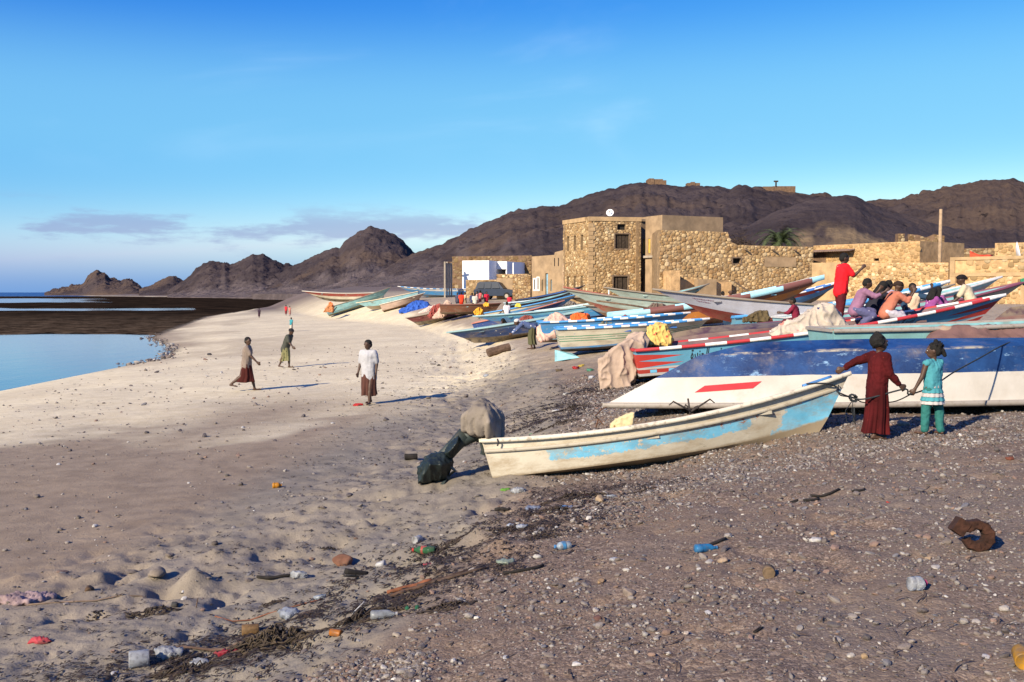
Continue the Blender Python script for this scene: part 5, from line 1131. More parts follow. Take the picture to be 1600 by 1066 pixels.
# ================================================================ tarpaulins, bundles and nets
def cloth(color, pattern=None, var=.18):
    n = NT('cloth'); c = n.mix(n.rng(n.noise(2.5, 5, .6), .3, .7), tuple(k * (1 - var) for k in color), tuple(min(1, k * (1 + var)) for k in color))
    if pattern:
        for sc, thr, col in pattern: c = n.mix(n.rng(n.voro(sc), thr, thr - .04), c, col)
    c = n.mix(n.math('MULTIPLY', n.rng(n.noise(5, 6, .7), .55, .75), .4), c, tuple(k * .45 for k in color))
    return n.out(c, .9, n.bump(n.noise(18, 4), .25, .02), spec=.15)
def tarp(name, label, pts, mat, seed=1, fold=0.05, cat='tarpaulin', cuts=4, parent=None, freq=3.0, smooth=2, pleat=0.0):
    """sheeting drawn tight over what it covers: a hull over the given points, rumpled and pleated"""
    c = Vector((sum(p[0] for p in pts) / len(pts), sum(p[1] for p in pts) / len(pts), min(p[2] for p in pts)))
    bm = bmesh.new()
    for p in pts: bm.verts.new(Vector(p) - c)
    r = bmesh.ops.convex_hull(bm, input=bm.verts); dele = [e for e in r['geom_interior'] if isinstance(e, bmesh.types.BMVert)]; bmesh.ops.delete(bm, geom=dele, context='VERTS')
    bmesh.ops.triangulate(bm, faces=bm.faces)
    size = max(max(p[k] for p in pts) - min(p[k] for p in pts) for k in range(3)); el = max(0.028, size / 42)
    for k in range(6):
        ee = [e for e in bm.edges if e.calc_length() > el]
        if not ee or len(bm.verts) > 9000: break
        bmesh.ops.subdivide_edges(bm, edges=ee, cuts=1); bmesh.ops.triangulate(bm, faces=bm.faces)
    for _ in range(smooth + 2): bmesh.ops.smooth_vert(bm, verts=bm.verts, factor=.5, use_axis_x=True, use_axis_y=True, use_axis_z=True)
    bm.normal_update(); vl = list(bm.verts); X = np.array([v.co[:] for v in vl]); NRM = np.array([v.normal[:] for v in vl]); top = X[:, 2].max(); fs = freq / size * 1.1
    ang = np.arctan2(X[:, 1], X[:, 0]); low = 1 - .55 * X[:, 2] / max(top, .01)
    warp = (fbm(X[:, 0] * fs + seed, X[:, 2] * fs + X[:, 1] * fs, 3, seed) - .5) * 2
    # long creases running down and across the sheet, sharp at their crests
    cr1 = 1 - np.abs(np.sin(ang * (3.2 + seed % 3) + 2.6 * warp + X[:, 2] / size * 2.2 * ((seed % 2) * 2 - 1)))
    cr2 = 1 - np.abs(2 * fbm(X[:, 0] * fs * 1.7 + 5 * seed, (X[:, 2] * .6 + X[:, 1]) * fs * 1.7, 3, seed + 3) - 1)
    d = fold * (1.15 * (cr1 ** 2.2 - .3) * low + 1.3 * (cr2 ** 3 - .35) + .5 * warp)
    if pleat: d = d + pleat * np.clip(1.25 - X[:, 2] / max(top, .01), 0, 1) * (np.abs(np.sin(ang * 6.5 + warp * 1.5)) ** .7 - .6)
    X = X + NRM * d[:, None]
    for v, c_ in zip(vl, X): v.co = c_
    me = bpy.data.meshes.new(name); bm.to_mesh(me); bm.free()
    o = finish(name, me, mat, parent, True); o.location = c if parent is None else c
    if parent is None: tag(o, label, cat)
    return o
def PP(*l): return [tuple(P(u, v, y)) for u, v, y in l]
def GP(*l):
    r = []
    for u, y in l: p = P(u, 500, y); r.append((p.x, p.y, H(p.x, p.y) - .02))
    return r
TAN = cloth((0.36, 0.27, 0.21)); PINK = cloth((0.52, 0.34, 0.27)); ORNG = cloth((0.75, 0.13, 0.03)); OLIVE = cloth((0.09, 0.085, 0.05)); PATCH = cloth((0.62, 0.42, 0.13), [(6, .20, (0.50, 0.10, 0.06)), (9, .12, (0.30, 0.32, 0.10))])
NETG = cloth((0.42, 0.36, 0.29), [(2.2, .16, (0.45, 0.17, 0.14)), (3.1, .13, (0.02, 0.03, 0.10))]); DKBLUE = cloth((0.02, 0.06, 0.28)); DRED = cloth((0.25, 0.05, 0.05)); BRTARP = cloth((0.15, 0.085, 0.075), [(1.6, .22, (0.30, 0.22, 0.16))]); OLV2 = cloth((0.10, 0.075, 0.04)); YEL = cloth((0.65, 0.33, 0.04)); GREYC = cloth((0.33, 0.30, 0.27))
tarp('tarpaulin', 'brownish tarpaulin sloping from a motor down to the gravel', PP((1003, 517, 23.3), (1018, 530, 23.2), (985, 522, 23.6), (1000, 524, 24.2)) + GP((936, 23.0), (952, 23.6), (985, 22.9), (992, 24.2)) + PP((966, 540, 22.9), (935, 566, 23.0)), TAN, 3, .045)
tarp('bundle', 'yellow flowered cloth bundle on the stern of the blue boat', PP((1010, 512, 24.0), (1030, 504, 24.1), (1042, 508, 24), (1052, 532, 24), (1016, 540, 23.9), (1045, 541, 24), (1015, 530, 24.8), (1046, 530, 24.8), (1028, 505, 24.6)), PATCH, 5, .04, 'bundle')
tarp('tarpaulin', 'pale pink tarpaulin bulging over a motor at a blue stern', PP((852, 498, 38), (870, 488, 38.2), (880, 492, 38), (890, 508, 38), (888, 518, 38.2), (862, 524, 37.6), (866, 500, 39.2), (885, 500, 39.2), (884, 518, 39), (840, 512, 37.8), (842, 534, 37.5), (858, 532, 37.6), (845, 515, 38.6)), PINK, 7, .06)
tarp('bundle', 'bright orange sheeted bundle next to the pink tarpaulin', PP((891, 494, 39), (905, 489, 39.2), (918, 491, 39), (924, 500, 39.2), (891, 516, 39), (906, 516, 38.8), (920, 508, 39), (895, 494, 40), (918, 495, 40.2), (920, 510, 40), (893, 514, 40)), ORNG, 9, .05, 'bundle')
tarp('crate_cover', 'brown patched cloth over a box beside the orange bundle', PP((909, 497, 38.6), (919, 500, 38.6), (908, 514, 38.5), (920, 511, 38.6), (909, 498, 39.0), (919, 501, 39.0), (908, 514, 38.9), (920, 511, 38.9)), cloth((0.38, 0.22, 0.13)), 10, .02, 'cover')
tarp('net_heap', 'grey cloth and net heap with blue stars beside the red-shirted man', PP((1200, 520, 23.2), (1228, 508, 23.4), (1255, 496, 23.3), (1280, 478, 23.4), (1298, 478, 23.3), (1310, 492, 23.4), (1326, 512, 23.3), (1325, 528, 23.2), (1205, 531, 23.1), (1260, 533, 23), (1285, 480, 24.2), (1300, 490, 24.4), (1215, 516, 24.0)), NETG, 11, .07, 'net')
tarp('tarpaulin', 'mottled brown tarpaulin over the teal boat, right of the girl in blue', PP((1446, 528, 17.6), (1470, 513, 17.8), (1530, 510, 18), (1620, 508, 18), (1700, 515, 18), (1446, 545, 17.5), (1520, 552, 17.2), (1620, 560, 17.2), (1700, 560, 17.2), (1480, 515, 19.2), (1620, 512, 19.2)), BRTARP, 13, .05)
tarp('bundle', 'dark olive sack on the rail of the white boat', PP((1158, 499, 31), (1170, 493, 31), (1185, 486, 31), (1198, 486, 31), (1203, 498, 31), (1160, 503, 31), (1200, 503, 31), (1182, 488, 31.6), (1196, 489, 31.6), (1190, 502, 31.8)), OLV2, 15, .03, 'sack')
tarp('motor_cover', 'navy cover with a red and white stripe on a motor', PP((1143, 480, 39), (1152, 476, 39), (1166, 480, 39), (1174, 489, 39), (1143, 490, 39), (1172, 492, 39), (1150, 478, 39.6), (1165, 482, 39.6), (1170, 490, 39.6)), cloth((0.05, 0.05, 0.14), [(1.7, .22, (0.4, 0.05, 0.07))]), 16, .02, 'motor cover')
tarp('tarpaulin', 'dark red tarpaulin peak over the dashed rail', PP((963, 505, 40.5), (977, 492, 40.5), (985, 497, 40.5), (988, 506, 40.5), (960, 508, 40.3), (975, 494, 41.2), (986, 506, 41.2)), DRED, 17, .03)
tarp('tarpaulin', 'royal blue tarpaulin on the red upturned boat', PP((1012, 474, 64), (1014, 466, 64), (1022, 464, 64), (1028, 470, 64), (1029, 475, 64), (1014, 467, 65), (1026, 468, 65), (1028, 475, 65), (1012, 475, 65)), cloth((0.02, 0.10, 0.45)), 18, .03)
tarp('tarpaulin', 'crumpled royal blue tarpaulin over a boat near the sand edge', PP((622, 486, 98), (640, 476, 98), (652, 470, 98), (668, 472, 98), (672, 482, 98), (650, 491, 97), (668, 489, 97), (624, 489, 97), (645, 474, 100), (668, 476, 100)), cloth((0.03, 0.09, 0.36)), 19, .12)
tarp('tarpaulin', 'pale pink sheeting spilling on to sand below the blue one', PP((652, 491, 94), (664, 483, 94), (672, 478, 94), (680, 476, 94), (682, 484, 94), (660, 492, 93.5), (675, 488, 94)), cloth((0.52, 0.40, 0.36)), 20, .10)
tarp('tarpaulin', 'grey and pink tarpaulin heaped against the brown boat', PP((676, 497, 80), (684, 486, 80), (694, 476, 80), (700, 468, 80), (705, 474, 80), (703, 484, 80), (692, 497, 79.6), (680, 498, 79.6), (698, 472, 81), (702, 482, 81)), cloth((0.42, 0.30, 0.24)), 21, .09)
tarp('tarpaulin', 'deep red cloth under the grey and pink tarpaulin', PP((668, 494, 81), (675, 480, 81), (688, 475, 81), (693, 482, 81), (690, 492, 81), (670, 497, 81), (680, 478, 82)), cloth((0.28, 0.07, 0.06)), 22, .08)
tarp('bundle', 'orange and brown motor wrap at the far teal boat', PP((509, 484, 109), (516, 473, 109), (523, 478, 109), (519, 488, 109), (505, 488, 109), (514, 476, 110), (521, 486, 110)), cloth((0.45, 0.20, 0.09)), 23, .06, 'bundle')
tarp('float', 'orange-red float tied on the far boat motor', PP((513, 473, 108.5), (517, 471.5, 108.5), (520, 474, 108.5), (519, 478, 108.5), (514, 477.5, 108.5), (516, 474, 109.2), (518, 476, 109.2)), cloth((0.75, 0.16, 0.06)), 24, .02, 'float')
tarp('bundle', 'bright yellow-orange cloth thrown over the brown boat end', PP((740, 489, 70), (748, 480, 70), (754, 484, 70), (751, 492, 70), (744, 494, 70), (746, 484, 71), (752, 490, 71)), YEL, 25, .08, 'cloth')
tarp('bundle', 'orange-yellow round bundle behind the thrown cloth', PP((755, 476, 72), (759, 472, 72), (764, 474, 72), (764, 479, 72), (756, 479, 72), (758, 474, 73), (763, 478, 73)), YEL, 26, .03, 'bundle')
tarp('buoy', 'yellow buoy on the blue and cream boat', PP((804, 480, 62), (808, 474, 62), (813, 475, 62), (815, 480, 62), (806, 476, 63), (813, 480, 63)), cloth((0.66, 0.50, 0.08)), 27, .02, 'buoy')
tarp('net_heap', 'grey net heap on the wooden boat below the stone house', PP((880, 478, 70), (888, 470, 70), (897, 472, 70), (902, 479, 70), (884, 474, 71), (898, 475, 71), (900, 480, 71)), cloth((0.16, 0.14, 0.13)), 28, .06, 'net')
tarp('net_heap', 'dark net pile before the ruined mud wall', PP((1047, 476, 61), (1052, 468, 61), (1062, 462, 61), (1070, 470, 61), (1072, 476, 61), (1055, 466, 62), (1068, 474, 62)), cloth((0.09, 0.075, 0.06)), 29, .07, 'net')
tarp('bundle', 'pale rags piled by the mud wall near the man in white', PP((1078, 476, 58), (1090, 470, 58), (1104, 471, 58), (1112, 474, 58), (1112, 478, 58), (1080, 479, 58), (1090, 472, 59), (1108, 474, 59)), cloth((0.5, 0.46, 0.4), [(5, .2, (0.12, 0.14, 0.2))]), 30, .08, 'rags')
tarp('bundle', 'red cloth bundle lying on the sand by the blue bow', PP((763, 521, 50), (768, 516, 50), (775, 518, 50), (776, 526, 50), (764, 526, 50), (767, 518, 50.5), (774, 524, 50.5)), cloth((0.55, 0.02, 0.03)), 31, .03, 'bundle')
# green rag on the bow tip
q = BOATS[5]; hb_ = q[1]; tipw = q[2] @ hb_.pt(1, 1, 1)
tarp('rag', 'green rag tied on the tip of a cream and maroon bow', [tuple(tipw + Vector(d)) for d in ((-.16, -.08, .08), (.10, -.08, .14), (.12, .08, .14), (-.14, .08, .06), (.02, -.08, -.10), (.10, .06, -.18), (.14, -.03, -.34), (.06, -.05, -.30), (-.2, -.06, -.02))], cloth((0.04, 0.22, 0.13)), 33, .03, 'rag')
for k, (u, v, y_, lab) in enumerate(((1003, 472, 66, 'brown wooden chest on the red upturned boat'),)):
    p = P(u - 8, v - 6, 66); m = MB(); m.box((p.x, p.y, p.z), (.62, .5, .46)); o = m.build('chest', M((0.16, 0.06, 0.035), .8, .3)); bv = o.modifiers.new('b', 'BEVEL'); bv.width = .03; tag(o, lab, 'chest')
p = P(985.5, 462.5, 65.6); m = MB(); m.lathe([(.0, -.22), (.2, -.2), (.24, 0), (.2, .17), (.09, .2), (.09, .26), (0, .27)], 14, Matrix.Translation(p) @ Matrix.Rotation(.5, 4, 'Y')); o = m.build('jerry_can', M((0.6, 0.58, 0.52), .6, .1), smooth=True); tag(o, 'white plastic can beside the wooden chest', 'can')
# log roller, teal board, loose posts
a, b = G(762, 559), G(796, 548); d_ = (b - a); m = MB(); m.tube([a + d_ * (k / 6) + Vector((0, 0, .16 + .01 * math.sin(k * 2))) for k in range(7)], [.17, .18, .175, .18, .17, .175, .165], 12); o = m.build('log', M((0.10, 0.065, 0.045), .95, .4, 8, .5, 25), smooth=False); tag(o, 'thick dark log lying across the sand edge', 'log')
q0 = P(867, 562, 32.2); m = MB()
vs = [Vector(GP((867, 32.4))[0]) + Vector((0, 0, .02)), Vector(GP((906, 32.2))[0]) + Vector((0, 0, .03)), P(893, 552, 32.9), P(867, 547, 32.9)]; m.add(vs + [v + Vector((0, .06, .0)) for v in vs], [(0, 1, 2, 3), (7, 6, 5, 4), (0, 4, 5, 1), (1, 5, 6, 2), (2, 6, 7, 3), (3, 7, 4, 0)]); o = m.build('hull_board', M((0.25, 0.50, 0.52), .7, .2, 3, .2, dirt=.4)); tag(o, 'broken pale turquoise hull board leaning below the cream boat', 'board')
p = P(951, 470, 72); m = MB(); m.tube([(p.x, p.y, H(p.x, p.y) - .1), (p.x + .02, p.y, P(951, 449, 72).z)], .05, 7); o = m.build('white_stake', W8); tag(o, 'thin white stake standing before the stone house doorway', 'stake')

# poles and oars lying over the boats
for lab, a_, b_, r_ in (('weathered pole along the pale mint boat', (932, 470, 46.2), (1045, 487, 46.0), .045), ('thin oar sticking up by the blue and cream boat', (778, 492, 60), (800, 474, 62), .04), ('pole propped on the brown boat end', (748, 498, 74), (764, 486, 76), .05), ('dark pole standing out of the dashed blue boats', (1000, 508, 39), (1014, 492, 40), .035), ('oar lying across the cyan and maroon boat', (1120, 484, 42), (1185, 470, 43), .035), ('short stake leaning at the far teal boat', (520, 489, 110), (526, 480, 111), .06), ('pole jutting over the black bows below the plaster house', (845, 472, 74), (880, 458, 77), .05)):
    m = MB(); q0, q1 = P(*a_), P(*b_); m.tube([q0, (q0 + q1) / 2 + Vector((0, 0, .03)), q1], [r_, r_ * .95, r_ * .8], 7); o = m.build('pole', WOOD, smooth=True); tag(o, lab, 'pole')
tarp('net_heap', 'brown net heap on the deck of the mint boat', PP((1010, 482, 45), (1020, 474, 45), (1036, 476, 45), (1044, 486, 45), (1014, 486, 45), (1022, 476, 46), (1040, 480, 46), (1040, 487, 46)), cloth((0.14, 0.10, 0.08)), 71, .06, 'net')
tarp('net_heap', 'grey-green nets piled in the blue dashed boat', PP((925, 508, 37.6), (940, 500, 37.6), (955, 503, 37.6), (960, 512, 37.6), (928, 513, 37.6), (938, 502, 38.4), (956, 506, 38.4), (957, 513, 38.4)), cloth((0.13, 0.13, 0.10)), 72, .05, 'net')
tarp('tarpaulin', 'dirty white sheet over a boat beside the orange-clad person', PP((1085, 486, 50), (1096, 478, 50), (1112, 480, 50), (1120, 488, 50), (1090, 490, 50), (1100, 480, 51), (1116, 486, 51), (1117, 491, 51)), cloth((0.42, 0.40, 0.36)), 73, .05)
tarp('net_heap', 'dark red net bundle near the pink-inside boat', PP((812, 500, 55), (820, 493, 55), (830, 494, 55), (836, 502, 55), (815, 504, 55), (822, 494, 56), (833, 500, 56), (834, 505, 56)), cloth((0.20, 0.06, 0.05)), 74, .05, 'net')
tarp('tarpaulin', 'faded blue cloth over the stern of the navy boat', PP((860, 506, 47), (868, 499, 47), (880, 501, 47), (884, 510, 47), (863, 511, 47), (870, 500, 48), (882, 506, 48), (883, 512, 48)), cloth((0.08, 0.14, 0.24)), 75, .04)

# ================================================================ outboard motors
DKGREY = M((0.025, 0.035, 0.035), .55, .3, 8, .2, 30, dirt=.3)
def lower_unit(t, mat, origin, axis, side, L, prop=True):
    """leg of an outboard: mid section, cavitation plate, torpedo, skeg and propeller, along an axis"""
    ax = Vector(axis).normalized(); sd = Vector(side).normalized(); fw = sd.cross(ax).normalized(); o = Vector(origin); rings = []
    for f, a, b in ((0, .10, .11), (.25, .085, .10), (.55, .05, .10), (.72, .045, .11), (.78, .03, .12), (.95, .025, .10)):
        c = o + ax * L * f; rings.append([c + sd * a * math.cos(k * math.pi / 6) + fw * b * math.sin(k * math.pi / 6) for k in range(12)])
    m = MB(); m.loft(rings); m.build('leg', mat, t, True)
    m = MB(); c = o + ax * L * .70; m.loft([[c + sd * .11 * math.cos(k * math.pi / 6) + fw * (.2 * math.sin(k * math.pi / 6) - .05) + ax * dz for k in range(12)] for dz in (-.008, .008)]); m.build('plate', mat, t)
    m = MB(); c = o + ax * L * .92; m.tube([c + fw * .2, c + fw * .1, c - fw * .12, c - fw * .2], [.015, .055, .06, .03], 10); m.build('gearcase', mat, t, True)
    m = MB(); m.add([c - fw * .08 + ax * .03, c + fw * .06 + ax * .03, c - fw * .06 + ax * .16, c - fw * .1 + ax * .15], [(0, 1, 2, 3)]); q = m.build('skeg', mat, t); s_ = q.modifiers.new('s', 'SOLIDIFY'); s_.thickness = .012
    if prop:
        m = MB(); pc = c - fw * .22; m.tube([c - fw * .19, c - fw * .27], [.035, .02], 8)
        for k in range(3):
            a = k * 2.094; r1 = sd * math.cos(a) + ax * math.sin(a); r2 = sd * math.cos(a + .9) + ax * math.sin(a + .9); m.add([pc, pc + r1 * .13 + fw * .02, (pc + (r1 + r2) * .085 - fw * .02), pc + r2 * .06], [(0, 1, 2, 3)])
        q = m.build('propeller', mat, t); s_ = q.modifiers.new('s', 'SOLIDIFY'); s_.thickness = .008
# the near boat's motor, tilted up, with canvas cover and black bag
def near_motor():
    top = P(757, 655, 13.75); root = empty('outboard_motor', tuple(P(775, 700, 13.8)))
    inv = Matrix.Translation(-root.location); before = set(bpy.data.objects)
    knee = P(722, 684, 13.7); foot = P(672, 738, 13.6); ax = (foot - knee).normalized()
    lower_unit(root, DKGREY, knee + (knee - foot) * .1, ax, (0, 1, 0), (foot - knee).length * 1.02)
    m = MB(); m.capsule(P(748, 672, 13.75), .13, P(720, 690, 13.7), .085); m.capsule(P(735, 680, 13.75), .06, P(770, 694, 13.85), .05); m.build('midsection', DKGREY, root, True)
    m = MB(); a = P(757, 684, 13.85); b = P(762, 705, 13.75); m.box((a + b) / 2, (.07, .28, .26), Matrix.Rotation(.35, 3, 'Y')); m.tube([P(752, 690, 13.6), P(757, 710, 13.65)], .03, 7); m.build('clamp_bracket', DKGREY, root)
    cov = tarp('canvas_cover', None, PP((752, 622, 13.7), (762, 624, 13.9), (779, 638, 13.6), (789, 653, 13.65), (787, 683, 13.65), (778, 688, 13.5), (757, 683, 13.4), (740, 679, 13.42), (721, 673, 13.5), (722, 652, 13.5), (738, 634, 13.5), (785, 650, 14.0), (783, 682, 14.05), (750, 626, 14.0), (728, 655, 14.0), (730, 676, 14.0), (760, 640, 13.32), (764, 660, 13.28)), cloth((0.20, 0.17, 0.14), None, .3), 41, .014, parent=root, freq=3, smooth=1, pleat=.05)
    bag = tarp('black_bag', None, PP((653, 731, 13.6), (668, 711, 13.6), (684, 707, 13.55), (698, 705, 13.6), (710, 722, 13.6), (697, 735, 13.55), (696, 748, 13.6), (675, 752, 13.5), (653, 756, 13.5), (661, 722, 13.9), (690, 712, 13.95), (694, 748, 13.95), (660, 752, 13.9), (672, 726, 13.3), (690, 727, 13.35)), M((0.012, 0.018, 0.018), .45, .3, 8, .3, 20, .03), 43, .018, parent=root, freq=4, smooth=-1)
    bag2 = tarp('bag_neck', None, PP((690, 712, 13.6), (702, 692, 13.6), (717, 680, 13.62), (722, 690, 13.62), (712, 706, 13.6), (702, 722, 13.6), (700, 700, 13.8), (712, 690, 13.8), (704, 704, 13.42), (714, 692, 13.45)), M((0.012, 0.018, 0.018), .45, .3, 8, .3, 20, .03), 44, .012, parent=root, freq=5, smooth=-1)
    m = MB(); m.tube(PP((777, 686, 13.4), (779, 692, 13.38), (777, 697, 13.38)), .012, 6); m.build('cord_end', BLACKP, root)
    for o in set(bpy.data.objects) - before: o.matrix_parent_inverse = inv
    tag(root, 'tilted outboard motor under grey canvas, its foot in a black bag', 'outboard motor')
near_motor()
# ================================================================ people
SKIN = M((0.062, 0.032, 0.020), 0.55, .12, 6, .05, 60, spec=.4); SKIN2 = M((0.10, 0.055, 0.034), 0.55, .12, 6, .05, 60, spec=.4)
HAIR = M((0.008, 0.007, 0.006), .85, .3, 20, .6, 60)
def fab(c, pat=None, var=.15): return cloth(c, pat, var)
def remesh(o, vox, smooth=4):
    m = o.modifiers.new('skin', 'REMESH'); m.mode = 'VOXEL'; m.voxel_size = vox; m.use_smooth_shade = True
    if smooth: s = o.modifiers.new('soft', 'SMOOTH'); s.iterations = smooth; s.factor = .5
def d2(a, b=0, side=1): a, b = R(a), R(b); return Vector((math.sin(a) * math.cos(b), side * math.sin(b), -math.cos(a) * math.cos(b)))
class Fig:
    """joints of a figure facing +X; angles in degrees: swing forward, abduct outward, bend"""
    def __init__(s, h, lean=2, legL=(0, 0), legR=(0, 0), armL=(0, 8, 10), armR=(0, 8, 10), turn=0, nod=0, head=1.0, spread=0.0, side=0, slim=1.0, pelvis=None):
        s.h = h; s.k = slim; s.hs = head; J = s.J = {}
        th, sh, ua, fa = .245 * h, .235 * h, .165 * h, .15 * h
        J['pel'] = Vector((0, 0, 0))
        td = Vector((math.sin(R(lean)), math.sin(R(side)), math.cos(R(lean)))).normalized()
        J['belly'] = td * .10 * h; J['chest'] = td * .22 * h + Vector((.004 * h, 0, 0)); J['neck'] = td * .315 * h; s.td = td
        hd = (td * .75 + Vector((math.sin(R(lean + nod)), 0, math.cos(R(lean + nod)))) * .6).normalized(); J['head'] = J['neck'] + hd * .085 * h * (0.6 + .4 * head); s.hd = hd
        s.face = Vector((math.cos(R(turn)) * math.cos(R(nod * .7 + lean * .3)), math.sin(R(turn)), -math.sin(R(nod * .7 + lean * .3)))).normalized()
        for n, sd, lg, am in (('L', 1, legL, armL), ('R', -1, legR, armR)):
            hp = Vector((0, sd * .052 * h, -.01 * h)); kn = hp + d2(lg[0], spread + (lg[2] if len(lg) > 2 else 0), sd) * th; an = kn + d2(lg[0] - lg[1], spread * .4, sd) * sh
            J['hip' + n], J['knee' + n], J['ank' + n] = hp, kn, an
            fa_ = R(lg[0] - lg[1]) * .6; J['toe' + n] = an + Vector((.115 * h * math.cos(fa_ * .5), sd * .018 * h, -.028 * h + .07 * h * math.sin(fa_) * .6)); 
            so = J['chest'] + Vector((0, sd * .105 * h * slim, .055 * h * td.z)); so += Vector((td.x, 0, 0)) * .055 * h
            el = so + d2(am[0], am[1], sd) * ua; wr = el + d2(am[0] + am[2], am[1] * (am[3] if len(am) > 3 else .6), sd) * fa
            J['sho' + n], J['elb' + n], J['wri' + n] = so, el, wr; s.__dict__['hd' + n] = (wr - el).normalized()
        if pelvis is None: dz = -min(J['ankL'].z, J['ankR'].z) + .045 * h
        else: dz = pelvis
        for k in J: J[k] = J[k] + Vector((0, 0, dz))
    def body(s, fingers=True):
        h, J, k = s.h, s.J, s.k; m = MB()
        m.sphere(J['pel'], (.062 * h * k, .085 * h * k, .07 * h)); m.capsule(J['pel'], .070 * h * k, J['belly'], .064 * h * k); m.capsule(J['belly'], .064 * h * k, J['chest'], .075 * h * k)
        for y in (-1, 1): m.capsule(J['belly'] + Vector((0, y * .03 * h * k, 0)), .055 * h * k, J['chest'] + Vector((0, y * .045 * h * k, .01 * h)), .06 * h * k)
        m.capsule(J['shoL'], .036 * h * k, J['shoR'], .036 * h * k); m.capsule(J['chest'], .05 * h, J['neck'], .030 * h); m.capsule(J['neck'], .030 * h, J['head'], .030 * h)
        q = s.face.to_track_quat('X', 'Z').to_matrix(); f = s.face; H_ = s.hs
        m.sphere(J['head'] + Vector((0, 0, .008 * h)), (.064 * h * H_, .052 * h * H_, .066 * h * H_), 14, 10, q); m.sphere(J['head'] + q @ Vector((.018 * h, 0, -.034 * h)) * H_, (.042 * h * H_, .037 * h * H_, .038 * h * H_), 12, 8, q)
        m.capsule(J['head'] + q @ Vector((.058, 0, .008)) * h * H_, .008 * h * H_, J['head'] + q @ Vector((.068, 0, -.014)) * h * H_, .0115 * h * H_, 7)      # nose
        m.capsule(J['head'] + q @ Vector((.056, -.012, -.034)) * h * H_, .0075 * h * H_, J['head'] + q @ Vector((.056, .012, -.034)) * h * H_, .0075 * h * H_, 7)  # lips
        m.capsule(J['head'] + q @ Vector((.056, -.028, .020)) * h * H_, .009 * h * H_, J['head'] + q @ Vector((.056, .028, .020)) * h * H_, .009 * h * H_, 7)      # brow
        for y in (-1, 1): m.sphere(J['head'] + q @ Vector((-.004, y * .053, -.004)) * h * H_, (.012 * h * H_, .006 * h * H_, .019 * h * H_), 8, 6, q)
        for n, sd in (('L', 1), ('R', -1)):
            m.capsule(J['sho' + n], .037 * h * k, J['elb' + n], .026 * h * k); m.capsule(J['elb' + n], .027 * h * k, J['wri' + n], .0165 * h * k)
            d = s.__dict__['hd' + n]; a = d.cross(Vector((0, 0, 1)));  a = a.normalized() if a.length > .1 else Vector((1, 0, 0)); b = a.cross(d).normalized(); w = J['wri' + n]
            if fingers:
                pc = w + d * .05 * h
                for t in (-1, 0, 1): m.capsule(w + b * .006 * h * t, .014 * h, pc + b * .014 * h * t, .012 * h, 7)
                for i, ln in enumerate((.034, .042, .039, .030)):
                    r0 = pc + b * (.021 - .014 * i) * h; k1 = r0 + (d * .9 + a * .25 * sd) .normalized() * ln * .5 * h; k2 = k1 + (d * .6 + a * .8 * sd).normalized() * ln * .55 * h
                    m.capsule(r0, .0075 * h, k1, .007 * h, 6); m.capsule(k1, .007 * h, k2, .0058 * h, 6)
                t1 = w + d * .018 * h + b * .018 * h; t2 = t1 + (d * .7 + b * .75).normalized() * .028 * h; m.capsule(t1, .009 * h, t2, .0078 * h, 6); m.capsule(t2, .0078 * h, t2 + (d + a * .4 * sd).normalized() * .024 * h, .0065 * h, 6)
            else: m.capsule(w, .016 * h, w + d * .075 * h, .014 * h, 7)
            m.capsule(J['hip' + n], .056 * h * k, J['knee' + n], .037 * h * k); m.capsule(J['knee' + n], .037 * h * k, J['knee' + n].lerp(J['ank' + n], .35) - Vector((.006 * h, 0, 0)), .036 * h * k); m.capsule(J['knee' + n].lerp(J['ank' + n], .35), .035 * h * k, J['ank' + n], .021 * h * k)
            an, to = J['ank' + n], J['toe' + n]; m.capsule(an + Vector((-.022 * h, 0, -.022 * h)), .019 * h, an, .022 * h, 8); m.capsule(an + Vector((-.015 * h, 0, -.022 * h)), .020 * h, to, .014 * h, 8); m.capsule(an.lerp(to, .7) + Vector((0, sd * .01 * h, 0)), .015 * h, to + Vector((-.005 * h, sd * .012 * h, 0)), .011 * h, 8)
        return m
    def shirt(s, sleeve=.6, infl=1.16, hem=.02):
        h, J, k = s.h, s.J, s.k * infl; m = MB(); lo = J['pel'] - s.td * hem * h
        m.capsule(lo, .083 * h * k, J['belly'], .071 * h * k); m.capsule(J['belly'], .069 * h * k, J['chest'], .078 * h * k)
        for y in (-1, 1): m.capsule(lo + Vector((0, y * .03 * h, 0)), .071 * h * k, J['chest'] + Vector((0, y * .048 * h, .01 * h)), .062 * h * k); m.capsule(J['chest'] + Vector((0, y * .03 * h, .03 * h)), .045 * h * k, J['neck'] + Vector((0, y * .012 * h, -.012 * h)), .030 * h)
        m.capsule(J['shoL'], .040 * h * k, J['shoR'], .040 * h * k)
        for n in 'LR':
            if sleeve <= 0: continue
            if sleeve <= 1: m.capsule(J['sho' + n], .041 * h * k, J['sho' + n].lerp(J['elb' + n], sleeve), .036 * h * k)
            else: m.capsule(J['sho' + n], .041 * h * k, J['elb' + n], .033 * h * k); m.capsule(J['elb' + n], .033 * h * k, J['elb' + n].lerp(J['wri' + n], sleeve - 1), .025 * h * k)
        return m
    def trousers(s, infl=1.2, to=.95):
        h, J, k = s.h, s.J, s.k * infl; m = MB(); m.sphere(J['pel'], (.066 * h * k, .088 * h * k, .07 * h))
        for n in 'LR':
            m.capsule(J['pel'].lerp(J['hip' + n], .8), .06 * h * k, J['knee' + n], .045 * h * k); m.capsule(J['knee' + n], .045 * h * k, J['knee' + n].lerp(J['ank' + n], to), .038 * h * k)
        return m
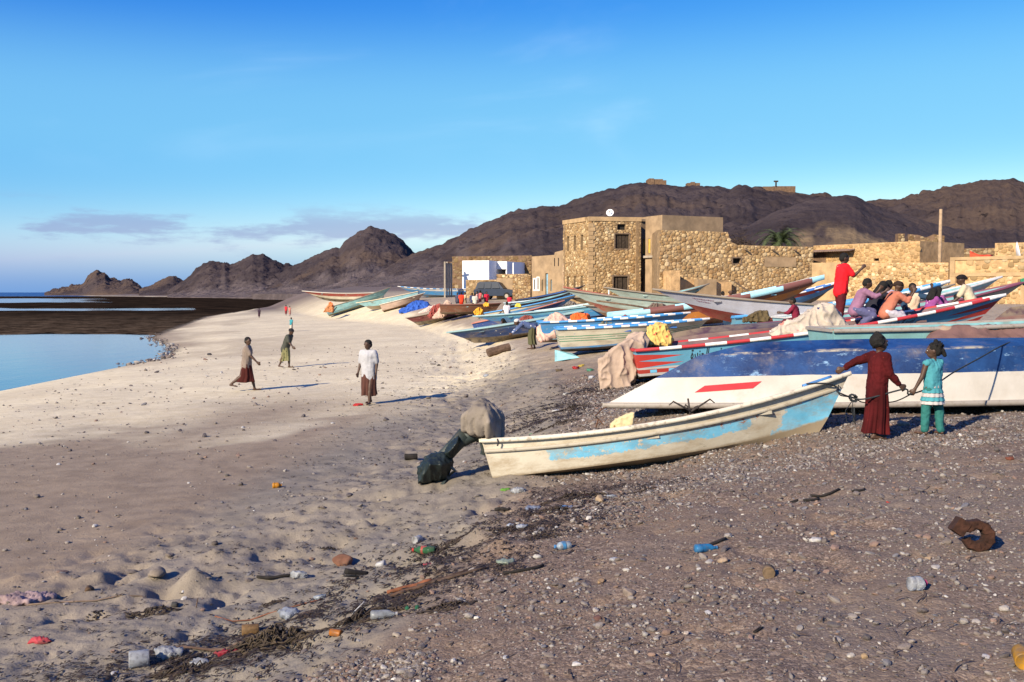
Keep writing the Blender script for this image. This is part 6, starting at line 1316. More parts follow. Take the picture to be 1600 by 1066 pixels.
    def skirt(s, hem=.9, flare=1.0, folds=7, amp=.012, seed=1, top=.03, n=44, rows=16, kneefall=True):
        """wrap hanging from the waist round both legs; hem along the shin (1 = ankle)"""
        h, J = s.h, s.J; rings = []
        def leg(nm, f):
            hp, kn, an = J['hip' + nm], J['knee' + nm], J['ank' + nm]; return hp.lerp(kn, f * 2) if f < .5 else kn.lerp(an, (f - .5) * 2)
        for i in range(rows + 1):
            g = i / rows; f = g * hem
            if g < .08: c = J['pel'] + s.td * (top * h) * (1 - g / .08); A = B = None
            a, b = leg('L', f), leg('R', f); c = (a + b) / 2
            if i == 0: c = J['pel'] + s.td * top * h
            dx, dy = abs(a.x - b.x) / 2, abs(a.y - b.y) / 2; base = (.082 - .026 * min(1, g * 1.3)) * h * s.k
            base *= .93 + .07 * min(1, g * 4); rx = base * .92 + dx * (.72 if i else 0) + .006 * h; ry = base + dy * .55 + .008 * h
            fl = 1 + (flare - 1) * g; th0 = math.atan2((a - b).y, (a - b).x)
            ring = []
            for q in range(n):
                t = 2 * math.pi * q / n; w = 1 + amp / .06 * (.25 + g) * (math.sin(folds * t + seed + 1.3 * math.sin(t * 2 + seed)) * .6 + .4 * math.sin((folds * 2 + 1) * t + 2 * seed))
                ring.append(Vector((c.x + rx * fl * w * math.cos(t), c.y + ry * fl * w * math.sin(t), c.z + .008 * h * math.sin(3 * t + seed) * g)))
            rings.append(ring)
        m = MB(); m.loft(rings, False); return m
def person(label, loc, yaw, fig, wear, skin=SKIN, hair='short', vox=None, group=None, fingers=True, haircol=None, cat='person', eyes=False):
    t = empty('person', loc, (0, 0, R(yaw))); h = fig.h; vox = vox or h / 95
    o = fig.body(fingers).build('body', skin, t); remesh(o, vox, 3)
    hd, f = fig.J['head'], fig.face; q = f.to_track_quat('X', 'Z').to_matrix(); Hh = h * fig.hs
    def S(x, y, z): return hd + q @ Vector((x, y, z)) * Hh
    if hair:
        m = MB()
        if hair == 'short': m.sphere(S(-.010, 0, .026), (.062 * Hh, .058 * Hh, .056 * Hh), 14, 10, q); m.sphere(S(-.024, 0, .0), (.050 * Hh, .055 * Hh, .058 * Hh), 14, 10, q)
        elif hair == 'messy':
            m.sphere(S(-.02, 0, .022), (.068 * Hh, .066 * Hh, .066 * Hh), 14, 10, q)
            for i in range(34):
                a = RNG.uniform(0, 6.28); e = RNG.uniform(-.9, 1.4); d = Vector((-abs(math.cos(a)) * math.cos(e) * .9 + .25, math.sin(a) * math.cos(e), math.sin(e))); m.capsule(S(-.02, 0, .02), .03 * Hh, S(-.02 + d.x * .068, d.y * .066, .022 + d.z * .07), .012 * Hh * RNG.uniform(.7, 1.6), 6)
        elif hair == 'tied':
            m.sphere(S(-.012, 0, .024), (.064 * Hh, .058 * Hh, .060 * Hh), 14, 10, q); m.sphere(S(-.03, 0, .002), (.046 * Hh, .054 * Hh, .055 * Hh), 14, 10, q); m.sphere(S(-.02, .0, .088), (.022 * Hh,) * 3); m.capsule(S(-.07, -.01, .0), .028 * Hh, S(-.095, -.012, -.045), .018 * Hh)
            for i in range(16): a = RNG.uniform(0, 6.28); m.capsule(S(-.03, 0, .03), .03 * Hh, S(-.03 + .07 * math.cos(a) * .8, .06 * math.sin(a), .03 + RNG.uniform(0, .055)), .009 * Hh, 6)
        elif hair == 'long':
            m.sphere(S(-.014, 0, .024), (.074 * Hh, .070 * Hh, .070 * Hh), 14, 10, q); m.capsule(S(-.04, 0, .0), .062 * Hh, S(-.075, 0, -.12), .07 * Hh); m.capsule(S(-.03, .04, .0), .04 * Hh, S(-.05, .055, -.13), .04 * Hh); m.capsule(S(-.03, -.04, .0), .04 * Hh, S(-.05, -.055, -.13), .04 * Hh)
        elif hair == 'wrap':
            m.sphere(S(-.008, 0, .036), (.070 * Hh, .064 * Hh, .048 * Hh), 14, 10, q); m.capsule(S(-.05, 0, .03), .04 * Hh, S(-.085, .01, .0), .02 * Hh)
        o = m.build('headwrap' if hair == 'wrap' else 'hair', haircol or HAIR, t); remesh(o, max(vox, .008), 1)
        tx = bpy.data.textures.get('hairnoise') or bpy.data.textures.new('hairnoise', 'CLOUDS'); tx.noise_scale = .02; dm = o.modifiers.new('rough', 'DISPLACE'); dm.texture = tx; dm.strength = .012 * h
    if eyes:
        for y in (-1, 1):
            m = MB(); m.sphere(S(.052, y * .021, .006), .0085 * Hh, 8, 6); m.build('eye', M((0.5, 0.48, 0.45), .3, .05), t, True)
    for name, mb, mat, mode in wear:
        o = mb.build(name, mat, t, True)
        if mode == 'blob':
            remesh(o, vox * 1.1, 3); tx = bpy.data.textures.get('clothnoise') or bpy.data.textures.new('clothnoise', 'CLOUDS'); tx.noise_scale = .075; dm = o.modifiers.new('crease', 'DISPLACE'); dm.texture = tx; dm.strength = (.016 if h > 1.5 else .024) * h; dm.mid_level = .45
        elif mode == 'sheet': sd = o.modifiers.new('t', 'SOLIDIFY'); sd.thickness = .008; ss = o.modifiers.new('s', 'SUBSURF'); ss.levels = 1; ss.render_levels = 1
        elif mode == 'solid': pass
    return tag(t, label, cat, group)
# ---- three men walking over the sand
f = Fig(1.70, 3, (16, 10), (-12, 8), (-8, 10, 28), (6, 9, 12), turn=-12, nod=12)
tw = MB(); J = f.J
for sd in (-1, 1): tw.capsule(J['neck'] + Vector((-.035, sd * .05, -.01)), .035, J['chest'] + Vector((.085, sd * .075, .03)), .03); tw.capsule(J['chest'] + Vector((.085, sd * .075, .03)), .03, J['belly'] + Vector((.10, sd * .085, .05)), .03)
tw.capsule(J['neck'] + Vector((-.04, .05, -.01)), .03, J['neck'] + Vector((-.04, -.05, -.01)), .03)
p = G(577, 632); person('man in white short-sleeved shirt with a towel round his neck', (p.x, p.y, p.z), 248, f, [('shirt', f.shirt(.8, 1.30, .12), fab((0.34, 0.34, 0.36)), 'blob'), ('sarong', f.skirt(.80, 1.12, 5, .014, 2), fab((0.075, 0.032, 0.024)), 'sheet'), ('towel', tw, fab((0.55, 0.48, 0.38)), 'blob')])
f = Fig(1.70, 4, (18, 5), (-20, 34), (-24, 10, 18), (30, 8, 14), turn=-38, nod=2)
p = G(386, 611); person('man striding in a grey-brown shirt and maroon wrap', (p.x, p.y, p.z), 4, f, [('shirt', f.shirt(.75, 1.24, .08), fab((0.19, 0.15, 0.125)), 'blob'), ('sarong', f.skirt(.80, 1.05, 6, .012, 3), fab((0.055, 0.012, 0.010)), 'sheet')])
f = Fig(1.66, 20, (12, 10), (-12, 14), (-36, 22, 62), (22, 12, 24), turn=-15, nod=24)
p = G(447, 575); person('man bowed forward in dark green shirt and patterned wrap', (p.x, p.y, p.z), -14, f, [('shirt', f.shirt(.85, 1.28, .08), fab((0.055, 0.058, 0.048)), 'blob'), ('sarong', f.skirt(.74, 1.1, 5, .012, 4), fab((0.20, 0.19, 0.09), [(9, .24, (0.06, 0.07, 0.03))]), 'sheet')], hair='wrap', haircol=M((0.012, 0.012, 0.016), .9, .2))
# ---- far beach walkers
def small(label, u, v, h, yaw, top, low, hair='short', lean=3, y=None, group=None, sk=.75, skm=SKIN, legs=((10, 5), (-10, 8)), loc=None, arms=((10, 8, 15), (-10, 8, 15)), hc=None):
    f = Fig(h, lean, legs[0], legs[1], arms[0], arms[1], turn=10)
    wear = [('shirt', f.shirt(.8, 1.2, .05), fab(top), 'blob'), ('sarong', f.skirt(sk, 1.1, 5, .012, u % 7, n=20, rows=8), fab(low), 'sheet')]
    p = loc or G(u, v); return person(label, tuple(p), yaw, f, wear, hair=hair, vox=h / 55, fingers=False, group=group, skin=skm, haircol=hc)
small('small figure in teal carrying something dark along the wet sand', 455, 518, 1.12, 60, (0.04, 0.22, 0.26), (0.42, 0.36, 0.30))
small('tiny figure in red at the far bend of the beach', 447, 493, 1.35, 80, (0.45, 0.03, 0.04), (0.15, 0.03, 0.03))
small('tiny figure in pinkish clothes beside the one in red', 453, 494, 1.25, 250, (0.38, 0.17, 0.14), (0.3, 0.14, 0.12))
small('lone dark figure at the far water edge', 405, 497, 1.15, 90, (0.04, 0.025, 0.04), (0.05, 0.025, 0.035))
# ---- girl in red
f = Fig(1.30, 3, (6, 4), (-4, 5), (-72, 16, 12, .4), (14, 6, 30), turn=-4, nod=-2, head=1.14)
GRM = Matrix.Translation(G(1369, 686)) @ Matrix.Rotation(R(12), 4, 'Z')
redd = fab((0.058, 0.005, 0.006), [(14, .13, (0.10, 0.012, 0.009))], .4)
trim = MB(); J = f.J
for k in range(3): trim.tube([J['neck'] + Vector((.052 + .0 * k, -.05 + .012 * k, -.035)), J['chest'] + Vector((.098, -.03 + .012 * k, .02)), J['belly'] + Vector((.10, -.022 + .012 * k, 0)), J['pel'] + Vector((.10, -.018 + .012 * k, .02))], .0035, 5)
person('girl in a long dark red dress leaning on the bow with one arm', tuple(GRM.translation), 12, f, [('dress_top', f.shirt(1.85, 1.22, .12), redd, 'blob'), ('dress_skirt', f.skirt(.97, 1.30, 7, .015, 2, top=.0, n=72, rows=22), redd, 'sheet'), ('embroidery', trim, M((0.42, 0.20, 0.10), .8, .2), 'solid')], hair='messy', vox=.0085, eyes=True)
GRF = f
# ---- girl in turquoise
f = Fig(1.14, -1, (4, 3, 5), (-3, 3, 6), (8, 16, 12, 1.2), (14, 22, 34, 1.0), turn=38, nod=4, head=1.18, spread=3)
GTM = Matrix.Translation(G(1456, 681)) @ Matrix.Rotation(R(118), 4, 'Z'); tq = fab((0.06, 0.25, 0.29)); wh = fab((0.40, 0.37, 0.36)); lg = fab((0.025, 0.13, 0.12))
wear = [('tank_top', f.shirt(0, 1.10, .0), tq, 'blob'), ('leggings', f.trousers(1.14, .93), lg, 'blob')]
for k, (za, zb, ra, rb, mt) in enumerate(((.055, -.005, .075, .088, wh), (.005, -.062, .080, .108, tq), (-.048, -.105, .094, .116, wh), (-.092, -.150, .104, .124, tq), (-.138, -.188, .110, .126, wh))):
    c = f.J['pel']; rings = []
    for i in range(5):
        g = i / 4; z = za + (zb - za) * g; r = ra + (rb - ra) * g
        rings.append([c + Vector((math.cos(t_) * r * 1.14 * .92 * (1 + .05 * g * math.sin(13 * t_ + k)), math.sin(t_) * r * 1.14 * 1.08 * (1 + .05 * g * math.sin(13 * t_ + k)), z * 1.14)) for t_ in [q * 2 * math.pi / 80 for q in range(80)]])
    mm = MB(); mm.loft(rings, False); wear.append(('skirt_tier', mm, mt, 'sheet'))
person('small girl in turquoise top, tiered frilled skirt and green leggings', tuple(GTM.translation), 118, f, wear, hair='tied', vox=.0075, eyes=True)
GTF = f
# ---- people in and round the long blue boat
f = Fig(1.68, 5, (3, 3), (-3, 4), (10, 10, 20), (36, 12, 98), turn=-6, nod=16); pz = P(1313, 506, 24.6)
pm = MB(); pm.box(f.J['chest'] + Vector((-.105, .02, .0)), (.02, .14, .26), Matrix.Rotation(.05, 3, 'Y'))
person('man standing in a bright red shirt and maroon trousers above the boats', tuple(pz), 8, f, [('shirt', f.shirt(.8, 1.24, .08), fab((0.62, 0.012, 0.02)), 'blob'), ('trousers', f.trousers(1.25), fab((0.085, 0.012, 0.016)), 'blob'), ('back_panel', pm, fab((0.55, 0.40, 0.42)), 'blob')])
def sitter(label, u, v, y, h, yaw, top, low, hair='short', lean=22, arms=((40, 10, 50), (40, 10, 50)), legs=((82, 128), (70, 122)), kind_='wrap', turn=0, nod=10, sk=None, hc=None, sleeve=1.4, vox=None, extra=None):
    """someone sitting or squatting with the pelvis at this place"""
    f = Fig(h, lean, legs[0], legs[1], arms[0], arms[1], turn=turn, nod=nod, pelvis=0.0); p = P(u, v, y)
    lo = f.trousers(1.35, .7) if kind_ == 'wrap' else f.trousers(1.2)
    wear = [('shirt', f.shirt(sleeve, 1.2, .03), top if not isinstance(top, tuple) else fab(top), 'blob'), ('wrap' if kind_ == 'wrap' else 'trousers', lo, low if not isinstance(low, tuple) else fab(low), 'blob')]
    if extra: wear.append(extra(f))
    return person(label, tuple(p), yaw, f, wear, hair=hair, vox=vox or h / 75, haircol=hc, fingers=y < 30, skin=SKIN)
sitter('man squatting in a lilac shirt with checked wrap on the boat rail', 1337, 483, 24.0, 1.62, -8, (0.24, 0.12, 0.19), fab((0.09, 0.09, 0.18), [(10, .2, (0.30, 0.28, 0.34))]), arms=((58, 8, 78), (62, 8, 60)), nod=16)
sitter('person hunched in black behind the lilac-shirted man', 1360, 484, 24.9, 1.6, 5, (0.02, 0.02, 0.03), (0.02, 0.02, 0.03), lean=30, hair='long', arms=((55, 10, 40), (70, 12, 30)))
sitter('person in salmon shirt and white wrap facing along the boat', 1385, 487, 23.9, 1.62, 4, (0.40, 0.14, 0.09), (0.45, 0.42, 0.46), lean=26, arms=((50, 8, 70), (54, 10, 96)), nod=8, hair='wrap', hc=fab((0.03, 0.018, 0.014)))
sitter('person in pale lilac mostly hidden behind the salmon shirt', 1378, 483, 25.0, 1.55, 20, (0.34, 0.29, 0.38), (0.2, 0.16, 0.2), lean=18)
def jacket(f):
    m = MB(); J = f.J; h = f.h
    for sd in (-1, 1): m.capsule(J['chest'] + Vector((.02, sd * .065 * h, .05 * h)), .045 * h, J['pel'] + Vector((.06, sd * .075 * h, .02)), .05 * h); m.capsule(J['sho' + 'LR'[sd < 0]], .052 * h, J['elb' + 'LR'[sd < 0]], .043 * h)
    m.capsule(J['chest'] + Vector((-.05, 0, 0)), .08 * h, J['pel'] + Vector((-.05, 0, 0)), .07 * h); return ('jacket', m, fab((0.02, 0.045, 0.085)), 'blob')
sitter('man in a navy jacket shading his eyes with a raised hand', 1424, 490, 26.2, 1.64, 262, (0.55, 0.42, 0.30), (0.05, 0.05, 0.08), lean=6, arms=((75, 58, 96, .1), (20, 14, 30)), nod=4, extra=jacket, sleeve=.8)
sitter('child in bright purple patterned top sitting low in the boat', 1452, 489, 25.2, 1.30, 20, fab((0.24, 0.06, 0.22), [(9, .22, (0.45, 0.32, 0.42))]), (0.2, 0.1, 0.2), lean=14, hair='long')
sitter('child with black hair and purple sleeves beside another in purple', 1461, 487, 25.7, 1.32, 30, (0.26, 0.09, 0.25), (0.12, 0.06, 0.12), lean=12, hair='long')
sitter('child of whom only dark hair shows over the boat rail', 1493, 494, 25.4, 1.15, 60, (0.12, 0.1, 0.1), (0.1, 0.1, 0.1), lean=8)
sitter('man in a cream shirt with dark headcloth, seen from behind', 1520, 476, 25.2, 1.66, 152, (0.48, 0.40, 0.28), (0.15, 0.12, 0.09), lean=24, hair='wrap', hc=fab((0.012, 0.010, 0.012)), arms=((26, 12, 20), (30, 14, 24)), sleeve=.8)
sitter('child in dark red with a pink scarf looking over the net heap', 1245, 500, 26.6, 1.25, 160, (0.16, 0.015, 0.035), (0.1, 0.02, 0.03), lean=12, extra=lambda f: ('scarf', (lambda m: (m.capsule(f.J['neck'] + Vector((.03, -.05, -.02)), .04, f.J['chest'] + Vector((.06, -.06, 0)), .045), m)[1])(MB()), fab((0.6, 0.14, 0.25)), 'blob'))
# ---- by the mud wall
sitter('man in white sitting by the ruined mud wall', 1126, 477, 57, 1.66, 10, (0.55, 0.52, 0.47), (0.5, 0.46, 0.42), lean=10, vox=.03)
sitter('person wrapped in vivid orange sitting next to the man in white', 1136, 476, 56, 1.64, -20, (0.80, 0.12, 0.02), (0.75, 0.10, 0.02), lean=16, hair='wrap', hc=fab((0.10, 0.06, 0.045)), vox=.03)
sitter('person with only a dark head showing beyond the pale boat', 1156, 476, 60, 1.6, 40, (0.1, 0.08, 0.07), (0.1, 0.08, 0.07), vox=.03)
# ---- among the boats at the sand edge
LOGC = (G(762, 559) + G(796, 548)) / 2
f = Fig(1.62, 74, (10, 14), (-2, 10), (44, 6, 6), (40, 8, 10), turn=0, nod=-14)
p = G(832, 546); person('person bent double in an olive wrap reaching down to a log', (p.x, p.y, p.z), 186, f, [('shirt', f.shirt(1.9, 1.2, .02), fab((0.07, 0.10, 0.20), [(6, .2, (0.5, 0.5, 0.52))]), 'blob'), ('wrap', f.skirt(.86, 1.15, 5, .012, 3), fab((0.075, 0.075, 0.04)), 'sheet')], hair='wrap', haircol=fab((0.5, 0.48, 0.46)))
p = G(793, 527); f = Fig(1.5, 26, (84, 130), (74, 124), (52, 12, 40), (60, 12, 30), turn=10, nod=20, pelvis=.28)
person('squatting person with long black hair and pale clothes by the log', (p.x, p.y, p.z), 215, f, [('shirt', f.shirt(1.6, 1.25, .03), fab((0.04, 0.035, 0.03)), 'blob'), ('wrap', f.trousers(1.35, .8), fab((0.48, 0.42, 0.28)), 'blob')], hair='long', vox=.02)
small('boy in a white shirt standing between the blue boats', 792, 506, 1.3, 100, (0.66, 0.60, 0.60), (0.12, 0.06, 0.05), loc=P(792, 508, 57.5))
GR = [('man in an orange-red shirt sitting among people near the pillars', 721, 476, 92, (0.70, 0.05, 0.02), 90), ('person in beige standing behind the orange-red shirt', 727, 475, 95, (0.50, 0.38, 0.24), 200), ('person in dark clothes left of the orange-red shirt', 715, 475, 96, (0.05, 0.05, 0.08), 250),
      ('person in dark blue among the group by the car', 738, 476, 95, (0.04, 0.05, 0.12), 120), ('person in pale grey seen from behind near the car', 742, 479, 88, (0.45, 0.44, 0.38), 90), ('person in pink beside the pale grey one', 746, 474, 94, (0.50, 0.28, 0.26), 180), ('person in red pink leaning towards the car', 750, 472, 96, (0.45, 0.10, 0.10), 30), ('person in deep red standing at the car bonnet', 760, 474, 95, (0.50, 0.02, 0.05), 300), ('child in red sitting on the boats below the car', 796, 476, 80, (0.5, 0.03, 0.05), 270)]
for k, (lab, u, v, y_, c, yw) in enumerate(GR): small(lab, u, v, 1.62 if 'child' not in lab else 1.2, yw, c, tuple(q * .5 for q in c), loc=P(u, v + 9, y_), group='people gathered by the car')
for k, (lab, u, v, y_) in enumerate((('dark head above the farthest red boat', 546, 474, 122), ('person leaning dark on the pale rail of far boats', 590, 475, 118), ('dark figure right of the one leaning on far boats', 602, 475, 119), ('dark figure nearest the dashed white boat far off', 612, 475, 120))):
    small(lab, u, v, 1.45, 90 + 40 * k, (0.04, 0.03, 0.03), (0.05, 0.03, 0.03), loc=P(u, v + 12, y_), group='people by the far boats')

# ================================================================ rope, anchor and other gear of the near boat
ROPE = M((0.022, 0.026, 0.03), .9, .3, 30, .3, 200); 
def rope(name, label, pts, r=.011, sub=6, mat=ROPE, sag=0.0):
    q = []; P_ = [Vector(p) for p in pts]
    for i in range(len(P_) - 1):
        p0 = P_[max(i - 1, 0)]; p1 = P_[i]; p2 = P_[i + 1]; p3 = P_[min(i + 2, len(P_) - 1)]
        for k in range(sub):
            t = k / sub; c = .5 * ((2 * p1) + (p2 - p0) * t + (2 * p0 - 5 * p1 + 4 * p2 - p3) * t * t + (3 * p1 - p0 - 3 * p2 + p3) * t ** 3); q.append(c)
    q.append(P_[-1]); m = MB(); m.tube(q, r, 6); o = m.build(name, mat, smooth=True); tag(o, label, 'rope'); return o
handR = GRM @ (GRF.J['wriR'] + GRF.hdR * .08); hL = GTM @ (GTF.J['wriL'] + GTF.hdL * .075); hR = GTM @ (GTF.J['wriR'] + GTF.hdR * .075)
bt = NBM @ NBH.pt(.955, .93, -1); kn = P(1333, 622, 13.0)
rope('rope', 'dark rope from the bow to the hands of both girls', [NBM @ (NBH.pt(.87, 1.0, -1) + Vector((0, -.04, .05))), NBM @ (NBH.pt(.93, .98, -1) + Vector((0, -.06, -.02))), bt + Vector((.05, -.08, -.06)), P(1308, 612, 12.9), kn, P(1355, 623, 12.85), handR, (handR + hL) / 2 + Vector((0, 0, -.03)), hL])
rope('rope', 'second rope strand sagging behind the girl in red', [bt + Vector((.08, .0, -.03)), P(1312, 617, 13.1), kn + Vector((.03, .05, 0)), P(1350, 629, 13.2), P(1395, 628, 13.35), hL + Vector((.0, .05, -.01))], .008)
rope('rope', 'rope rising from the small girl towards the tarpaulin', [hL, GTM @ Vector((.12, .02, .56)), hR, P(1490, 582, 13.7), P(1530, 560, 14.3), P(1566, 540, 15.0), P(1590, 531, 15.75)], .010)
m = MB()
for k in range(9): a = k * 1.3; m.tube([kn + Vector((math.cos(a + i * .9) * .045, math.sin(a * 1.7 + i * .9) * .04, math.sin(a + i * .8) * .045)) for i in range(6)], .010, 5)
for k in range(2): m.tube([kn + Vector((0, 0, -.02)), kn + Vector((-.10 + .08 * k, -.02, -.16)), kn + Vector((-.09 + .10 * k, -.02, -.30)), kn + Vector((.0 + .03 * k, -.01, -.34)), kn + Vector((.015, 0, -.12))], .006, 5)
o = m.build('rope_knot', ROPE, smooth=True); tag(o, 'tangled knot of dark rope hanging between bow and red dress', 'rope')
a0 = P(1080, 643, 13.5); m = MB(); IRON = M((0.035, 0.028, 0.025), .8, .4, 20, .3, 60)
m.tube([a0 + Vector((0, 0, -.12)), a0 + Vector((-.04, .02, .17))], .013, 7)
for dx, dz in ((-.26, .04), (.28, .07), (.10, -.02), (-.08, .0)):
    m.tube([a0, a0 + Vector((dx * .55, .02, .06 + dz * .5)), a0 + Vector((dx * .9, .02, .09 + dz)), a0 + Vector((dx * 1.12, .02, .04 + dz))], [.014, .013, .012, .007], 7)
o = m.build('grapnel_anchor', IRON, smooth=True); tag(o, 'rusty grapnel anchor with bent arms resting on the near boat', 'anchor')
# foam blocks and strap in the near boat
b0 = P(975, 655, 13.9); tarp('foam_block', 'yellowed foam block tied with cord inside the near boat', [tuple(b0 + Vector(d)) for d in ((-.20, -.08, -.12), (.10, -.08, -.14), (.14, -.06, .10), (.0, -.05, .06), (-.18, -.06, -.04), (-.18, .1, -.1), (.12, .1, -.12), (.13, .1, .09), (-.1, .1, .0))], cloth((0.58, 0.47, 0.26), [(8, .16, (0.25, 0.17, 0.06))]), 51, .012, 'foam block', smooth=0)
m = MB(); m.tube(PP((931, 668, 13.9), (935, 655, 13.9), (930, 650, 13.85), (940, 640, 13.9), (948, 636, 13.9)), [.012, .012, .010, .010, .008], 6); m.tube(PP((935, 655, 13.9), (943, 664, 13.9)), .010, 6); o = m.build('rowlock', M((0.10, 0.05, 0.03), .85, .4)); tag(o, 'bent rusty iron hook sticking up from the near boat', 'hook')
# second motor of the long blue boat: red float by its stern
p = P(979, 560, 23.2); m = MB(); m.lathe([(0, -.16), (.08, -.15), (.13, -.06), (.13, .06), (.08, .15), (0, .16)], 14, Matrix.Translation(p) @ Matrix.Rotation(1.3, 4, 'Y')); o = m.build('float', M((0.55, 0.03, 0.03), .4, .1), smooth=True); tag(o, 'small red float at the stern of the long blue boat', 'float')

# ================================================================ car
def car():
    p = P(778, 470, 101); g = H(p.x, p.y); t = empty('car', (p.x, p.y, g), (0, 0, R(-28))); PA = M((0.012, 0.022, 0.045), .5, .1, 2, 0, spec=.3); GL = M((0.010, 0.013, 0.02), .25, .05, 2, 0, spec=.6); TY = M((0.015, 0.015, 0.015), .9, .1)
    def ext(prof, w0, w1, name, mat, par=t):
        m = MB(); rings = []
        for sy, w in ((-1, 1), (-.96, 1.0), (.96, 1.0), (1, 1)): rings.append([Vector((x, sy * (w0 + (w1 - w0) * max(0, z - .9) / .8), z)) for x, z in prof])
        m.loft(rings); o = m.build(name, mat, par); b = o.modifiers.new('b', 'BEVEL'); b.width = .04; b.segments = 2; return o
    ext([(-2.25, .45), (-2.3, .9), (-2.2, 1.02), (1.0, 1.05), (2.15, .92), (2.28, .75), (2.25, .42), (1.9, .36), (-1.9, .36)], .86, .86, 'body', PA)
    ext([(-2.15, 1.03), (-1.95, 1.66), (-1.7, 1.74), (.2, 1.74), (.45, 1.66), (1.05, 1.06)], .80, .66, 'cabin', PA)
    for x0, x1 in ((-1.9, -1.15), (-1.05, -.35), (-.25, .45)):
        for sy in (-1, 1):
            m = MB(); y0, y1 = sy * .83, sy * .715; q = .2 if x1 > .4 else 0; m.add([(x0 + .03, y0, 1.12), (x1 + q, y0, 1.12), (x1 - q * .3, y1, 1.6), (x0 + .06, y1, 1.6)], [(0, 1, 2, 3)]); m.build('side_window', GL, t)
    m = MB(); m.add([(1.02, -.72, 1.10), (1.02, .72, 1.10), (.50, .6, 1.64), (.50, -.6, 1.64)], [(0, 1, 2, 3)]); m.build('windscreen', GL, t)
    for x in (-1.4, 1.45):
        for sy in (-1, 1): m = MB(); m.lathe([(.0, -.1), (.34, -.1), (.36, -.06), (.36, .06), (.34, .1), (0, .1)], 18, Matrix.Translation((x, sy * .8, .36)) @ Matrix.Rotation(math.pi / 2, 4, 'X')); w_ = m.build('wheel', TY, t); m = MB(); m.lathe([(0, -.11), (.19, -.11), (.2, .11), (0, .11)], 12, Matrix.Translation((x, sy * .8, .36)) @ Matrix.Rotation(math.pi / 2, 4, 'X')); m.build('rim', CONCRETE, w_)
    for sy in (-1, 1): m = MB(); m.box((2.24, sy * .62, .78), (.08, .3, .14)); m.build('headlight', M((0.6, 0.6, 0.6), .2, .05), t)
    m = MB(); m.box((2.27, 0, .5), (.14, 1.6, .18)); m.build('bumper', TY, t)
    for sy in (-1, 1): m = MB(); m.tube([(-1.7, sy * .6, 1.79), (.1, sy * .6, 1.79)], .02, 6); m.build('roof_rail', TY, t)
    tag(t, 'dark blue estate car parked before the yard walls', 'car')
car()
# ================================================================ litter on the beach
def at(u, v): p = G(u, v); return p, p.y / 1600
def plastic(c, trans=0.0, rough=.3):
    c = tuple(k * .62 for k in c); n = NT('plastic'); col = n.mix(n.rng(n.noise(14, 4), .35, .7), c, tuple(k * .75 for k in c)); col = n.mix(n.math('MULTIPLY', n.rng(n.noise(22, 6, .7), .45, .7), .6), col, (0.12, 0.10, 0.08)); m = n.out(col, rough, n.bump(n.noise(30, 3), .15, .01), spec=.5)
    n.b.inputs['Transmission Weight'].default_value = trans; n.b.inputs['IOR'].default_value = 1.25; return m
CLEAR = plastic((0.80, 0.84, 0.90), .55, .25); RUST = M((0.035, 0.014, 0.008), .95, .45, 14, .6, 40, .02); CHAR = M((0.018, 0.015, 0.013), .9, .5, 12, .5, 50); DRIFT = M((0.085, 0.052, 0.034), .95, .45, 10, .6, 30, .02)
def stone(u, v, w, col, label, hgt_=.6, deep=.8, name='stone', seed=0, rot=None):
    p, k = at(u, v); r = w * k / 2 * .82; bm = bmesh.new(); bmesh.ops.create_icosphere(bm, subdivisions=3, radius=1.0); rs = np.random.default_rng(int(u * 7 + v)); o3 = rs.uniform(0, 50, 3)
    cuts = [(Vector(rs.normal(0, 1, 3)).normalized(), rs.uniform(.55, .85)) for _ in range(7)]
    for w_ in bm.verts:
        for nrm, dd in cuts:
            e = w_.co.dot(nrm) - dd
            if e > 0: w_.co -= nrm * e * .85
        c = w_.co; n_ = float(fbm(c.x * 1.7 + o3[0] + c.z, c.y * 1.7 + o3[1] - c.z * .7, 3, 5)) - .5; w_.co = c * (1 + n_ * .35); w_.co = Vector((w_.co.x * r, w_.co.y * r * deep, w_.co.z * r * hgt_))
    col = tuple(q * .62 for q in col); me = bpy.data.meshes.new(name); bm.to_mesh(me); bm.free(); o = finish(name, me, M(col, .9, .25, 14, .5, 50, .01, dirt=.3), smooth=True); o.location = (p.x, p.y, p.z + r * hgt_ * .45); o.rotation_euler = (0, 0, u % 3)
    return tag(o, label, 'stone' if name == 'stone' else name.replace('_', ' '))
def bottle(u, v, ln, ang, body, cap, label, fat=.32, cat='bottle', tilt=0.0, band_=None, dent=.12):
    p, k = at(u, v); k *= .85; L = ln * k; r = L * fat / 2; t = empty('bottle', (p.x, p.y, p.z + r * .85), (0, R(90 - tilt), R(ang)))
    m = MB(); prof = [(.02, 0), (.75, .0), (1, .05), (1, .28), (.94, .31), (1, .34), (1, .62), (.85, .72), (.5, .82), (.36, .86), (.36, .93)]
    rings = [[Vector((a * r * math.cos(q * math.pi / 9), a * r * math.sin(q * math.pi / 9) * (1 - dent * math.sin(z * 7 + u)), z * L - L / 2)) for q in range(18)] for a, z in prof]; m.loft(rings); m.build('bottle_body', body, t, True)
    m = MB(); m.lathe([(0, .92 * L - L / 2), (.44 * r, .92 * L - L / 2), (.44 * r, L / 2), (0, L / 2)], 12); m.build('cap', cap, t)
    if band_: m = MB(); m.loft([[Vector((1.02 * r * math.cos(q * math.pi / 9), 1.02 * r * math.sin(q * math.pi / 9), z * L - L / 2)) for q in range(18)] for z in (.36, .60)], False); m.build('paper_label', band_, t, True)
    return tag(t, label, cat)
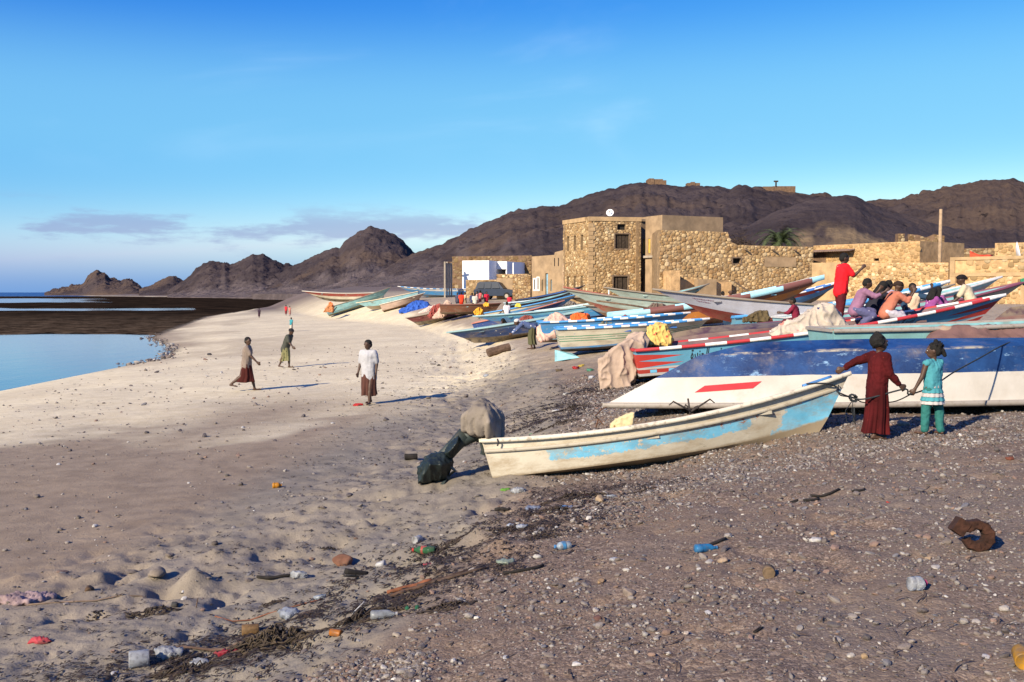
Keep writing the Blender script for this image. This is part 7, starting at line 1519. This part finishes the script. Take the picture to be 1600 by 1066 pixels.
def bag(u, v, w, h, mat, label, seed=1, cat='plastic bag', name='plastic_bag', flat=.8, fold=.16):
    p, k = at(u, v); rs = np.random.default_rng(seed); W, Hh = w * k / 2, h * k; pts = []
    for i in range(16): a = i * 2.4; rr = rs.uniform(.6, 1); pts.append((p.x + W * rr * math.cos(a), p.y + W * flat * rr * math.sin(a) * .8, p.z - .01 + (0 if i % 2 else Hh * rs.uniform(.35, 1) * (1 - .4 * rr))))
    return tarp(name, label, pts, mat, seed, W * fold, cat, freq=6, smooth=-1)
def stick(u, v, ln, ang, r, mat, label, up=0.0, name='stick', bend=.1, n=7):
    p, k = at(u, v); L = ln * k; a = R(ang); rs = np.random.default_rng(int(u + v)); pts = []
    for i in range(n):
        f = i / (n - 1) - .5; q = Vector((p.x + math.cos(a) * L * f - math.sin(a) * bend * L * (f * f * 4 - .5) * .5, p.y + math.sin(a) * L * f + math.cos(a) * bend * L * (f * f * 4 - .5) * .5, 0)); q.z = H(q.x, q.y) + r * .7 + up * L * max(0, f + .5) + rs.uniform(0, .3) * r; pts.append(q)
    m = MB(); m.tube(pts, [r * (1 - .45 * abs(i / (n - 1) - .4)) * rs.uniform(.8, 1.2) for i in range(n)], 9, flat=.8); o = m.build(name, mat, smooth=True); return tag(o, label, name.replace('_', ' '))
def clump(u, v, w, d, label, n=60, mat=WEED, th=.007, name='seaweed_clump', cat='seaweed', hz=.35):
    p, k = at(u, v); W = w * k / 2; D = d * k * 4; rs = np.random.default_rng(int(u * 3 + v)); m = MB()
    for i in range(n):
        a = rs.uniform(0, 6.28); rr = math.sqrt(rs.random()); c = Vector((p.x + W * rr * math.cos(a), p.y + D * rr * math.sin(a), 0)); dr = rs.normal(.25, .5); ln = rs.uniform(.12, .4) * W; pts = []
        for j in range(4): f = j / 3 - .5; q = c + Vector((math.cos(dr) * ln * f, math.sin(dr) * ln * f, 0)); q.z = H(q.x, q.y) + th + (1 - rr) * W * hz * rs.uniform(.2, 1) * (1 - 2 * abs(f) * .6); pts.append(q); dr += rs.normal(0, .4)
        m.tube(pts, [th * .6, th * rs.uniform(.8, 1.8), th * 1.2, th * .4], 5, True, .6)
    o = m.build(name, mat, smooth=True); kind(o, 'stuff'); return tag(o, label, cat)
def can(u, v, ln, ang, mat, label, fat=.6, name='tin_can', cat='can', end=None):
    p, k = at(u, v); L = ln * k; r = L * fat / 2; t = empty(name, (p.x, p.y, p.z + r * .9), (0, R(90), R(ang))); m = MB(); m.lathe([(.0, -L / 2 + .02 * L), (.86 * r, -L / 2 + .02 * L), (.92 * r, -L / 2), (r, -L / 2 + .05 * L), (r * .97, 0), (r, L / 2 - .05 * L), (.92 * r, L / 2), (.84 * r, L / 2 - .05 * L), (0, L / 2 - .06 * L)], 18); m.build('can_body', mat, t, True)
    m = MB(); m.lathe([(.9 * r, L / 2 - .01 * L), (.96 * r, L / 2 + .01 * L), (.9 * r, L / 2 + .02 * L)], 18); m.build('rim', end or mat, t, True); return tag(t, label, cat)
# -- bottles, cans and shoes
bottle(433, 762, 17, 12, plastic((0.62, 0.26, 0.02), 0, .4), plastic((0.5, 0.2, 0.02)), 'small orange plastic bottle alone on the trodden sand', .62)
bottle(879, 858, 32, 200, plastic((0.55, 0.66, 0.78), .35, .2), plastic((0.10, 0.30, 0.62)), 'pale blue water bottle with a blue band lying on the gravel edge', .5, band_=plastic((0.08, 0.32, 0.62)))
bottle(1433, 924, 36, 15, CLEAR, plastic((0.55, 0.06, 0.18)), 'clear crushed bottle with a pink cap on the gravel', .75, dent=.3)
bottle(662, 866, 44, 172, plastic((0.06, 0.20, 0.09), .3, .2), plastic((0.55, 0.06, 0.05)), 'green soda bottle with a red and white label', .36, band_=plastic((0.55, 0.10, 0.08)))
bottle(600, 968, 50, 10, plastic((0.60, 0.64, 0.68), .5, .3), plastic((0.5, 0.5, 0.52)), 'crushed clear bottle beside the flat grey stone', .34, dent=.4)
bottle(1103, 861, 44, 10, plastic((0.03, 0.20, 0.45), 0, .35), plastic((0.03, 0.2, 0.45)), 'flattened bright blue bottle near a black stick', .36, dent=.5)
can(391, 990, 26, 15, M((0.13, 0.075, 0.03), .7, .35, 20, .4, 60), 'rusty brown tin can at the start of the weed line', .75)
can(525, 996, 20, -25, plastic((0.45, 0.16, 0.03), 0, .4), 'small orange can half hidden in the weed', .6)
can(1201, 899, 20, 78, M((0.11, 0.075, 0.045), .9, .4, 16, .4, 50), 'upright brown wooden plug on the gravel', 1.0, 'wooden_plug', 'plug')
can(217, 1043, 30, 20, CLEAR, 'clear plastic jar beside the pebbles', .9, 'jar', 'jar', plastic((0.5, 0.5, 0.55)))
can(652, 846, 15, 60, plastic((0.65, 0.66, 0.68), .3, .3), 'white plastic cup tipped on the weed', .8, 'cup', 'cup')
can(880, 796, 9, 30, plastic((0.20, 0.36, 0.60)), 'tiny blue bottle top by the driftwood', .9, 'crown_cork', 'bottle top')
can(642, 722, 20, 8, CHAR, 'black rubber float lying on the sand left of the motor', .5, 'rubber_float', 'float')
def shoe(u, v, w, ang, mat, label):
    p, k = at(u, v); L = w * k; t = empty('shoe', (p.x, p.y, p.z + .02), (0, R(8), R(ang))); m = MB(); o = lambda g: .5 + .5 * math.sin(g * 3.0 + .4); m.loft([[Vector((-L / 2 + L * g, L * .19 * o(g) * math.cos(q * .5236), .012 + (L * (.30 - .2 * g) if False else 0) + (L * .02) * math.sin(q * .5236))) for q in range(12)] for g in [i / 9 for i in range(10)]]); m.build('sole', mat, t, True)
    m = MB(); m.loft([[Vector((-L / 2 + L * g, L * .17 * o(g) * math.cos(q * .5236), .03 + L * (.24 - .12 * g) * max(0, math.sin(q * .5236)) + .004)) for q in range(12)] for g in [i / 9 for i in range(10)]]); m.build('upper', mat, t, True); return tag(t, label, 'shoe')
shoe(556, 908, 38, 25, CHAR, 'old black shoe half sunk in the sand')
# -- sheets and bags
bag(790, 766, 20, 8, plastic((0.16, 0.42, 0.05), 0, .45), 'bright green plastic bag under the stern', 3); bag(810, 770, 28, 12, CLEAR, 'clear crumpled bag next to the green one', 4)
bag(559, 634, 18, 6, plastic((0.60, 0.03, 0.03)), 'red plastic scrap at the feet of the man in white', 5, 'scrap', 'plastic_scrap'); bag(596, 886, 22, 14, plastic((0.66, 0.66, 0.68), .2), 'white plastic lump right of the orange stone', 6)
bag(466, 906, 34, 18, CLEAR, 'clear plastic sheet beside the black driftwood', 7); bag(500, 938, 26, 14, plastic((0.42, 0.48, 0.56), .3), 'bluish plastic bag on smooth sand', 8); bag(453, 962, 40, 22, plastic((0.50, 0.56, 0.68), .4), 'bluish clear bag above the palm fibres', 9)
bag(262, 1028, 52, 22, CLEAR, 'large clear plastic bag at the bottom of the weed line', 10); bag(312, 1038, 40, 26, CLEAR, 'twisted clear wrapper beside the pebbles', 11); bag(833, 798, 34, 9, plastic((0.22, 0.26, 0.36), 0, .5), 'grey-blue strip of plastic among driftwood', 12); bag(893, 791, 34, 8, plastic((0.26, 0.30, 0.40), 0, .5), 'second grey-blue strip under the tan rock', 13)
bag(790, 884, 34, 14, plastic((0.34, 0.42, 0.36), .2), 'greenish wrapper on the sand heap', 14); bag(797, 880, 12, 9, plastic((0.30, 0.50, 0.08)), 'lime green scrap on the greenish wrapper', 15, 'scrap', 'plastic_scrap'); bag(672, 884, 26, 9, plastic((0.52, 0.08, 0.10)), 'pink and red wrapper below the soda bottle', 16, 'wrapper', 'wrapper')
bag(62, 1008, 42, 14, plastic((0.55, 0.07, 0.09), 0, .6), 'red cloth scrap half buried in sand', 17, 'cloth', 'cloth_scrap', .5); bag(358, 1022, 56, 9, plastic((0.28, 0.02, 0.04), 0, .5), 'dark red plastic tube by the palm fibres', 18, 'plastic', 'plastic_piece', .3); bag(1275, 846, 26, 13, plastic((0.62, 0.60, 0.58), 0, .5), 'white crumpled paper on the gravel', 19, 'paper', 'paper_scrap')
bag(700, 872, 18, 9, plastic((0.55, 0.55, 0.60), .2), 'small white wrapper above the driftwood log', 20, 'wrapper', 'wrapper'); bag(955, 775, 20, 8, plastic((0.45, 0.50, 0.55), .2), 'pale plastic scrap right of the tan rock', 21, 'scrap', 'plastic_scrap'); bag(916, 776, 16, 8, plastic((0.30, 0.03, 0.04), 0, .5), 'dark red rag left of the tan rock', 22, 'rag', 'rag')
bag(815, 826, 24, 16, plastic((0.42, 0.46, 0.55), .2), 'grey plastic bag on the upper driftwood', 23); bag(798, 822, 18, 10, plastic((0.5, 0.56, 0.68), .2), 'pale blue scrap beside the grey bag', 24, 'scrap', 'plastic_scrap'); bag(520, 662, 8, 4, plastic((0.6, 0.6, 0.6)), 'white speck of foam on the open sand', 25, 'foam', 'foam_scrap')
bag(945, 700, 18, 8, plastic((0.2, 0.07, 0.04), 0, .8), 'rusty lump behind the near boat rail', 26, 'scrap', 'rust_scrap'); bag(830, 678, 10, 5, plastic((0.06, 0.35, 0.12)), 'green scrap behind the stern', 27, 'scrap', 'plastic_scrap')
for k, (u, v, c, lab) in enumerate(((900, 577, (0.5, 0.03, 0.04), 'red scrap on the shingle below the cream boat'), (922, 580, (0.08, 0.3, 0.2), 'green scrap on the shingle below the cream boat'), (873, 580, (0.16, 0.12, 0.08), 'brown bundle of weed on the shingle'), (908, 573, (0.6, 0.45, 0.08), 'yellow scrap under the turquoise board'), (925, 590, (0.55, 0.58, 0.65), 'pale plastic heap beside the sloping tarpaulin'), (760, 588, (0.45, 0.5, 0.6), 'pale blue tin on the sand below the log'), (884, 617, (0.55, 0.55, 0.52), 'white scrap among the weed behind the boat'), (868, 643, (0.6, 0.6, 0.6), 'white shell lump above the cream rail'))):
    bag(u, v, 13, 7, plastic(c, 0, .6), lab, 60 + k, 'scrap', 'litter_scrap')
bag(40, 940, 105, 20, M((0.23, 0.165, 0.165), .8, .25, 6, .4), 'torn grey-mauve sheet lying at the left edge', 30, 'sheet', 'torn_sheet', .9, .10); bag(1388, 780, 13, 6, plastic((0.45, 0.05, 0.03)), 'red scrap on the upper gravel', 31, 'scrap', 'plastic_scrap'); bag(1577, 718, 18, 9, M((0.12, 0.04, 0.025), .9, .3), 'rusty scrap near the right edge', 32, 'scrap', 'rust_scrap')
can(1597, 1042, 50, 70, plastic((0.55, 0.27, 0.02), 0, .4), 'yellow plastic canister cut by the right edge', .55, 'canister', 'canister', plastic((0.05, 0.05, 0.05)))
# -- wood
stick(430, 907, 56, 12, .024, CHAR, 'charred black driftwood on the sand', name='driftwood', bend=.2); stick(675, 912, 130, 10, .020, M((0.055, 0.032, 0.022), .95, .45, 10, .6), 'long reddish driftwood branch on the weed line', name='driftwood', bend=.15); stick(705, 905, 110, -6, .020, M((0.06, 0.04, 0.03), .95, .4, 10, .5), 'dark knotted driftwood crossing the reddish one', name='driftwood', bend=.25); stick(640, 917, 70, 4, .028, M((0.16, 0.06, 0.03), .95, .4, 10, .5), 'short red-brown driftwood piece', name='driftwood')
stick(818, 893, 64, 3, .018, CHAR, 'dark bark strip at the gravel edge', name='driftwood', bend=.3); stick(1118, 850, 52, 38, .016, CHAR, 'black stick next to the flattened blue bottle'); stick(308, 952, 6, 80, .006, DRIFT, 'thin twig standing upright in the sand', up=2.2, bend=0); stick(785, 797, 24, -20, .025, CHAR, 'black wood stub on the sand', name='driftwood'); stick(150, 938, 200, 14, .010, M((0.16, 0.115, 0.085), .95, .3), 'long thin cane beside the torn sheet', name='cane', bend=.08)
for k, (u, v, ln, a) in enumerate(((1290, 769, 50, 14), (1342, 768, 24, 20), (1241, 781, 24, 18), (1268, 785, 26, 10))): stick(u, v, ln, a, .018, CHAR, ['long black bark piece on the upper gravel', 'short black bark piece beside the long one', 'small black bark chip left of the long one', 'thin black bark sliver below the long one'][k], name='bark', bend=.2)
stick(1185, 985, 26, 45, .010, CHAR, 'small black twig on the lower gravel'); stick(1135, 740, 40, 15, .010, M((0.16, 0.12, 0.1), .95), 'pale grey twig below the near boat'); stick(560, 955, 22, 40, .006, plastic((0.7, 0.7, 0.7)), 'white drinking straw standing in the weed', up=.6, bend=0); stick(330, 1018, 130, 8, .016, M((0.11, 0.07, 0.05), .95, .3), 'brown stick along the bottom weed line', bend=.1); stick(420, 962, 170, 3, .008, M((0.15, 0.06, 0.035), .95, .3), 'long reddish reed across the weed', name='reed', bend=.06)
# palm fibres
clump(430, 1003, 150, 12, 'matted brown palm fibres at the bottom weed line', 170, M((0.055, 0.04, 0.026), .9, .4, 10, .3), .008, 'palm_fibre', 'palm fibre', .5)
for u, v, w, d, lab in ((515, 858, 30, 4, 'small dark seaweed knot left of the green bottle'), (690, 856, 90, 5, 'dark seaweed round the green bottle'), (560, 972, 150, 8, 'seaweed bed beside the flat grey stone'), (700, 950, 90, 6, 'seaweed patch along the gravel edge'), (430, 948, 46, 5, 'dry weed mat on smooth sand'), (800, 828, 70, 6, 'weed caught under the grey bag'), (845, 842, 60, 4, 'weed strands left of the pale blue bottle'), (900, 780, 110, 6, 'weed and sticks round the tan rock'), (870, 800, 80, 5, 'weed line below the near boat'), (240, 955, 90, 4, 'thin weed scraps by the half-round stone'), (150, 958, 30, 4, 'weed tuft below the husk'), (1000, 768, 60, 4, 'weed scraps on the gravel below the hull'), (300, 1052, 140, 6, 'weed under the clear wrappers'), (870, 665, 70, 5, 'dry weed bank behind the near boat stern'), (900, 640, 80, 5, 'weed bank higher behind the near boat'), (640, 940, 60, 4, 'weed with green glass bits')):
    clump(u, v, w, d, lab, int(30 + w * .5))
# -- stones and shells
ST = [(938, 781, 24, (0.42, 0.31, 0.20), 'tan knobbly rock below the near boat', .8), (537, 880, 46, (0.22, 0.10, 0.06), 'large orange-brown stone on the sand', .6), (540, 972, 38, (0.28, 0.27, 0.22), 'flat oval grey stone tilted in the weed', .35), (618, 852, 14, (0.4, 0.36, 0.33), 'grey pebble above the soda bottle', .6), (983, 926, 30, (0.30, 0.24, 0.20), 'brown-grey rock in the middle gravel', .7), (1131, 875, 24, (0.42, 0.31, 0.22), 'tan stone below the flattened blue bottle', .6), (1108, 877, 22, (0.45, 0.42, 0.40), 'pale long pebble below the flattened bottle', .45), (1303, 836, 16, (0.48, 0.32, 0.20), 'orange-tan shell lump right of the paper', .7), (1106, 960, 18, (0.6, 0.58, 0.58), 'white oval pebble on the middle gravel', .5), (1072, 988, 14, (0.55, 0.46, 0.38), 'cream angular shell on the middle gravel', .8), (994, 1022, 13, (0.52, 0.46, 0.40), 'cream round pebble low on the gravel', .7), (900, 1040, 24, (0.6, 0.58, 0.55), 'white flat shell low on the gravel', .35), (790, 1032, 14, (0.5, 0.5, 0.52), 'pale pebble low on the gravel', .6), (940, 908, 20, (0.36, 0.24, 0.14), 'brown curled shell on the gravel', .6), (933, 970, 18, (0.16, 0.08, 0.07), 'dark red stone on the gravel', .8), (960, 877, 22, (0.46, 0.46, 0.48), 'grey-white stone right of the pale blue bottle', .5), (620, 995, 22, (0.40, 0.34, 0.28), 'tan flat stone right of the weed bed', .5), (613, 1020, 20, (0.42, 0.32, 0.22), 'ochre stone low in the gravel', .5), (245, 898, 44, (0.28, 0.23, 0.185), 'sandy clod left of the sand cone', .5), (335, 853, 18, (0.12, 0.10, 0.09), 'dark stone on top of a sand heap', .6), (273, 947, 18, (0.05, 0.05, 0.05), 'black half-round stone on the sand', .8), (140, 926, 24, (0.12, 0.07, 0.04), 'brown coconut husk near the torn sheet', .6), (148, 823, 14, (0.6, 0.57, 0.53), 'white shell on the upper sand', .5), (122, 810, 14, (0.18, 0.15, 0.13), 'dark stone by the white shell', .6), (178, 1058, 18, (0.6, 0.58, 0.56), 'white shell at the bottom edge', .5), (1450, 868, 16, (0.45, 0.33, 0.22), 'tan stone left below the rusty ring', .7), (1462, 890, 22, (0.5, 0.46, 0.42), 'pale flat shell below the rusty ring', .4), (1330, 1028, 22, (0.55, 0.5, 0.44), 'white broken shell low on the right gravel', .5), (1350, 1030, 18, (0.4, 0.28, 0.16), 'ochre pebble beside the broken shell', .7), (1540, 1030, 20, (0.5, 0.48, 0.5), 'pale pebble near the bottom right', .5), (265, 868, 20, (0.25, 0.2, 0.16), 'sandy lump above the sand cone', .5), (355, 744, 10, (0.16, 0.14, 0.12), 'dark stone at the browner sand edge', .6), (327, 555, 9, (0.06, 0.06, 0.07), 'dark stone near the tidal pool', .7), (685, 572, 9, (0.08, 0.07, 0.06), 'small dark stone on the pale sand', .6), (1520, 745, 14, (0.3, 0.26, 0.24), 'grey stone on the upper right gravel', .6), (1410, 665, 26, (0.33, 0.28, 0.23), 'tan stone just right of the red dress hem', .6)]
for u, v, w, c, lab, hz in ST: stone(u, v, w, c, lab, hz)
for k, (u, v) in enumerate(((636, 953), (652, 952))): stone(u, v, 11, (0.02, 0.13, 0.07), ['green glass bit on the weed, left of two', 'green glass bit on the weed, right of two'][k], .9, name='glass_bit')
# rusty broken iron ring: a heavy flat-sided C with a squared end
p, k = at(1524, 860); m = MB(); rings = []; nr_ = 26
for i in range(nr_):
    f_ = i / (nr_ - 1); a = R(158) - R(318) * f_; ri = 10.5 * k * (1 + .06 * math.sin(i * 1.7)); ro = 27 * k * (1 + .05 * math.sin(i * 2.3 + 1)) * (1 - .16 * max(0, f_ - .75) * 4); dp = 15 * k * (1 + .08 * math.sin(i * 3.1)) * (1 - .35 * max(0, f_ - .8) * 5)
    c, s_ = math.cos(a), math.sin(a); rings.append([Vector((c * r_, y_, s_ * r_ * .93)) for r_, y_ in ((ri, -dp * .8), (ri * 1.25, -dp), (ro * .93, -dp), (ro, -dp * .7), (ro, dp * .7), (ro * .93, dp), (ri * 1.25, dp), (ri, dp * .8))])
m.loft(rings); c0 = Vector((-24 * k, 0, 13 * k)); m.box(c0, (20 * k, 34 * k, 24 * k), Matrix.Rotation(.6, 3, 'Y'))
o = m.build('iron_ring', RUST); o.location = (p.x, p.y, p.z + 22 * k); o.rotation_euler = (R(-8), 0, R(-10)); b_ = o.modifiers.new('edge', 'BEVEL'); b_.width = .006; b_.segments = 2
tx = bpy.data.textures.new('rustnoise', 'CLOUDS'); tx.noise_scale = .03; sb = o.modifiers.new('sub', 'SUBSURF'); sb.subdivision_type = 'SIMPLE'; sb.levels = 2; sb.render_levels = 2; d_ = o.modifiers.new('pits', 'DISPLACE'); d_.texture = tx; d_.strength = .012
tag(o, 'broken rusty iron ring standing on the gravel', 'iron ring')
